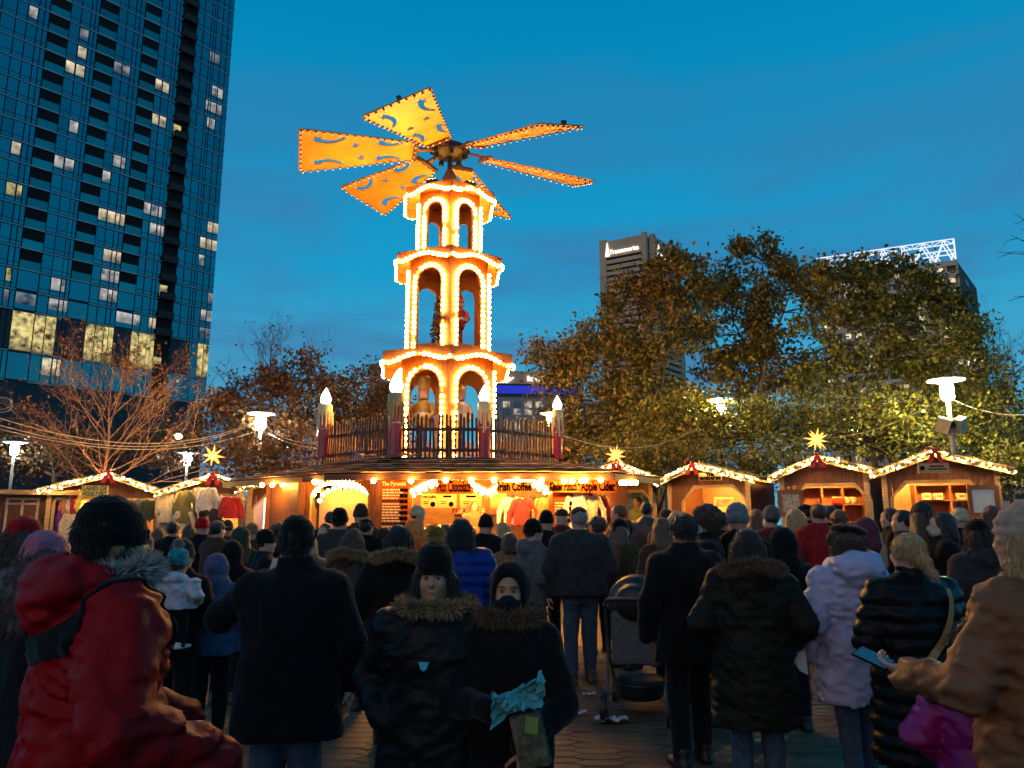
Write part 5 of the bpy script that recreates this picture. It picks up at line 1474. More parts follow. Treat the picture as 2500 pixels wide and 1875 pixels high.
for k in range(4): mb.bar((xat(1212, bY, zt) - (bx0 + bx1) / 2 + k * .55, 0.95, zm + 0.35), (xat(1212, bY, zt) - (bx0 + bx1) / 2 + k * .55 + 1.2, 0.95, zm + 1.25), 0.22)
mb.build('emblem', SIGNW, bank)
LITB = lit_window('bank_window_lit', (0.10, 0.09, 0.08), (0.85, 0.72, 0.5), 0.75, 0.7); BWN = M('bank_window_dark', (0.16, 0.17, 0.2), 0.2)
for r_, py in enumerate((988, 1006, 1040, 1060)):
    for k in range(9):
        x = xat(1236 + 27 * k, bY, 12) - (bx0 + bx1) / 2; z = zat(py, bY)
        mb = MB(); mb.box((x, -0.05, z), (1.1, 0.16, 0.95)); mb.build('window', LITB if (k + r_) % 3 != 1 else BWN, bank)
# beige rooftop behind the dark tree
z = zat(893, 150); x0, x1 = xat(897, 150, 25), xat(975, 150, 25)
e = empty('beige_rooftop', ((x0 + x1) / 2, 150, 0), 0, 'beige flat-roofed block peeping out behind the pyramid', 'building')
mb = MB(); mb.box((0, 4, z / 2), (x1 - x0, 8, z)); mb.build('wall', M('beige_wall', (0.45, 0.36, 0.28), 0.8), e)
mb = MB(); mb.box((0, 4, z + 0.2), (x1 - x0 + 0.6, 8.6, 0.4)); mb.build('parapet', CONC, e)
# ================================================================== trees
BARK = M('tree_bark', (0.10, 0.062, 0.035), 0.85, 0.35, 6, bump=0.5, bscale=20, stretch=(4, 4, 0.7))
BARKO = M('tree_bark_warm', (0.30, 0.17, 0.085), 0.8, 0.3, 6, bump=0.4, bscale=20, stretch=(4, 4, 0.7))
LEAF_O = leaf_mat('leaf_olive_brown', (0.06, 0.058, 0.010), (0.17, 0.13, 0.02), (0.34, 0.20, 0.03))
LEAF_G = leaf_mat('leaf_olive_green', (0.045, 0.058, 0.012), (0.16, 0.155, 0.02), (0.32, 0.25, 0.035))
LEAF_R = leaf_mat('leaf_dark_red', (0.06, 0.025, 0.012), (0.13, 0.055, 0.02), (0.10, 0.075, 0.018))
LEAF_B = leaf_mat('leaf_rust', (0.20, 0.07, 0.02), (0.30, 0.12, 0.03), (0.38, 0.2, 0.06))
def leaves_np(centres, per, spread, size, seed, flat=0.8):
    """cloud of pointed leaf blades round clump centres -> verts, quads"""
    r = np.random.RandomState(seed)
    C = np.repeat(np.asarray(centres, float), per, 0)
    sp = np.repeat(np.asarray(spread, float), per) if np.ndim(spread) else spread
    p = C + r.normal(0, 1, C.shape) * (sp[:, None] if np.ndim(sp) else sp) * np.array([1, 1, flat])
    n = len(p)
    d = r.normal(0, 1, (n, 3)); d[:, 2] -= 0.5; d /= np.linalg.norm(d, axis=1)[:, None]
    q = r.normal(0, 1, (n, 3)); w = np.cross(d, q); w /= np.linalg.norm(w, axis=1)[:, None] + 1e-9
    nn = np.cross(d, w)
    L = size * r.uniform(0.6, 1.25, n)[:, None]; W = L * 0.30
    v = np.stack([p, p + d * L * 0.45 + w * W + nn * L * .08, p + d * L, p + d * L * 0.45 - w * W + nn * L * .08], 1).reshape(-1, 3)
    f = np.arange(n * 4).reshape(-1, 4)
    return v, f
def branch_to(mb, a, b, r0, r1, rg, sag=0.0, n=5):
    a, b = Vector(a), Vector(b); L = (b - a).length; pts, rs = [], []
    j = Vector((rg.uniform(-1, 1), rg.uniform(-1, 1), rg.uniform(-.4, 1))) * L * 0.12
    for i in range(n):
        t = i / (n - 1); pts.append(a.lerp(b, t) + j * math.sin(t * math.pi)); rs.append(r0 + (r1 - r0) * t)
    mb.tube(pts, rs, 5, cap=False)
    return pts
def leafy_tree(label, base, lobes, per, leafsize, mat, seed, clump=0.42, nclump=60, trunk_r=0.14, bare=0, group='trees behind the stalls'):
    """lobes: (px, py, rx px, ry px) crown lobes in photograph pixels at the depth of the tree"""
    bx, Y = base; rg = random.Random(seed)
    e = empty('leafy_tree', (bx, Y, 0), 0, label, 'tree', group)
    cents, mbb = [], MB()
    zlow = 2.2
    tops = []
    for (px, py, rx, ry) in lobes:
        c = P(px, py, Y); k = Y * 1.03 / FPX; RX, RZ = rx * k, ry * k
        tops.append((Vector((c.x - bx, 0, c.z)), RX, RZ))
    main = max(tops, key=lambda t: t[0].z + t[2])
    fork = Vector((rg.uniform(-.2, .2), 0, max(1.6, min(t[0].z - t[2] * 0.8 for t in tops))))
    tr = branch_to(mbb, (0, 0, 0), fork, trunk_r, trunk_r * 0.8, rg)
    for c, RX, RZ in tops:
        tip = c + Vector((rg.uniform(-.3, .3) * RX, rg.uniform(-.3, .3), RZ * 0.75))
        limb = branch_to(mbb, fork, tip, trunk_r * 0.7, 0.022, rg, n=8)
        nloc = max(6, int(nclump * (RX * RZ) / sum(t[1] * t[2] for t in tops)))
        for i in range(nloc):
            while True:
                q = Vector((rg.uniform(-1, 1), rg.uniform(-1, 1), rg.uniform(-1, 1)))
                if 0.12 < q.length < 1: break
            q = q.normalized() * q.length ** 0.55
            pc = c + Vector((q.x * RX, q.y * min(RX, 2.4), q.z * RZ))
            s = min(limb, key=lambda m: (m - pc).length + max(0, m.z - pc.z) * 1.2)
            branch_to(mbb, s, pc, 0.034, 0.009, rg, n=4)
            cents.append((pc.x, pc.y, pc.z))
        for i in range(bare):
            a_ = rg.uniform(0, math.pi); pe = c + Vector((math.cos(a_) * RX * 1.1, rg.uniform(-.5, .5), math.sin(a_) * RZ * 1.15))
            s = min(limb, key=lambda m: (m - pe).length); branch_to(mbb, s, pe, 0.02, 0.004, rg, n=5)
            for t in (0.6, 0.8, 0.97): cents.append(tuple(s.lerp(pe, t)))
    mbb.build('trunk', BARK, e, True)
    sp = np.random.RandomState(seed).uniform(0.55, 1.25, len(cents)) * clump
    v, f = leaves_np(cents, per, sp, leafsize, seed)
    o = link('crown', np_mesh('crown', v, f, mat, False), e); o['kind'] = 'stuff'
    return e
leafy_tree('loose leafy tree with ragged crown in front of the office tower', (xat(1600, 31), 31), [(1570, 860, 120, 170), (1650, 760, 90, 130), (1480, 930, 110, 110), (1560, 1040, 190, 80)], 46, 0.23, LEAF_O, 1, 0.30, 145, bare=14)
leafy_tree('tall leafy tree with pointed crown between office tower and hotel', (xat(1830, 33), 33), [(1850, 740, 95, 150), (1780, 840, 90, 140), (1930, 820, 90, 150), (1850, 980, 170, 120)], 46, 0.23, LEAF_O, 2, 0.30, 165, bare=12)
leafy_tree('broad leafy tree whose crown covers the hotel front', (xat(2150, 29), 29), [(2060, 800, 110, 150), (2190, 790, 130, 140), (2290, 860, 100, 170), (2150, 990, 220, 110)], 46, 0.22, LEAF_G, 3, 0.28, 130, bare=16)
leafy_tree('low leafy tree leaning out by the bank block', (xat(1400, 30), 30), [(1400, 1000, 80, 90), (1350, 880, 45, 50), (1440, 860, 50, 60), (1420, 1080, 100, 50)], 30, 0.19, LEAF_O, 4, 0.34, 90, bare=8)
leafy_tree('yellow-green bushy tree lit by the lamp behind the nut stall', (xat(1720, 25.5), 25.5), [(1740, 1040, 150, 75), (1620, 1060, 90, 60), (1870, 1060, 120, 70)], 40, 0.16, LEAF_G, 5, 0.33, 130, bare=3)
leafy_tree('yellow-green bushy tree behind the end stall', (xat(2180, 24.5), 24.5), [(2120, 1040, 130, 70), (2260, 1040, 110, 75), (2010, 1065, 80, 50), (2370, 1050, 110, 70)], 40, 0.15, LEAF_G, 6, 0.31, 140, bare=3)
leafy_tree('dim leafy tree at the edge beyond the end stall', (xat(2420, 27), 27), [(2390, 900, 60, 110), (2440, 1040, 80, 90), (2480, 1110, 60, 50)], 34, 0.17, LEAF_G, 7, 0.34, 90, bare=8)
leafy_tree('dark red leaved tree close to the deck fence', (xat(890, 31), 31), [(880, 990, 75, 90), (820, 1040, 80, 70), (950, 1040, 60, 80)], 36, 0.18, LEAF_R, 8, 0.30, 100, bare=6)
leafy_tree('dark leafy tree behind the grey lamp and clothing stall', (xat(660, 29), 29), [(640, 1020, 110, 100), (730, 960, 75, 80), (560, 1050, 60, 70), (700, 1080, 120, 50)], 32, 0.18, LEAF_R, 9, 0.30, 120, bare=12)
# hedge-like dark growth far behind the left stalls
leafy_tree('dark undergrowth tree behind the knitwear stall', (xat(120, 36), 36), [(80, 1090, 110, 60), (260, 1100, 120, 50), (420, 1090, 90, 55), (20, 1130, 90, 40)], 40, 0.2, LEAF_R, 10, 0.42, 120)

leafy_tree('low dark shrub between the nut stall and the jar stall', (xat(1870, 22.5), 22.5), [(1870, 1150, 70, 50), (1800, 1130, 70, 40), (1930, 1130, 60, 45)], 44, 0.13, LEAF_G, 14, 0.26, 60, 0.06)
leafy_tree('low dark shrub behind the nut stall roof', (xat(1620, 23.5), 23.5), [(1600, 1140, 90, 50), (1690, 1120, 80, 50), (1520, 1120, 70, 45)], 44, 0.14, LEAF_G, 15, 0.28, 70, 0.06)
leafy_tree('low dark shrub beyond the end stall', (xat(2440, 22), 22), [(2450, 1150, 60, 60), (2500, 1120, 50, 60)], 44, 0.13, LEAF_G, 16, 0.26, 50, 0.06)
leafy_tree('low dark shrub behind the white window stall', (xat(690, 25), 25), [(640, 1120, 90, 50), (740, 1110, 80, 60), (560, 1130, 60, 40)], 44, 0.14, LEAF_R, 17, 0.28, 80, 0.06)
leafy_tree('low dark shrub behind the deck fence end', (xat(1430, 26), 26), [(1410, 1120, 70, 45), (1330, 1090, 50, 50)], 44, 0.14, LEAF_O, 18, 0.28, 50, 0.06)
def bare_tree(label, base, zfork, zt, spread, seed, mat, leaf=None, nmain=16, nleaf=0, tilt=0.9):
    bx, Y = base; rg = random.Random(seed); mb = MB(); tips = []
    e = empty('bare_tree', (bx, Y, 0), 0, label, 'tree', 'bare trees')
    axis = [Vector((0.06 * math.sin(i * 1.3), 0, zt * i / 10)) for i in range(11)]
    r0 = 0.10
    mb.tube(axis, [r0 * (1 - 0.93 * i / 10) for i in range(11)], 8)
    def grow(p, d, L, r, lev):
        pts, rs = [p], [r]; q = p.copy(); dd = d.copy()
        n = 6
        for i in range(n):
            dd = (dd + Vector((rg.gauss(0, .13), rg.gauss(0, .13), rg.gauss(0.03, .10)))).normalized()
            q = q + dd * L / n; pts.append(q.copy()); rs.append(r * (1 - 0.8 * (i + 1) / n))
            if lev < 3 and i >= 1 and rg.random() < (0.85 if lev < 2 else 0.6):
                a = rg.uniform(0.4, 0.9) * rg.choice((-1, 1))
                ax = Vector((rg.gauss(0, 1), rg.gauss(0, .5), rg.gauss(0, .6))).normalized()
                nd = (Matrix.Rotation(a, 3, ax) @ dd).normalized()
                grow(q.copy(), nd, L * rg.uniform(0.4, 0.62), max(0.004, r * 0.5), lev + 1)
        tips.append(q)
        mb.tube(pts, rs, 4 if lev else 6, cap=False)
    for k in range(nmain):
        z = zfork + (zt * 0.86 - zfork) * (k / nmain) ** 1.1
        a = k * 2.4 + rg.uniform(-.4, .4)
        el = tilt * (0.35 + 0.65 * k / nmain)
        d = Vector((math.cos(a) * math.cos(el), 0.6 * math.sin(a) * math.cos(el), math.sin(el)))
        grow(Vector((0, 0, z)), d, spread * (1 - 0.55 * k / nmain) * rg.uniform(.8, 1.1), 0.035 * (1 - .5 * k / nmain), 0)
    mb.build('branches', mat, e, True)
    if leaf:
        cs = [tuple(rg.choice(tips)) for _ in range(nleaf)]
        v, f = leaves_np(cs, 3, 0.12, 0.13, seed); o = link('last_leaves', np_mesh('last_leaves', v, f, leaf, False), e); o['kind'] = 'stuff'
    return e
bare_tree('bare spreading tree glowing orange behind the knitwear stall', (xat(242, 26), 26), 2.4, zat(905, 26), 4.0, 3, BARKO, LEAF_B, 26, 420, 0.95)
bare_tree('thin bare tree with upright twigs beside the glass tower', (xat(640, 34), 34), 4.0, zat(792, 34), 3.6, 8, BARK, LEAF_R, 22, 100, 1.2)
bare_tree('bare winter tree at the picture edge beyond the lamp', (xat(2478, 30), 30), 3.5, zat(815, 30), 3.4, 12, BARK, None, 22, 0, 1.25)
# overhanging bare bough at the top corner
e = empty('overhanging_bough', (xat(2640, 14, 8), 14, 0), 0, 'bare bough reaching into the sky at the upper picture corner', 'tree')
mb = MB(); rg = random.Random(1)
mb.tube([(0, 0, 0), (0.05, 0, 4), (0, 0, 9)], [0.16, 0.12, 0.05], 8)
for (pa, pb) in (((2640, 640), (2470, 575)), ((2640, 660), (2435, 615)), ((2640, 720), (2460, 735)), ((2640, 600), (2475, 520))):
    a, b = P(pa[0], pa[1], 14), P(pb[0], pb[1], 14); a, b = a - Vector(e.location), b - Vector(e.location)
    pts = branch_to(mb, a, b, 0.02, 0.004, rg, n=7)
    for t in (2, 3, 4, 5): branch_to(mb, pts[t], pts[t] + Vector((-0.25 * rg.random() - .1, 0, rg.uniform(-.2, .25))), 0.008, 0.003, rg, n=4)
mb.build('branches', BARK, e, True)

# ================================================================== street lamps
POLE = M('lamp_pole_grey', (0.42, 0.38, 0.33), 0.5, 0.1, 4, metal=0.2)
def street_lamp(px, py, Y, dpx, col, strength, label, flood=False):
    z = zat(py, Y); x = xat(px, Y, z); D = dpx / FPX * Y * 0.92; k = D / 1.0
    e = empty('street_lamp', (x, Y, 0), 0, label, 'street lamp', 'street lamps with flat disc shades')
    g = EM('lamp_glow_%d' % int(px), col, strength)
    mb = MB(); mb.lathe([(0.075, 0), (0.06, z - 0.62 * k), (0.05, z - 0.60 * k)], 10); mb.build('pole', POLE, e, True)
    mb = MB(); mb.lathe([(0.10 * k, z - 0.62 * k), (0.17 * k, z - 0.56 * k), (0.18 * k, z - 0.30 * k), (0.15 * k, z - 0.13 * k)], 16); mb.build('lantern_glass', g, e, True)
    mb = MB(); mb.lathe([(0.19 * k, z - 0.34 * k), (0.19 * k, z - 0.31 * k)], 16); mb.build('lantern_ring', POLE, e, True)
    mb = MB(); mb.lathe([(0.30 * k, z - 0.09 * k), (D / 2, z - 0.05 * k), (D / 2, z - 0.02 * k), (0.2 * k, z + 0.02 * k)], 24); mb.build('disc_shade', M('lamp_disc_white', (0.85, 0.85, 0.8), 0.5), e, True)
    if flood:
        for sx in (-1, 1):
            mb = MB(); mb.box((sx * 0.24, -0.06, z - 1.35), (0.34, 0.22, 0.42), rot=Euler((0.3, sx * -0.35, sx * 0.5)).to_matrix()); mb.build('spotlight', M('spotlight_case', (0.5, 0.47, 0.3), 0.5), e)
        mb = MB(); mb.box((0, -0.08, z - 1.35), (0.14, 0.12, 0.16)); mb.build('bracket', METAL_D, e)
    return e
street_lamp(638, 1008, 27, 72, (1.0, 0.93, 0.70), 420, 'tall grey lamp with glowing disc between clothing stall and deck fence')
street_lamp(38, 1078, 34, 58, (0.95, 1.0, 0.92), 160, 'disc lamp at the far end behind the knitwear stall')
street_lamp(459, 1104, 37, 56, (1.0, 0.97, 0.85), 160, 'small disc lamp behind the bare tree near the paper star')
street_lamp(1759, 974, 26.5, 70, (1.0, 0.88, 0.34), 520, 'bright disc lamp among the trees above the nut stall')
street_lamp(2309, 925, 21.5, 94, (1.0, 0.92, 0.40), 620, 'large disc lamp carrying two spotlights above the end stall', True)
street_lamp(2088, 1020, 30, 60, (1.0, 0.88, 0.36), 330, 'small disc lamp half hidden in leaves above the jar stall')
street_lamp(1343, 1008, 27, 56, (1.0, 0.90, 0.30), 70, 'yellow disc lamp peeping out behind the slim red candle')
# small warm lantern that lights the bare tree
c = P(436, 1061, 25.5); e = empty('tree_lantern', c, 0, 'small warm lantern hung among the orange branches', 'lantern')
mb = MB(); mb.lathe([(0.10, 0), (0.16, 0.05), (0.03, 0.13)], 12); mb.build('shade', METAL_D, e, True)
mb = MB(); mb.ball((0, 0, -0.05), 0.10, 10, 8); mb.build('bulb', EM('tree_lantern_glow', (1.0, 0.55, 0.2), 120.0), e, True)
mb = MB(); mb.tube([(0, 0, 0.12), (0.3, 0.3, 1.2)], 0.01, 5); mb.build('wire', METAL_D, e)
c = P(205, 1170, 24.2); e = empty('tree_fill_uplight', (c.x, 24.4, 0), 0, 'added warm ground spotlight behind the knitwear stall aimed up at the bare tree', 'spotlight')  # unseen uplight added to brighten the bare tree from below
mb = MB(); mb.box((0, 0, 0.2), (0.3, 0.2, 0.4)); mb.build('case', METAL_D, e)
mb = MB(); mb.box((0, 0, 0.405), (0.26, 0.16, 0.01)); mb.build('lamp_glass', EM('tree_fill_glow', (1.0, 0.42, 0.11), 3200.0), e)

# ================================================================== overhead cables
CABLE = M('cable_pale', (0.45, 0.38, 0.3), 0.6, 0.1)
def cable(p0, p1, sag, label, r=0.012):
    a, b = P(*p0), P(*p1); pts = []
    for i in range(25):
        t = i / 24; q = a.lerp(b, t); q.z -= sag * 4 * t * (1 - t); pts.append(q - a)
    mb = MB(); mb.tube(pts, r, 5); o = mb.build('overhead_cable', CABLE, None, True); o.location = a
    tag(o, label, 'cable', 'cables strung between the lamps')
cable((-30, 1012, 16), (640, 1022, 26.9), 0.75, 'upper pale cable sagging in front of the bare tree')
cable((-30, 1030, 16), (640, 1026, 26.9), 0.72, 'middle pale cable sagging in front of the bare tree')
cable((-30, 1040, 16), (640, 1046, 26.9), 0.62, 'lowest pale cable sagging in front of the bare tree')
cable((640, 1030, 26.9), (786, 1080, 19.0), 0.25, 'pale cable from the grey lamp to the deck fence')
cable((655, 1058, 26.9), (786, 1096, 19.0), 0.10, 'lower pale cable from the grey lamp to the deck fence')
cable((1366, 1060, 19.0), (1756, 1004, 26.4), 0.75, 'cable from the slim red candle to the lamp above the nut stall')
cable((1762, 1004, 26.4), (2300, 972, 21.4), 1.05, 'cable from the lamp above the nut stall to the large disc lamp')
cable((2316, 970, 21.4), (2540, 1010, 17), 0.2, 'cable leaving the large disc lamp toward the picture edge')
# coil of cable hanging at the picture edge
mb = MB(); c = P(2, 985, 16)
mb.tube([(0.22 * math.cos(a * .35) , 0, 0.13 * math.sin(a * .35)) for a in range(20)], 0.014, 6); mb.tube([(0.02 + 0.22 * math.cos(a * .35 + .4), 0.02, -0.03 + 0.16 * math.sin(a * .35 + .4)) for a in range(18)], 0.014, 6)
o = mb.build('cable_coil', CABLE, None, True); o.location = c; tag(o, 'loop of pale cable hanging at the picture edge beside the tower', 'cable')
# ================================================================== people
def cloth(n, c, kind='wool', rough=0.85):
    if kind == 'puffer': return M('nylon_' + n, c, 0.42, 0.18, 7, bump=0.25, bscale=26, spec=0.15)
    if kind == 'leather': return M('leather_' + n, c, 0.35, 0.2, 10, bump=0.2, bscale=60)
    return M('wool_' + n, c, rough, 0.28, 18, bump=0.35, bscale=140, spec=0.12, sheen=0.12)
SKIN = [M('skin_light', (0.56, 0.33, 0.24), 0.5, 0.08, 9), M('skin_tan', (0.46, 0.225, 0.115), 0.5, 0.08, 9), M('skin_dark', (0.16, 0.08, 0.05), 0.5, 0.08, 9)]
HAIRM = {n: M('hair_' + n, c, 0.42, 0.5, 26, bump=0.5, bscale=60, stretch=(5, 5, 0.5), spec=0.4, sheen=0.25) for n, c in dict(black=(0.012, 0.009, 0.008), brown=(0.06, 0.03, 0.016), auburn=(0.12, 0.05, 0.02), blonde=(0.42, 0.26, 0.10), grey=(0.25, 0.22, 0.2)).items()}
DENIM = M('denim_blue', (0.045, 0.075, 0.12), 0.9, 0.3, 20, bump=0.3, bscale=200)
TROU = {'black': cloth('trouser_black', (0.010, 0.010, 0.011)), 'denim': DENIM, 'grey': cloth('trouser_grey', (0.06, 0.06, 0.065)), 'teal': M('denim_teal', (0.03, 0.085, 0.09), 0.9, 0.3, 20), 'brown': cloth('trouser_brown', (0.09, 0.05, 0.03))}
SHOE = {'black': M('shoe_black', (0.012, 0.011, 0.010), 0.45), 'white': M('shoe_white', (0.62, 0.60, 0.57), 0.5, 0.1), 'brown': M('shoe_brown', (0.10, 0.05, 0.025), 0.5)}
ARMS = {  # elbow, wrist for the right (+x) side, mirrored for the left
    'down': ((0.285, -0.03, 1.13), (0.29, 0.05, 0.90)), 'pocket': ((0.315, -0.07, 1.14), (0.225, 0.10, 0.98)), 'front': ((0.29, 0.02, 1.14), (0.10, 0.27, 1.14)),
    'phone': ((0.28, 0.17, 1.20), (0.10, 0.33, 1.46)), 'drink': ((0.26, 0.14, 1.17), (0.06, 0.20, 1.46)), 'cross': ((0.30, 0.03, 1.14), (-0.05, 0.20, 1.16)), 'back': ((0.31, -0.10, 1.16), (0.17, -0.12, 0.98))}
def arm_pts(spec, sx, w):
    el, wr = ARMS[spec] if isinstance(spec, str) else spec
    f = (w - 1) * 0.18
    return (sx * 0.185 * w, 0.0, 1.40), (sx * (el[0] + f), el[1], el[2]), (sx * (wr[0] + (f if wr[0] > .15 else 0)), wr[1], wr[2])
def hand_geo(sx, wrist, direction, palm, curl=0.5, scale=1.0, thumb=0.4):
    """a hand: palm, four unequal bent fingers, thumb from the side of the palm"""
    s = Solid()
    s.ell((0, 0, 0.048), (0.040, 0.016, 0.052), 0.012); s.cap((0, 0, -0.05), (0, 0, 0.02), 0.028, 0.029, 0.02)
    for i, (x, L) in enumerate(((-0.030, 0.070), (-0.010, 0.078), (0.010, 0.073), (0.029, 0.058))):
        p = np.array([x, 0.002, 0.088]); a = curl * 0.5
        for j, q in enumerate((0.45, 0.32, 0.25)):
            d = np.array([x * 0.6 * (1 - curl), math.sin(a), math.cos(a)]); d /= np.linalg.norm(d)
            p2 = p + d * L * q * 1.15; s.cap(p, p2, 0.0098 - 0.0009 * j, 0.0092 - 0.0011 * j, 0.006); p = p2; a += curl * 0.85
    t0 = np.array([-0.034, 0.004, 0.028]); t1 = t0 + np.array([-0.026, 0.022 * (0.5 + thumb), 0.026]); t2 = t1 + np.array([-0.006 + 0.02 * thumb, 0.018 * (0.4 + thumb), 0.027])
    s.cap(t0, t1, 0.0135, 0.011, 0.012); s.cap(t1, t2, 0.011, 0.0085, 0.005)
    v, f = s.geo(0.0055)
    v = v * scale; v[:, 0] *= -sx * 1.0
    if sx > 0: pass
    else: pass
    if -sx < 0: f = f[:, ::-1]
    z = Vector(direction).normalized(); y = Vector(palm); y = (y - z * y.dot(z)).normalized(); x = y.cross(z)
    R = np.array([[x.x, y.x, z.x], [x.y, y.y, z.y], [x.z, y.z, z.z]])
    return v @ R.T + np.array(wrist), f
def body_solid(sp, detail):
    s = Solid()
    s.ell((0, 0.005, 1.648), (0.077, 0.097, 0.110), 0.03).ell((0, 0.036, 1.580), (0.058, 0.062, 0.058), 0.04)
    if detail:
        s.cap((0, 0.096, 1.662), (0, 0.120, 1.618), 0.009, 0.0125, 0.016)
        s.ell((0, 0.086, 1.682), (0.056, 0.024, 0.013), 0.02).ell((-0.040, 0.080, 1.620), (0.022, 0.022, 0.022), 0.03).ell((0.040, 0.080, 1.620), (0.022, 0.022, 0.022), 0.03)
        for sx in (-1, 1): s.ell((sx * 0.032, 0.107, 1.656), (0.019, 0.017, 0.012), 0.012, 's')
        s.cap((-0.020, 0.098, 1.586), (0.020, 0.098, 1.586), 0.0085, 0.0085, 0.010).cap((-0.015, 0.097, 1.573), (0.015, 0.097, 1.573), 0.009, 0.009, 0.010).ell((0, 0.086, 1.545), (0.024, 0.020, 0.018), 0.02)
    for sx in (-1, 1): s.ell((sx * 0.079, 0.0, 1.640), (0.013, 0.024, 0.034), 0.010)
    s.cap((0, -0.008, 1.42), (0, -0.002, 1.57), 0.060, 0.055, 0.04)
    s.loft([(0.90, 0, 0, 0.14, 0.10), (1.08, 0, 0, 0.125, 0.09), (1.3, 0, 0, 0.15, 0.10), (1.43, 0, 0, 0.13, 0.075), (1.47, 0, 0, 0.06, 0.05)], 0.05)
    w = sp.get('w', 1.0)
    for sx, k in ((-1, 'la'), (1, 'ra')):
        a, b, c = arm_pts(sp.get(k, 'pocket'), sx, w)
        s.chain([a, b, c], [0.045, 0.038, 0.028], 0.03)
    lp = leg_pts(sp)
    for sx in (-1, 1):
        h, kn, an, toe = lp[sx]
        s.chain([h, kn, an], [0.07, 0.048, 0.034], 0.04); s.cap(an, toe, 0.034, 0.025, 0.02)
    return s
def leg_pts(sp):
    st = sp.get('stride', 0.0); o = {}
    for sx in (-1, 1):
        f = st * sx
        o[sx] = ((sx * 0.088, 0.0, 0.93), (sx * 0.098, 0.02 + f * 0.5, 0.50), (sx * 0.105, f, 0.085), (sx * 0.125, f + 0.14, 0.035))
    return o
def wr(kind, seed, amp=1.0):
    o = seed * 3.71
    if kind == 'puffer':
        return lambda x, y, z: (amp * (0.020 * (np.abs(np.sin(np.pi * (z * 11.0 + 0.35 * vnoise(x * 4 + o, y * 4, z * 3)))) ** 0.6 - 0.7) * -1 + 0.016 * (vnoise(x * 15 + o, y * 15, z * 24) - 0.5))).astype(np.float32)
    if kind == 'parka':
        return lambda x, y, z: (amp * (0.020 * (vnoise(x * 7 + o, y * 7, z * 11 + o) - 0.5) + 0.020 * (vnoise(x * 18, y * 18 + o, z * 34) - 0.5) + 0.034 * (0.25 - np.abs(vnoise(x * 7 + o, y * 7, z * 18 + x * 9 + 2.5 * vnoise(x * 5, y * 5 + o, z * 4)) - 0.5)) * -1)).astype(np.float32)
    return lambda x, y, z: (amp * (0.030 * (vnoise(x * 8 + o, y * 8, z * 4 + o) - 0.5) + 0.012 * (vnoise(x * 20, y * 20 + o, z * 12) - 0.5))).astype(np.float32)
def coat_solid(sp):
    s = Solid(); w = sp.get('w', 1.0); hz = sp.get('hem', 0.84); b = sp.get('bulk', 1.0)
    secs = [(hz, 0, -0.005, 0.235 * w + max(0, 0.85 - hz) * 0.06, 0.170 * b + max(0, .85 - hz) * .05)]
    if hz < 0.90: secs += [(0.95, 0, -0.005, 0.232 * w, 0.168 * b)]
    if hz < 1.06: secs += [(1.10, 0, 0, 0.215 * w * sp.get('waist', 1.0), 0.155 * b * sp.get('waist', 1.0))]
    secs += [(1.28, 0, 0, 0.228 * w, 0.160 * b), (1.39, 0, -0.005, 0.215 * w, 0.145 * b), (1.455, 0, -0.01, 0.160 * w, 0.115 * b), (1.50, 0, -0.01, 0.100, 0.095), (sp.get('collar', 1.545), 0, -0.008, 0.086, 0.088)]
    s.loft(secs, 0.05, 2.3)
    sr = sp.get('sleeve', 1.0) * (0.5 + 0.5 * b)
    for sx, k in ((-1, 'la'), (1, 'ra')):
        a, e_, c = arm_pts(sp.get(k, 'pocket'), sx, w)
        s.cap((sx * 0.10 * w, 0, 1.435), a, 0.075, 0.088 * sr, 0.06)
        s.chain([a, e_, c], [0.088 * sr, 0.074 * sr, 0.056 * sr], sp.get('armk', 0.03))
    hd = sp.get('hood')
    if hd == 'down':
        s.ell((0, -0.125, 1.475), (0.150, 0.075, 0.095), 0.05, tilt=-0.35); s.ell((0, -0.085, 1.545), (0.085, 0.05, 0.06), 0.03, 's')
        s.cap((-0.11, -0.06, 1.50), (-0.055, 0.07, 1.50), 0.036, 0.03, 0.03).cap((0.11, -0.06, 1.50), (0.055, 0.07, 1.50), 0.036, 0.03, 0.03)
    elif hd == 'bigdown':
        s.ell((0, -0.145, 1.495), (0.185, 0.10, 0.125), 0.05, tilt=-0.5); s.ell((0, -0.06, 1.60), (0.10, 0.07, 0.09), 0.03, 's')
        s.cap((-0.13, -0.06, 1.52), (-0.07, 0.09, 1.50), 0.05, 0.04, 0.03).cap((0.13, -0.06, 1.52), (0.07, 0.09, 1.50), 0.05, 0.04, 0.03)
    elif hd == 'up':
        s.ell((0, -0.025, 1.665), (0.120, 0.140, 0.150), 0.05).ell((0, -0.06, 1.50), (0.135, 0.12, 0.10), 0.05)
        s.ell((0, 0.135, 1.625), (0.082, 0.115, 0.118), 0.02, 's')
    if 'kind' in sp or True: s.disp = wr(sp.get('kind', 'wool'), sp.get('seed', 1), sp.get('amp', 1.0))
    return s
def trouser_solid(sp):
    s = Solid(); lp = leg_pts(sp); t = sp.get('legw', 1.0)
    s.loft([(0.80, 0, 0, 0.165, 0.115), (0.95, 0, 0, 0.165, 0.12), (1.04, 0, 0, 0.15, 0.11)], 0.06)
    for sx in (-1, 1):
        h, kn, an, toe = lp[sx]
        s.chain([(h[0], h[1], 0.86), kn, (an[0], an[1], 0.075)], [0.096 * t, 0.074 * t, 0.062 * t], 0.03)
    s.disp = lambda x, y, z: (0.016 * (vnoise(x * 12, y * 12, z * 16 + 5) - 0.5)).astype(np.float32)
    return s
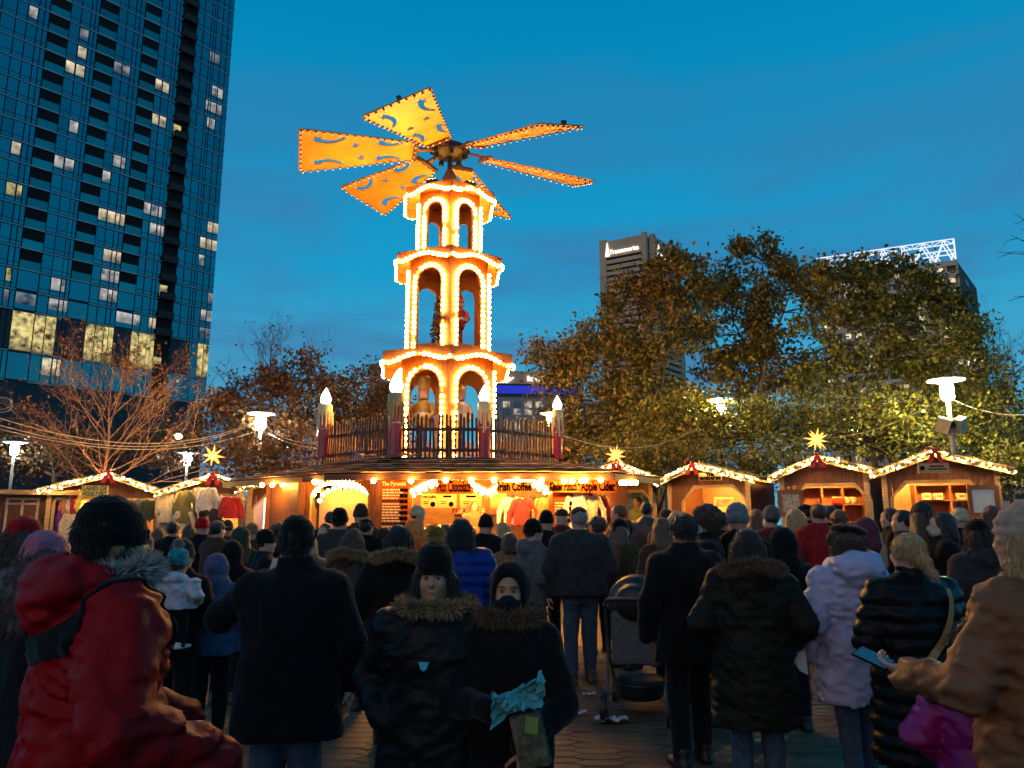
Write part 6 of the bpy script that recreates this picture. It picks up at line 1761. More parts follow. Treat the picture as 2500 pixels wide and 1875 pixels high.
def shoe_solid(sp):
    s = Solid(); lp = leg_pts(sp)
    for sx in (-1, 1):
        h, kn, an, toe = lp[sx]
        s.cap((an[0], an[1] - 0.045, 0.048), (toe[0], toe[1], 0.042), 0.047, 0.042, 0.02).cap((an[0], an[1] - 0.02, 0.06), (an[0], an[1] - 0.02, 0.135), 0.047, 0.05, 0.03)
        s.ell((an[0] + 0.01 * sx, an[1] + 0.05, -0.02), (0.1, 0.2, 0.022), 0.008, 's')
    return s
def hat_solid(kind):
    s = Solid()
    if kind in ('beanie', 'pom'):
        hi = 0.010 if kind == 'beanie' else 0.006
        s.loft([(1.640, 0, -0.004, 0.090, 0.108), (1.66, 0, -0.004, 0.097, 0.115), (1.70, 0, -0.006, 0.096, 0.114), (1.742, 0, -0.010, 0.088, 0.104), (1.775 + hi * .4, 0, -0.014, 0.066, 0.079), (1.793 + hi, 0, -0.016, 0.030, 0.036)], 0.02, 2.0)
        s.loft([(1.632, 0, -0.004, 0.098, 0.117), (1.684, 0, -0.004, 0.104, 0.122)], 0.01, 2.0)
        s.disp = lambda x, y, z: (0.0032 * np.cos(44 * np.arctan2(y, x)) + 0.006 * (vnoise(x * 24, y * 24, z * 24) - .5)).astype(np.float32)
    elif kind == 'cap':
        s.loft([(1.665, 0, 0, 0.088, 0.108), (1.70, 0, -0.004, 0.090, 0.109), (1.735, 0, -0.008, 0.080, 0.098), (1.762, 0, -0.01, 0.05, 0.06), (1.774, 0, -0.01, 0.012, 0.012)], 0.02, 2.0)
        s.ell((0, 0.135, 1.683), (0.072, 0.085, 0.010), 0.012, tilt=-0.12)
    elif kind == 'beret':
        s.ell((0.02, -0.02, 1.735), (0.125, 0.130, 0.050), 0.03, roll=0.18).ell((0, 0, 1.70), (0.092, 0.11, 0.045), 0.02)
        s.disp = lambda x, y, z: (0.006 * (vnoise(x * 24, y * 24, z * 24) - .5)).astype(np.float32)
    return s
def hair_solid(kind):
    s = Solid()
    s.ell((0, -0.014, 1.668), (0.090, 0.110, 0.106), 0.02)
    if kind in ('long', 'vlong'):
        zl = 1.32 if kind == 'long' else 1.16
        for x in (-0.075, -0.03, 0.03, 0.075): s.chain([(x, -0.055, 1.64), (x * 1.25, -0.105, 1.48), (x * 1.35, -0.150, zl)], [0.055, 0.052, 0.030], 0.03)
        for sx in (-1, 1): s.chain([(sx * 0.082, 0.0, 1.65), (sx * 0.100, -0.01, 1.52), (sx * 0.125, -0.02, zl + 0.08)], [0.030, 0.036, 0.022], 0.03)
    elif kind == 'bob':
        for x in (-0.06, 0.0, 0.06): s.chain([(x, -0.06, 1.64), (x * 1.2, -0.085, 1.52)], [0.055, 0.05], 0.03)
        for sx in (-1, 1): s.chain([(sx * 0.082, 0.0, 1.66), (sx * 0.095, 0.0, 1.53)], [0.030, 0.034], 0.03)
    elif kind == 'tied':
        s.ell((0, -0.125, 1.60), (0.040, 0.045, 0.042), 0.03).chain([(0, -0.14, 1.59), (0.015, -0.165, 1.52), (0.02, -0.16, 1.46)], [0.03, 0.028, 0.014], 0.02)
    elif kind == 'bun': s.ell((0, -0.07, 1.79), (0.055, 0.055, 0.05), 0.03)
    elif kind == 'curly': s.ell((0, -0.02, 1.67), (0.115, 0.125, 0.115), 0.03)
    s.ell((0, 0.115, 1.595), (0.080, 0.080, 0.115), 0.02, 's')
    if kind in ('short', 'tied', 'bun'): s.ell((0, -0.02, 1.48), (0.2, 0.16, 0.10), 0.02, 's')
    if kind == 'curly': s.disp = lambda x, y, z: (0.045 * (vnoise(x * 34, y * 34, z * 34) - .5)).astype(np.float32)
    else: s.disp = lambda x, y, z: (0.012 * (vnoise(x * 60, y * 60, z * 7) - .5) + 0.004 * np.sin(60 * np.arctan2(y, x) + 6 * vnoise(x * 5, y * 5, z * 8))).astype(np.float32)
    return s
def fur_mesh(path, r, n, length, mat, seed, droop=0.2, name='fur_trim'):
    """thousands of fine pointed hairs along a path"""
    R = np.random.RandomState(seed); P_ = np.array([list(p) for p in path], float)
    seg = np.linalg.norm(np.diff(P_, axis=0), axis=1); cum = np.concatenate([[0], np.cumsum(seg)]); t = R.uniform(0, cum[-1], n)
    base = np.stack([np.interp(t, cum, P_[:, a]) for a in range(3)], 1)
    d = R.normal(0, 1, (n, 3)); d /= np.linalg.norm(d, axis=1)[:, None]
    rad_ = r(t / cum[-1])[:, None] if callable(r) else r
    p0 = base + d * rad_ * 0.6
    d2 = d + R.normal(0, 0.45, (n, 3)); d2[:, 2] -= droop; d2 /= np.linalg.norm(d2, axis=1)[:, None]
    L = length * R.uniform(0.5, 1.2, n)[:, None]
    s = np.cross(d2, R.normal(0, 1, (n, 3))); s /= np.linalg.norm(s, axis=1)[:, None] + 1e-9; s *= 0.0035
    p2 = p0 + d2 * L; p2[:, 2] -= droop * L[:, 0] * .3
    mid = p0 + d2 * L * .55
    v = np.stack([p0 - s, p0 + s, mid + s * .7, p2, mid - s * .7], 1).reshape(-1, 3)
    k = np.arange(n) * 5
    f = np.concatenate([np.stack([k, k + 1, k + 2, k + 4], 1), np.stack([k + 4, k + 2, k + 3, k + 3], 1)])
    vv, ff = v, np.concatenate([np.stack([k, k + 1, k + 2], 1), np.stack([k, k + 2, k + 4], 1), np.stack([k + 4, k + 2, k + 3], 1)])
    return np_mesh(name, vv, ff, mat, False)
FUR = {n: M('fur_' + n, c, 0.6, 0.4, 20, sheen=0.2) for n, c in dict(tan=(0.34, 0.20, 0.09), grey=(0.36, 0.33, 0.31), brown=(0.14, 0.08, 0.04), gold=(0.50, 0.32, 0.08)).items()}
_pcache = {}
def fuzzy(m):
    nm = m.name + '_knit'
    if nm not in _mats:
        c = m.copy(); c.name = nm; b = _principled(c); b.inputs['Sheen Weight'].default_value = 0.45; b.inputs['Sheen Roughness'].default_value = 0.35; b.inputs['Sheen Tint'].default_value = (1.0, 0.8, 0.62, 1); _mats[nm] = c
    return _mats[nm]
def cached(key, fn):
    if key not in _pcache: _pcache[key] = fn()
    return _pcache[key]
PLACE = []
def person(px, py, d, label, rz=0.0, src=False, **sp):
    """px, py: top of head in shown pixels (2212 wide); d: distance; rz: heading in degrees, 0 looks away from the camera"""
    k = 1.0 if src else 2500.0 / 2212.0
    zt = P(px * k, py * k, d).z; x = xat(px * k, d, zt)
    topz = {'beanie': 1.812, 'pom': 1.80, 'cap': 1.775, 'beret': 1.785, 'hoodup': 1.815}.get('hoodup' if sp.get('hood') == 'up' else sp.get('hat'), 1.768)
    if sp.get('hair') == 'bun' and not sp.get('hat'): topz = 1.83
    base = sp.get('floor', 0.0)
    if sp.get('kid'): topz -= 1.49 * (1 - sp['kid'])
    s = (zt - base) / topz
    e = empty('person', (x, d, base), rad(rz), label, 'person', sp.get('group', 'crowd of market visitors'))
    e.scale = (s, s, s)
    far = d > 7.2; h = 0.0095 if d < 3 else 0.0125 if d < 5.2 else (0.017 if not far else 0.025)
    var = int(px) % 3 if far else int(px * 7 + py)
    sp.setdefault('seed', var + 1)
    look = (sp.get('la', 'pocket'), sp.get('ra', 'pocket'), round(sp.get('w', 1.0), 2), sp.get('stride', 0.0))
    detail = sp.get('face', True)
    zf = (lambda z: 0.010 if z > 1.50 else 0.03) if not far else None
    def mk_body():
        v, f = body_solid(sp, detail).geo(0.011 if not far else 0.02, zf)
        vs, fs, o = [v], [f], len(v)
        for hd in sp.get('hands', ()):
            hv, hf = hand_geo(*hd); vs.append(hv); fs.append(hf + o); o += len(hv)
        return np_mesh('body', np.concatenate(vs), np.concatenate(fs), SKIN[0])
    bkey = ('body', look, far, detail) if not sp.get('hands') else ('body', px, py)
    soft_mat(link('body', cached(bkey, mk_body), e), SKIN[sp.get('skin', 0)])
    ck = ('coat', look, sp.get('hem', .84), sp.get('bulk', 1.0), sp.get('kind', 'wool'), sp.get('hood'), sp['seed'] if far else (px, py), sp.get('waist', 1), h)
    cs = None
    if not (far and ck in _pcache):
        cs = coat_solid(sp)
    co = soft_mat(link('coat', cached(ck, lambda: cs.mesh('coat', SKIN[0], h)), e), sp['coat'])
    if sp.get('yoke'):
        fn, mt = sp['yoke']; xs, ys, zs, F = coat_solid(dict(sp, hood=None)).arrays(h)
        F2 = np.maximum(F - 0.009, fn(xs[:, None, None], ys[None, :, None], zs[None, None, :]).astype(np.float32))
        v, f = nets(xs, ys, zs, F2); link('yoke', np_mesh('yoke', v, f, mt), co)
    if sp.get('legs', 'black'):
        link('trousers', cached(('tr', sp.get('stride', 0.0), sp.get('legw', 1.0), far), lambda: trouser_solid(sp).mesh('trousers', SKIN[0], 0.016 if not far else 0.028)), e)
        soft_mat(e.children[-1], TROU[sp.get('legs', 'black')])
        soft_mat(link('shoes', cached(('sh', sp.get('stride', 0.0), far), lambda: shoe_solid(sp).mesh('shoes', SKIN[0], 0.012 if not far else 0.02)), e), SHOE[sp.get('shoes', 'black')])
    if sp.get('hair'):
        soft_mat(link('hair', cached(('hair', sp['hair'], far), lambda: hair_solid(sp['hair']).mesh('hair', SKIN[0], 0.009 if not far else 0.016)), e), HAIRM[sp.get('hcol', 'black')])
        if not far and not sp.get('hood') == 'up':
            def strands():
                src_ = _pcache[('hair', sp['hair'], far)]; n_ = len(src_.vertices); a = np.empty(n_ * 3, np.float32); src_.vertices.foreach_get('co', a); a = a.reshape(-1, 3)
                nv = np.empty(n_ * 3, np.float32); src_.vertices.foreach_get('normal', nv); nv = nv.reshape(-1, 3)
                R = np.random.RandomState(3); ix = R.randint(0, n_, 2600); p0 = a[ix]; d_ = nv[ix] * 0.28 + np.array([0, 0, -0.8]) + R.normal(0, 0.22, (2600, 3)); d_ /= np.linalg.norm(d_, axis=1)[:, None]
                L = (R.uniform(0.02, 0.07, 2600) * (0.5 if sp['hair'] in ('short', 'tied') else 1))[:, None]; sd_ = np.cross(d_, R.normal(0, 1, (2600, 3))); sd_ /= np.linalg.norm(sd_, axis=1)[:, None]; sd_ *= 0.0022
                v = np.stack([p0 - sd_, p0 + sd_, p0 + d_ * L], 1).reshape(-1, 3)
                return np_mesh('loose_hairs', v, np.arange(2600 * 3).reshape(-1, 3), SKIN[0], False)
            hs = soft_mat(link('loose_hairs', cached(('strands', sp['hair']), strands), e.children[-1]), HAIRM[sp.get('hcol', 'black')]); hs['kind'] = 'stuff'
    if sp.get('hat'):
        ht = soft_mat(link('hat', cached(('hat', sp['hat'], far), lambda: hat_solid(sp['hat']).mesh('hat', SKIN[0], 0.007 if not far else 0.012)), e), fuzzy(sp['hatm']))
        ht.location.z = sp.get('hatup', 0.0)
        if sp['hat'] == 'pom':
            fm_ = sp.get('pomm', FUR['tan']); link('pompom', cached(('pom', fm_.name), lambda: fur_mesh([(0, -0.018, 1.825), (0, -0.018, 1.84)], 0.03, 1500, 0.045, fm_, 3, 0.0, 'pompom')), ht)
    if sp.get('mask'):
        def mkm():
            q = Solid(); q.ell((0, 0.040, 1.585), (0.080, 0.086, 0.078), 0.02).cap((0, 0.105, 1.640), (0, 0.124, 1.610), 0.013, 0.017, 0.03).ell((0, 0.08, 1.72), (0.14, 0.12, 0.085), 0.008, 's'); return q.mesh('face_mask', SKIN[0], 0.009)
        soft_mat(link('face_mask', cached('mask', mkm), e), sp['mask'])
    if sp.get('furhood'):
        fm_, mode = sp['furhood']
        if mode == 'down': path = [(0.185 * math.cos(a), -0.10 + 0.13 * math.sin(a) * (1 if math.sin(a) < 0 else 0.9), 1.545 - 0.045 * abs(math.cos(a)) + (-.0 if math.sin(a) > 0 else 0.0)) for a in [rad(q) for q in range(-200, 21, 10)]]
        elif mode == 'face': path = [(0.115 * math.sin(a), 0.085 + 0.02 * math.cos(a), 1.635 + 0.135 * math.cos(a)) for a in [rad(q) for q in range(-150, 151, 10)]]
        else: path = [(0.16 * math.cos(a), 0.02 + 0.10 * math.sin(a), 1.52) for a in [rad(q) for q in range(-30, 211, 10)]]
        link('fur_trim', fur_mesh(path, 0.030, 5200 if not far else 900, 0.052, fm_, int(px)), e)
    if sp.get('eyes'):
        for sx in (-1, 1):
            mb = MB(); mb.ball((sx * 0.032, 0.092, 1.656), 0.0112, 10, 8); ob = mb.build('eye', M('eye_white', (0.16, 0.12, 0.10), 0.3), e, True)
            mb = MB(); mb.ball((sx * 0.032, 0.0985, 1.656), 0.0062, 8, 6); mb.build('iris', M('eye_dark', (0.015, 0.01, 0.008), 0.2), ob, True)
            if sx > 0 and not sp.get('mask'):
                ml = MB(); ml.lathe([(0.001, -0.024), (0.007, -0.014), (0.0095, 0), (0.007, 0.014), (0.001, 0.024)], 8, mi=0); o_ = ml.build('lips', M('lips_rose', (0.34, 0.12, 0.10), 0.45), e, True); o_.rotation_euler = (0, rad(90), 0); o_.location = (0, 0.102, 1.580)
            mb = MB(); mb.bar((sx * 0.014, 0.108, 1.678), (sx * 0.050, 0.097, 1.681), 0.006, 0.005); mb.build('eyebrow', HAIRM['black'], e)
    if sp.get('kid'):
        kf = sp['kid']
        def squat(o):
            for ch in o.children:
                if ch.type == 'MESH':
                    link_ = [sl.link for sl in ch.material_slots]; mm = [sl.material for sl in ch.material_slots]
                    ch.data = ch.data.copy(); n_ = len(ch.data.vertices); a = np.empty(n_ * 3, np.float32); ch.data.vertices.foreach_get('co', a); a = a.reshape(-1, 3)
                    z = a[:, 2]; t = np.clip((z - 1.42) / 0.10, 0, 1); a[:, :2] *= (0.80 + 0.20 * t)[:, None]; a[:, 2] = np.where(z < 1.49, z * kf, 1.49 * kf + (z - 1.49))
                    ch.data.vertices.foreach_set('co', a.ravel()); ch.data.update()
                    for sl, l_, m_ in zip(ch.material_slots, link_, mm): sl.link = 'OBJECT'; sl.material = m_
                squat(ch)
        squat(e)
    return e
BLK, NVY = (0.0075, 0.0068, 0.0068), (0.008, 0.009, 0.014)
c_black, c_navy = cloth('black', BLK), cloth('navy', NVY)
c_blackp, c_navyp = cloth('black', BLK, 'puffer'), cloth('navy', NVY, 'puffer')
c_char, c_brown, c_grey = cloth('charcoal', (0.035, 0.033, 0.034)), cloth('brown', (0.055, 0.032, 0.02)), cloth('grey', (0.10, 0.095, 0.10))
c_olive, c_tan, c_maroon = cloth('olive', (0.045, 0.045, 0.018)), cloth('tan', (0.22, 0.13, 0.07)), cloth('maroon', (0.10, 0.018, 0.022))
c_red, c_blue, c_green, c_orange = cloth('red', (0.40, 0.008, 0.012)), cloth('royal_blue', (0.010, 0.035, 0.22), 'puffer'), cloth('green', (0.03, 0.05, 0.025)), cloth('orange', (0.55, 0.20, 0.05))
c_white, c_cream, c_teal, c_pink, c_lav = cloth('white', (0.55, 0.55, 0.56)), cloth('cream', (0.50, 0.40, 0.26)), cloth('teal', (0.015, 0.20, 0.24)), cloth('pink', (0.42, 0.13, 0.20)), cloth('lavender', (0.10, 0.10, 0.17))
c_plaid = cloth('red_plaid', (0.28, 0.015, 0.015)); c_leather = cloth('brown', (0.05, 0.028, 0.018), 'leather')

# ------------------------------------------------------------------ the people close to the camera
RED = M('nylon_scarlet', (0.27, 0.003, 0.005), 0.55, 0.15, 7, bump=0.3, bscale=26, spec=0.12); YOKEB = cloth('yoke_black', (0.008, 0.007, 0.007))
p_red = person(250, 1066, 2.6, 'big man in scarlet parka with black shoulders, black beanie and grey fur hood', rz=-48, coat=RED, kind='parka', amp=1.25, w=1.15, bulk=1.25, sleeve=1.25, hem=0.74, hood='bigdown', hat='beanie', hatm=c_black, hair='short', hcol='black',
       la=((0.30, 0.06, 1.10), (0.16, 0.34, 0.98)), ra=((0.385, -0.06, 1.11), (0.37, 0.26, 0.97)), armk=0.018, legs='black', skin=1,
       yoke=(lambda x, y, z: np.maximum(1.255 - z + 0.25 * np.abs(x), np.abs(x) - 0.235) + 0 * y, YOKEB))
path = [(0.150 * math.cos(a), 0.015 + 0.105 * math.sin(a), 1.535 + 0.02 * math.sin(a)) for a in [rad(q) for q in range(-40, 130, 10)]]
link('fur_trim', fur_mesh(path, 0.030, 5000, 0.060, FUR['grey'], 5), p_red)
sb = Solid(); sb.ell((0, 0.055, 1.56), (0.066, 0.062, 0.066), 0.03).ell((0, 0.02, 1.60), (0.082, 0.06, 0.05), 0.03); sb.ell((0, 0.125, 1.60), (0.035, 0.04, 0.02), 0.02, 's')
sb.disp = lambda x, y, z: (0.014 * (vnoise(x * 70, y * 70, z * 50) - .5)).astype(np.float32)
link('beard', sb.mesh('beard', HAIRM['black'], 0.009), p_red)
person(105, 1142, 3.7, 'long haired woman in navy coat and pink beanie at the picture edge', rz=-25, coat=c_navy, w=1.08, hem=0.6, hat='beanie', hatm=c_pink, hair='long', hcol='brown')
person(58, 1112, 4.9, 'person in red knit hat and grey scarf behind the pink beanie', rz=-20, coat=c_grey, w=1.0, hat='beanie', hatm=c_red, hair='bob', hcol='brown')
p_coat = person(643, 1110, 4.05, 'broad man in long black coat and black beanie raising a phone', rz=4, coat=cloth('black_blue', (0.006, 0.0062, 0.008)), w=1.20, bulk=1.12, hem=0.66, collar=1.575, hat='beanie', hatm=c_black, hair='short',
       la=((0.37, 0.08, 1.24), (0.20, 0.30, 1.44)), ra='down', legs='denim', legw=1.15,
       hands=[(-1, (-0.19, 0.31, 1.455), (0.15, 0.25, 0.95), (0.6, 0.7, -0.2), 0.9, 1.05, 0.8), (1, (0.325, 0.06, 0.89), (0, 0.1, -1), (-1, 0, 0), 0.6)])
FURG = FUR['gold']
p_w1 = person(940, 1186, 3.55, 'woman facing the camera in black parka with tan fur hood and fur bobble hat', rz=178, coat=c_blackp, kind='parka', amp=0.7, w=1.16, bulk=1.22, hem=0.42, hood='down', hat='pom', hatm=c_black, hatup=0.038, pomm=FURG, hair='bob', hcol='black', skin=1, furhood=(FUR['tan'], 'down'), eyes=True, legs='black', ra='pocket', la='pocket')
link('fur_collar', fur_mesh([(sx * (0.10 + 0.09 * t), 0.10 - 0.12 * t, 1.50 - 0.01 * t) for sx in (-1,) for t in (1, .8, .6, .4, .2, 0)] + [(0.10 + 0.09 * t, 0.10 - 0.12 * t, 1.50 - 0.01 * t) for t in (0, .2, .4, .6, .8, 1)], 0.03, 5000, 0.055, FUR['tan'], 8), p_w1)
mb = MB(); mb.prism([(-0.026, 0.022), (0.026, 0.022), (0.015, -0.012), (0.0, -0.022), (-0.015, -0.012)], 0.006, Matrix(((1, 0, 0, 0.02), (0, 0, 1, 0.196), (0, 1, 0, 1.235), (0, 0, 0, 1)))); mb.build('zip_badge', M('badge_teal', (0.03, 0.36, 0.45), 0.4, emit=0.05, ecol=(0.03, 0.5, 0.6)), p_w1)
p_w2 = person(1100, 1209, 3.5, 'woman in black coat and dark hood with covered mouth facing the camera', rz=176, coat=c_black, w=0.98, bulk=1.12, hem=0.50, hood='up', skin=1, eyes=True, mask=cloth('mask_ink', (0.012, 0.012, 0.016)), furhood=(FUR['brown'], 'collar'), legs='black',
       ra=((0.30, 0.10, 1.10), (0.05, 0.34, 1.12)), la=((0.29, 0.06, 1.08), (0.09, 0.33, 0.96)),
       hands=[(1, (0.04, 0.355, 1.12), (-0.75, 0.45, 0.1), (0, -0.3, 1), 1.1, 1.0, 0.9), (-1, (-0.085, 0.35, 0.945), (0.1, 0.35, -0.9), (0.9, 0.2, 0), 1.0, 1.0, 0.9)])
p_cap = person(1250, 1094, 8.3, 'stooping man in grey speckled jacket and cap holding a mug', rz=6, coat=c_char, w=1.16, bulk=1.2, hem=0.88, hat='cap', hatm=c_brown, hair='short', hcol='grey', legs='denim', shoes='brown', ra='down', la='down', stride=0.05,
       hands=[(1, (0.32, 0.06, 0.89), (0, 0.25, -1), (-1, 0, 0), 1.0), (-1, (-0.32, 0.06, 0.89), (0, 0.15, -1), (1, 0, 0), 0.6)])
person(1476, 1110, 5.6, 'short haired man in black overcoat with shaved neck beside the pushchair', rz=10, coat=c_black, w=1.08, bulk=1.08, hem=0.72, collar=1.555, hair='short', hcol='black', skin=1, legs='black', legw=1.05, stride=0.06, la='down')
p_olive = person(1612, 1142, 4.9, 'woman in long olive black parka with brown fur collar and jeans', rz=-6, coat=M('nylon_olive_black', (0.012, 0.011, 0.006), 0.6, 0.2, 7, bump=0.3, bscale=26, spec=0.15), kind='parka', w=1.12, bulk=1.18, hem=0.50, hood='down', hair='bob', hcol='black', furhood=(FUR['brown'], 'down'), legs='denim')
p_lav = person(1822, 1132, 5.05, 'woman in pale lavender parka with black beret and blue jeans', rz=12, coat=M('nylon_pale_lavender', (0.40, 0.40, 0.57), 0.5, 0.12, 7, bump=0.35, bscale=22, spec=0.2), kind='parka', amp=1.15, w=1.10, bulk=1.15, waist=0.95, hem=0.62, hood='bigdown', hat='beret', hatm=c_black, hair='curly', hcol='brown', skin=2, legs='denim', legw=0.92, la='down', ra='pocket', stride=0.08)
p_blond = person(1958, 1152, 4.4, 'blonde woman in long black puffer with a tan bag strap', rz=14, coat=c_blackp, kind='puffer', w=1.24, bulk=1.28, hem=0.42, collar=1.56, hair='tied', hcol='blonde', legs='teal', la='front', ra='front')
p_tan = person(2208, 1098, 2.95, 'person in tan puffer and beige hood holding a phone at the picture edge', rz=30, coat=M('nylon_tan_puffer', (0.20, 0.085, 0.04), 0.55, 0.18, 7, bump=0.3, bscale=26, spec=0.15), kind='parka', amp=1.1, w=1.18, bulk=1.28, hem=0.62, collar=1.55, hair='long', hcol='blonde', legs='brown', la=((0.30, 0.10, 1.10), (0.22, 0.38, 1.10)), ra='pocket',
       hands=[(-1, (-0.21, 0.41, 1.10), (0.0, 1.0, 0.12), (0.6, 0, 0.8), 0.75, 1.0, 0.9)])

hs_ = Solid(); hs_.ell((0, -0.02, 1.66), (0.116, 0.138, 0.135), 0.05).ell((0, -0.05, 1.52), (0.125, 0.12, 0.085), 0.05); hs_.ell((0, 0.14, 1.625), (0.084, 0.12, 0.115), 0.02, 's')
hs_.disp = lambda x, y, z: (0.014 * (vnoise(x * 14, y * 14, z * 9) - .5) + 0.004 * np.sin(z * 160)).astype(np.float32)
link('knit_hood', hs_.mesh('knit_hood', M('wool_beige_hood', (0.40, 0.27, 0.18), 0.9, 0.3, 20, bump=0.4, bscale=120), 0.011), p_tan)
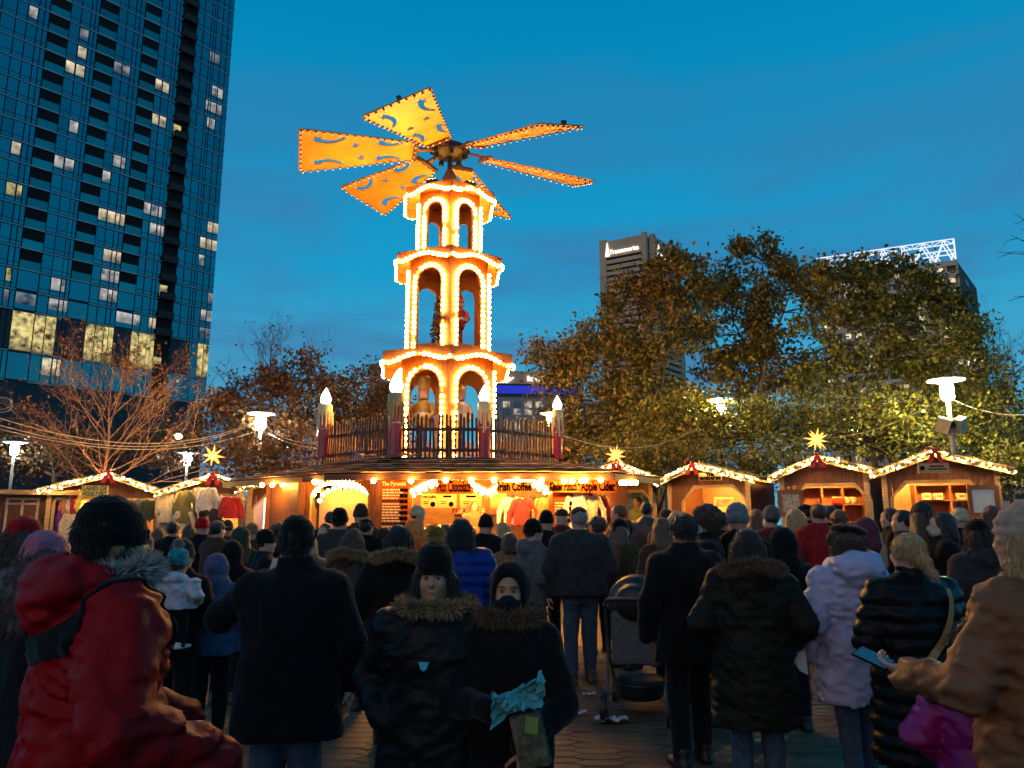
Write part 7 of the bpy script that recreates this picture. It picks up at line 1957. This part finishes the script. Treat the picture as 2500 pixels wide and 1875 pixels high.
# ------------------------------------------------------------------ the crowd between the camera and the stalls
Q = [  # px, py, distance, heading, options, label
 (396, 1160, 5.0, -10, dict(coat=c_black, hat='beanie', hatm=c_char, hair='short', la='front', ra='front'), 'adult in grey beanie standing with the small child in teal bobble hat'),
 (376, 1126, 11.0, 0, dict(coat=c_black, hair='short'), 'dark haired man before the pale clothing stall'),
 (439, 1116, 10.4, -12, dict(coat=c_black, hat='pom', hatm=c_red, pomm=FUR['brown']), 'person in red bobble hat before the pale clothing stall'),
 (471, 1124, 9.4, -25, dict(coat=c_brown, hat='cap', hatm=c_grey, hair='short', la='phone', ra='phone'), 'man in grey cap holding something up to his face'),
 (492, 1122, 12.0, 20, dict(coat=c_brown, hat='beanie', hatm=c_brown), 'brown hatted visitor at the clothing stall corner'),
 (345, 1140, 12.5, 0, dict(coat=c_maroon, hair='long', hcol='auburn'), 'auburn haired woman before the clothing stall'),
 (410, 1132, 12.8, 30, dict(coat=c_olive, hair='bob', hcol='brown'), 'brown haired woman between the red hat and the dark haired man'),
 (522, 1136, 8.2, 15, dict(coat=c_green, hood='up', hair='long', hcol='brown'), 'visitor in green hood before the white window'),
 (546, 1128, 10.5, -5, dict(coat=c_char, hat='beanie', hatm=c_tan), 'tan beanie wearer below the white window'),
 (576, 1141, 7.0, -70, dict(coat=c_navy, hat='beanie', hatm=c_black, skin=0, hair='short'), 'man in profile with black beanie beside the raised phone'),
 (600, 1130, 11.5, 0, dict(coat=c_black, hair='curly', hcol='brown'), 'curly haired visitor below the white window'),
 (704, 1130, 9.0, 160, dict(coat=c_brown, hair='bob', hcol='auburn', mask=c_black), 'auburn woman with black mask turned toward the camera'),
 (735, 1095, 8.0, -8, dict(coat=c_char, hat='beanie', hatm=c_black, hair='short', w=1.08), 'tall man in black slouch beanie near the shuttered arch'),
 (780, 1086, 10.0, 12, dict(coat=c_brown, hat='beanie', hatm=c_brown), 'visitor with brown striped beanie under the shuttered arch'),
 (792, 1118, 9.4, -18, dict(coat=c_black, hat='cap', hatm=c_black, hair='short'), 'man in black cap near the menu board'),
 (715, 1105, 12.5, 5, dict(coat=c_black, hair='short'), 'dark visitor right at the shuttered arch'),
 (765, 1142, 6.2, -15, dict(coat=c_brown, hair='vlong', hcol='brown', furhood=(FUR['tan'], 'down'), hood='down'), 'woman with brown hair over a fur hood before the menu board'),
 (664, 1150, 6.6, 10, dict(coat=c_tan, hair='bob', hcol='blonde', hood='down'), 'blond haired visitor beside the black coat man'),
 (862, 1134, 5.3, 6, dict(coat=c_black, hood='down', hair='bob', hcol='black', furhood=(FUR['tan'], 'down'), w=1.08), 'woman with smooth black hair and tan fur hood'),
 (830, 1138, 8.6, -20, dict(coat=c_brown, hat='beanie', hatm=c_brown), 'brown hatted visitor between two fur hoods'),
 (903, 1090, 12.6, -85, dict(coat=c_orange, hood='down', hat='beanie', hatm=c_cream, hair='short', ra='drink', la='drink', floor=0.10), 'person in orange jacket and cream hat drinking at the counter'),
 (997, 1120, 5.9, 4, dict(coat=c_blue, kind='puffer', w=1.12, bulk=1.15, hair='bob', hcol='black'), 'person in royal blue padded jacket with black hair'),
 (1050, 1108, 9.2, 0, dict(coat=c_black, hat='beanie', hatm=c_black, w=1.06), 'man in black jacket and skullcap before the serving counter'),
 (1014, 1140, 9.6, 30, dict(coat=c_brown, hair='long', hcol='auburn'), 'auburn woman at the serving counter beside the skullcap man'),
 (965, 1132, 11.0, -30, dict(coat=c_black, hair='bob', hcol='brown'), 'brown haired visitor near the steel urns'),
 (1085, 1128, 10.5, 40, dict(coat=c_brown, hair='long', hcol='blonde'), 'blonde visitor below the hanging red sweater'),
 (1100, 1150, 8.0, 25, dict(coat=c_tan, hair='bob', hcol='brown', mask=c_white), 'woman in tan coat with pale mask near the counter'),
 (1152, 1118, 7.4, -62, dict(coat=c_grey, hood='down', hat='beanie', hatm=c_black, skin=0, hair='short', w=1.05), 'man in profile with black headband and grey hooded jacket'),
 (1180, 1100, 9.6, 0, dict(coat=c_black, hat='beanie', hatm=c_black), 'tall dark visitor below the price board'),
 (1213, 1098, 11.2, 15, dict(coat=c_maroon, hat='cap', hatm=c_brown), 'visitor in brown cap below the Apple Cider sign'),
 (1290, 1118, 9.6, 20, dict(coat=c_brown, hair='curly', hcol='brown'), 'curly haired woman behind the grey jacket man'),
 (1340, 1118, 7.9, -55, dict(coat=c_olive, hat='beanie', hatm=c_black, hair='vlong', hcol='auburn', skin=0), 'woman in camouflage olive jacket and black knit hat in profile'),
 (1336, 1090, 11.5, 65, dict(coat=c_black, hood='down', hair='short', hcol='auburn', skin=0), 'auburn man in profile lit by the stall window'),
 (1396, 1084, 12.6, -20, dict(coat=c_leather, hair='short', hcol='black'), 'man in brown leather jacket before the winter picture'),
 (1437, 1098, 11.5, 20, dict(coat=c_brown, hat='beanie', hatm=c_brown), 'brown hatted visitor between the two lit windows'),
 (1428, 1118, 6.7, 28, dict(coat=c_brown, kind='puffer', hair='long', hcol='auburn', mask=c_black, hem=0.5, shoes='white', stride=0.1), 'woman in brown glossy jacket and white sneakers pushing the pushchair'),
 (1462, 1104, 9.0, -30, dict(coat=c_black, hair='bob', hcol='blonde'), 'blonde visitor before the nut stall'),
 (1524, 1094, 5.8, 72, dict(coat=c_black, hair='curly', hcol='brown', mask=c_white, skin=0), 'young man with pale mask and tousled hair in profile'),
 (1590, 1083, 6.0, -12, dict(coat=c_black, hood='down', hat='beanie', hatm=cloth('slate_knit', (0.16, 0.17, 0.19)), w=1.08), 'tall person in slate grey beanie'),
 (1632, 1100, 10.0, 10, dict(coat=c_brown, hair='long', hcol='auburn'), 'auburn haired woman before the nut stall window'),
 (1560, 1105, 11.0, 0, dict(coat=c_black, hat='beanie', hatm=c_black), 'dark visitor at the nut stall counter'),
 (1664, 1090, 8.6, 14, dict(coat=c_maroon, kind='puffer', hat='beanie', hatm=c_grey, mask=c_white, hair='short'), 'person in maroon quilted jacket and grey beanie'),
 (1716, 1098, 9.8, -10, dict(coat=c_black, hair='vlong', hcol='blonde'), 'woman with long straight blonde hair'),
 (1738, 1088, 11.5, 60, dict(coat=c_black, hat='cap', hatm=c_black, hair='short', skin=0), 'man in dark cap by the open shutter'),
 (1766, 1088, 8.7, 4, dict(coat=c_plaid, hair='short', hcol='brown', w=1.1), 'man in red and black checked jacket'),
 (1790, 1092, 11.0, 20, dict(coat=c_black, hair='short', ra='phone', la='phone'), 'visitor holding a camera up before the jar shelves'),
 (1812, 1104, 10.2, -30, dict(coat=c_brown, hair='curly', hcol='auburn'), 'curly auburn visitor before the jar shelves'),
 (1866, 1116, 6.6, 8, dict(coat=cloth('plum', (0.11, 0.03, 0.045)), hood='up', hair='long', hcol='blonde'), 'person in plum coat with hood before the jar stall'),
 (1688, 1140, 5.6, 0, dict(coat=c_black, hood='up', w=1.05), 'hooded black figure between olive parka and lavender parka'),
 (1921, 1098, 8.5, 75, dict(coat=c_black, hair='bob', hcol='black', skin=0), 'dark haired woman in profile before the end stall'),
 (1948, 1102, 7.2, 66, dict(coat=c_navy, hair='short', hcol='black', skin=0, w=1.05), 'stern man in profile with cropped dark hair'),
 (1988, 1082, 6.6, 5, dict(coat=c_black, hat='beanie', hatm=c_char, hair='long', hcol='brown', w=1.1), 'tall figure in charcoal knit hat and black coat'),
 (2032, 1106, 6.4, 70, dict(coat=c_black, hair='bob', hcol='black', mask=c_cream, skin=0), 'black haired person with cream mask in profile'),
 (2070, 1096, 9.2, 0, dict(coat=c_black, hat='pom', hatm=c_cream, pomm=FUR['tan']), 'person in cream bobble hat before the end stall'),
 (2106, 1118, 5.5, 4, dict(coat=c_char, hood='down', hair='bob', hcol='black', hat='beanie', hatm=c_black, w=1.05, hem=.7), 'woman in charcoal tweed coat with black hood'),
 (2140, 1092, 8.5, -20, dict(coat=c_tan, hair='long', hcol='brown'), 'brown haired woman below the white price sheet'),
 (2165, 1106, 9.5, 15, dict(coat=c_black, hair='short'), 'dark visitor beyond the end stall shutter'),
 (2010, 1112, 10.5, -15, dict(coat=c_olive, hat='cap', hatm=c_black), 'visitor in dark cap at the tin shelf stall'),
 (20, 1150, 6.5, -10, dict(coat=c_black, hair='short'), 'dark figure at the picture edge behind the navy coat'),
 (505, 1165, 6.4, 5, dict(coat=c_black, hood='up'), 'black hooded figure before the white window'),
 (315, 1150, 9.5, 10, dict(coat=c_black, hair='long', hcol='brown'), 'brown haired woman half hidden by the scarlet parka'),
]
for px, py, d, rz, sp, lab in Q:
    person(px, py, d * 1.16 if 5 <= d < 9 else (d * 1.06 if d < 11 else d), lab, rz=rz, **sp)
# sellers inside the stalls
person(1157, 1100, 18.0, 'seller with long auburn hair bending behind the drinks counter', rz=200, src=False, coat=c_tan, hair='long', hcol='auburn', ra='front', la='front', floor=0.3, group='sellers') if False else None
person(1157, 1222, 17.9, 'seller with auburn hair behind the drinks counter', rz=205, src=True, coat=c_tan, hair='long', hcol='auburn', ra='front', la='front', floor=0.3, group='sellers')
person(668, 1230, 20.9, 'seller in green hooded jacket and yellow cap in the white window', rz=-80, src=True, coat=cloth('sea_green', (0.10, 0.22, 0.17)), hood='down', hat='beanie', hatm=cloth('mustard', (0.5, 0.38, 0.08)), ra='front', la='front', floor=0.3, group='sellers')
person(1556, 1212, 20.9, 'seller in yellow green jumper in the winter picture stall', rz=120, src=True, coat=cloth('lime', (0.28, 0.26, 0.06)), hair='short', hcol='brown', ra='front', la='front', floor=0.3, group='sellers')

# ------------------------------------------------------------------ children
pk = person(388, 1182, 5.5, 'small child in teal bobble hat and white spotted jacket carried on an arm', rz=-10, coat=cloth('white_fleece', (0.46, 0.46, 0.50)), w=1.12, bulk=1.25, hem=0.86, hood='down', hat='pom', hatm=M('wool_teal_knit', (0.012, 0.22, 0.27), 0.9, 0.5, 22, bump=0.4, bscale=90), pomm=FUR['grey'], hair='short', hcol='brown', legs='black', shoes='white', floor=0.80, kid=0.45, group='children')
person(472, 1192, 6.2, 'child in lavender hood beside the carried child', rz=8, coat=c_lav, hood='up', w=1.15, bulk=1.2, group='children')
kid = person(2120, 1338, 3.55, 'small child in bright pink snowsuit with curly hair', rz=-25, coat=M('nylon_hot_pink', (0.36, 0.006, 0.15), 0.5, 0.15, 7, bump=0.3, bscale=24), kind='parka', w=1.22, bulk=1.35, hem=0.5, hood='bigdown', hair='curly', hcol='brown', kid=0.62, group='children', legs='black')
# ================================================================== things people carry and what lies on the ground
def world_of(o, p):
    bpy.context.view_layer.update()
    return o.matrix_world @ Vector(p)
PHONE = M('phone_black', (0.01, 0.01, 0.012), 0.2)
def phone(loc, rot, label, screen):
    e = empty('phone', loc, 0, label, 'phone'); e.rotation_euler = rot
    mb = MB(); mb.box((0, 0, 0.075), (0.075, 0.009, 0.15)); mb.build('case', PHONE, e)
    mb = MB(); mb.box((0, -0.0055, 0.075), (0.068, 0.002, 0.138)); mb.build('screen', screen, e)
SCRN = M('phone_screen_blue', (0.01, 0.05, 0.08), 0.15, 0.7, 30, emit=0.12, ecol=(0.04, 0.30, 0.5))
phone(world_of(p_coat, (-0.155, 0.36, 1.47)), (0.1, 0, 0.3), 'dark phone raised by the man in the black coat', PHONE)
w_ = world_of(p_tan, (-0.205, 0.49, 1.115))
phone(w_, (rad(-72), rad(-20), rad(30)), 'phone with blue glowing screen held by the person in tan puffer', SCRN)
# mug of the man in the cap
e = empty('drinking_mug', world_of(p_cap, (0.335, 0.13, 0.78)), 0, 'pale mug dangling from the hand of the man in the cap', 'mug'); e.rotation_euler = (rad(60), 0, rad(20))
mb = MB(); mb.lathe([(0.036, 0), (0.045, 0.11), (0.039, 0.11), (0.034, 0.01)], 14); mb.build('cup', M('mug_pale', (0.42, 0.38, 0.34), 0.35), e, True)
mb = MB(); mb.tube([(0.04, 0, 0.09), (0.075, 0, 0.08), (0.075, 0, 0.04), (0.038, 0, 0.025)], 0.008, 6); mb.build('handle', M('mug_pale', (0.42, 0.38, 0.34)), e, True)
# crumpled teal tissue and patterned box of the hooded woman
r = random.Random(21); nx_, ny_ = 15, 9; vs_, fs_ = [], []
for i in range(nx_):
    for j in range(ny_):
        u_, v_ = i / (nx_ - 1) - .5, j / (ny_ - 1) - .5
        pinch = 0.55 + 0.9 * abs(u_)
        vs_.append((u_ * 0.30 + r.uniform(-.012, .012), 0.045 * math.sin(u_ * 9 + v_ * 5) + r.uniform(-.022, .022), v_ * 0.20 * pinch + u_ * 0.13 + r.uniform(-.014, .014)))
for i in range(nx_ - 1):
    for j in range(ny_ - 1):
        a = i * ny_ + j; fs_ += [(a, a + ny_, a + ny_ + 1), (a, a + ny_ + 1, a + 1)] if (i + j) % 2 else [(a, a + ny_, a + 1), (a + ny_, a + ny_ + 1, a + 1)]
mb = MB(); mb.add(vs_, fs_); o = mb.build('crumpled_tissue', M('tissue_teal', (0.09, 0.36, 0.38), 0.7, 0.25, 14), None); o.location = P(1264, 1708, 3.10); o.scale = (0.68, 0.68, 0.68)
tag(o, 'crumpled teal paper tissue held by the hooded woman', 'tissue')
e = empty('gift_box', P(1305, 1846, 3.10), rad(-8), 'patterned green box with a lime tag held by the hooded woman', 'box'); e.rotation_euler = (0, rad(-13), rad(-10))
mb = MB(); mb.box((0, 0, 0.06), (0.115, 0.05, 0.19)); mb.build('carton', M('box_green_pattern', (0.07, 0.075, 0.035), 0.6, 0.8, 30), e)
mb = MB(); mb.box((0.02, -0.027, 0.115), (0.05, 0.004, 0.06), rot=Euler((0, 0.3, 0)).to_matrix()); mb.build('tag', M('tag_lime', (0.16, 0.26, 0.05), 0.6), e)
mb = MB(); mb.box((-0.0595, 0, 0.06), (0.003, 0.048, 0.188)); mb.build('spine', M('box_red_edge', (0.25, 0.06, 0.03), 0.6), e)
# bag strap of the blonde woman
def strap(o, pts, w, mat, label):
    mb = MB(); P3 = [Vector(p) for p in pts]
    for a, b in zip(P3[:-1], P3[1:]):
        t = (b - a).normalized(); nrm = Vector(((a + b) / 2).to_tuple()); nrm.z = 0; nrm.normalize(); s_ = t.cross(nrm).normalized() * w / 2
        mb.add([a - s_, a + s_, b + s_, b - s_, a - s_ + nrm * .006, a + s_ + nrm * .006, b + s_ + nrm * .006, b - s_ + nrm * .006], [(0, 1, 2, 3), (7, 6, 5, 4), (0, 4, 5, 1), (2, 6, 7, 3), (1, 5, 6, 2), (0, 3, 7, 4)])
    return mb.build('bag_strap', mat, o)
bpy.context.view_layer.update()
co_ = [c for c in p_blond.children if c.name.startswith('coat')][0]
def on_back(x, z):
    ys = []
    for dx_ in (-0.02, 0, 0.02):
        for dz_ in (-0.04, -0.02, 0, 0.02, 0.04):
            ok, hit, _, _ = co_.ray_cast(Vector((x + dx_, -1.0, z + dz_)), Vector((0, 1, 0)))
            if ok: ys.append(hit.y)
    return (x, min(ys or [-0.25]) - 0.012, z)
strap(p_blond, [on_back(x, z) for x, z in ((0.085, 1.445), (0.09, 1.39), (0.08, 1.33), (0.06, 1.27), (0.03, 1.21), (-0.005, 1.155), (-0.05, 1.10), (-0.105, 1.05), (-0.165, 1.0), (-0.21, 0.97))], 0.044, M('strap_tan', (0.40, 0.19, 0.05), 0.5), '')
bq = on_back(0.0, 1.16); mb = MB(); mb.bar((-0.02, bq[1] - .012, 1.135), (0.015, bq[1] - .012, 1.185), 0.05, 0.012); mb.build('buckle', M('strap_buckle', (0.5, 0.35, 0.15), 0.3, metal=0.7), p_blond)
# paper in the hand of the lavender woman
mb = MB(); mb.add([(0, 0, 0), (0.07, 0.01, 0.02), (0.08, 0.01, -0.13), (0.02, -0.01, -0.10), (-0.02, 0.02, -0.03)], [(0, 1, 2), (0, 2, 3), (0, 3, 4)])
o = mb.build('folded_paper', M('paper_white', (0.62, 0.62, 0.60), 0.7), None); o.location = P(1940, 1595, 4.9); tag(o, 'folded white paper poking from the lavender parka sleeve', 'paper')

# ------------------------------------------------------------------ pushchair
pc = empty('pushchair', P(1545, 1700, 6.0) * Vector((1, 1, 0)) if False else (xat(1560, 7.1, 0.6), 7.1, 0), rad(-14), 'black pushchair with grey seat beside the man in black overcoat', 'pushchair')
PB = M('pushchair_black', (0.012, 0.012, 0.013), 0.45); PG = M('pushchair_seat_grey', (0.13, 0.125, 0.135), 0.85, 0.25, 40, bump=0.4, bscale=150); PM = M('pushchair_tube', (0.16, 0.15, 0.15), 0.35, metal=0.8)
for sx in (-1, 1):
    mb = MB(); mb.tube([(sx * 0.25, -0.42, 0.12), (sx * 0.25, -0.25, 0.55), (sx * 0.245, -0.40, 0.95), (sx * 0.22, -0.50, 1.02)], 0.014, 8); mb.build('frame_tube', PM, pc, True)
    mb = MB(); mb.tube([(sx * 0.25, -0.26, 0.55), (sx * 0.24, 0.40, 0.10)], 0.014, 8); mb.build('frame_tube', PM, pc, True)
    for y, r in ((-0.42, 0.13), (0.42, 0.10)):
        mb = MB(); mb.tube([(sx * 0.27 + r * 0 - 0.02, y, r), (sx * 0.27 + 0.02, y, r)], r, 20); wl_ = mb.build('wheel', PB, pc, True)
        mb = MB(); mb.tube([(sx * 0.27 - 0.024, y, r), (sx * 0.27 + 0.024, y, r)], r * 0.55, 14); mb.build('rim', PM, wl_, True)
mb = MB(); mb.tube([(-0.22, -0.50, 1.02), (-0.1, -0.53, 1.03), (0.1, -0.53, 1.03), (0.22, -0.50, 1.02)], 0.018, 8); mb.build('handlebar', PB, pc, True)
s = Solid(); s.cap((-0.15, -0.20, 0.50), (-0.15, -0.27, 0.85), 0.05, 0.05).cap((0.15, -0.20, 0.50), (0.15, -0.27, 0.85), 0.05, 0.05).loft([(0.46, 0, -0.20, 0.19, 0.05), (0.9, 0, -0.28, 0.19, 0.05)], 0.04).cap((-.14, -.1, .47), (-.14, .2, .5), .05, .05).cap((.14, -.1, .47), (.14, .2, .5), .05, .05).cap((0, -.1, .47), (0, .2, .5), .06, .06)
link('seat', s.mesh('seat', PG, 0.015), pc)
s = Solid(); s.ell((0, -0.10, 0.98), (0.25, 0.30, 0.22), 0.03).ell((0, 0.05, 0.86), (0.22, 0.36, 0.22), 0.02, 's'); s.disp = lambda x, y, z: (0.01 * np.sin(y * 40)).astype(np.float32)
link('canopy', s.mesh('canopy', PB, 0.015), pc)
s = Solid(); s.loft([(0.16, 0, 0, 0.2, 0.26), (0.30, 0, 0, 0.22, 0.30)], 0.02); s.ell((0, 0, 0.34), (0.18, 0.24, 0.08), 0.02, 's'); link('basket', s.mesh('basket', PB, 0.015), pc)

# ------------------------------------------------------------------ litter
PAPER_W = M('napkin_white', (0.62, 0.56, 0.58), 0.8)
def litter(px, py, size, seed, label):
    # lies on the ground where the view ray meets it
    dx, dy = (px - 1250.0) / FPX, (937.5 - py) / FPX; d3 = Vector((dx, _ct - dy * _st, _st + dy * _ct)); t = -CAMZ / d3.z; g = Vector((0, 0, CAMZ)) + d3 * t
    r = random.Random(seed); n = 8; vs, fs = [], []
    for i in range(n + 1):
        for j in range(4):
            vs.append((size * (i / n - .5), size * 0.4 * (j / 3 - .5) + 0.02 * math.sin(i), 0.012 + 0.05 * size / .3 * abs(math.sin(i * 1.1 + seed + j * .5)) * r.uniform(.4, 1)))
    for i in range(n):
        for j in range(3): a = i * 4 + j; fs.append((a, a + 4, a + 5, a + 1))
    mb = MB(); mb.add(vs, fs); o = mb.build('paper_napkin', PAPER_W, None); o.location = (g.x, g.y, 0.036); o.rotation_euler.z = r.uniform(-.3, .3)
    tag(o, label, 'napkin', 'paper napkins dropped on the paving')
litter(1490, 1775, 0.30, 1, 'larger crumpled white napkin on the paving near the white sneakers')
litter(1410, 1755, 0.17, 2, 'smaller twisted napkin on the paving beside the larger one')
litter(1440, 1708, 0.14, 3, 'thin strip of paper on the paving below the pushchair')

# ================================================================== paving: long hexagonal setts
PAV = [M('paver_brown_%d' % i, c, 0.62, 0.32, 7, bump=0.45, bscale=90, spec=0.45) for i, c in enumerate(((0.15, 0.085, 0.045), (0.12, 0.07, 0.038), (0.18, 0.10, 0.052)))]
a_, b_h = 0.20, 0.072      # half length, half height of one sett
def hexa(i):
    r = random.Random(i); g = 0.005; e_ = 0.010
    base = [(-a_ + g, 0), (-a_ * .55, -b_h + g), (a_ * .55, -b_h + g), (a_ - g, 0), (a_ * .55, b_h - g), (-a_ * .55, b_h - g)]
    t = 0.022; top = [(x * (1 - e_ / a_), y * (1 - e_ / b_h)) for x, y in base]
    tz = [t + r.uniform(-.0015, .0015) for _ in range(6)]
    vs = [(x, y, 0.001) for x, y in base] + [(x, y, t - 0.006) for x, y in base] + [(x, y, tz[k]) for k, (x, y) in enumerate(top)]
    fs = [(k, (k + 1) % 6, 6 + (k + 1) % 6, 6 + k) for k in range(6)] + [(6 + k, 6 + (k + 1) % 6, 12 + (k + 1) % 6, 12 + k) for k in range(6)] + [tuple(range(12, 18))]
    return vs, fs
hv = [hexa(i) for i in range(6)]
pav_me = []
for i in range(6):
    mb = MB(); mb.add(*hv[i]); pav_me.append(mb.mesh('paver', PAV[i % 3]))
dxp, dyp = a_ * 1.55, b_h
cells = []
row = 0; y = 1.9
while y < 13.0:
    hw = y * 0.72 + 0.6; n = int(hw / (2 * dxp)) + 1
    for c in range(-n, n + 1):
        x = c * 2 * dxp + (dxp if row % 2 else 0)
        cells.append((x, y))
    y += dyp; row += 1
# setts that show in the gaps between the people become single pieces
gaps = [(1380, 1640, 1640, 1875), (820, 960, 1580, 1875), (480, 580, 1560, 1875), (1980, 2080, 1560, 1875), (1150, 1190, 1750, 1875), (2130, 2200, 1780, 1875)]
rr = random.Random(6); single, mass = [], []
for (x, y) in cells:
    px, py = proj(x, y, 0.02)
    if any(g[0] <= px <= g[2] if False else (g[0] <= px <= g[1] and g[2] <= py <= g[3]) for g in gaps): single.append((x, y))
    elif -60 < px < 2560 and py < 1990: mass.append((x, y))
single.sort(key=lambda q: q[1])
mass += single[298:]; single = single[:298]
for (x, y) in single:
    k = rr.randrange(6); o = link('paver', pav_me[k], ground, (x, y, 0.002 + rr.uniform(-.002, .003)), (rr.uniform(-.008, .008), rr.uniform(-.008, .008), 0))
V, Fq = [], []
vt = [np.array(h[0]) for h in hv]
quad = [f for f in hv[0][1] if len(f) == 4]
allv, allf, mids = [], [], []
off_ = 0
for (x, y) in mass:
    k = rr.randrange(6); v = vt[k].copy(); v[:, 0] += x; v[:, 1] += y; v[:, 2] += rr.uniform(-.001, .003)
    allv.append(v); allf += [tuple(i + off_ for i in f) for f in hv[0][1]]; mids += [k % 3] * len(hv[0][1]); off_ += len(v)
me = bpy.data.meshes.new('paving'); me.from_pydata(np.concatenate(allv).tolist(), [], allf)
for m in PAV: me.materials.append(m)
me.polygons.foreach_set('material_index', mids); me.update()
o = link('paving', me, ground); o['kind'] = 'stuff'
# pale kerb stones crossing the square on the right
KERB = M('kerb_granite', (0.20, 0.12, 0.07), 0.7, 0.25, 9, bump=0.3, bscale=80)
for k in range(6):
    a = Vector((2.1 + 0.62 * k, 5.55 - 0.05 * k, 0)); mb = MB(); mb.box((0, 0, 0.02), (0.60, 0.26, 0.04)); mb.build('kerb_stone', KERB, ground, loc=a, rot=(0, 0, -0.08))
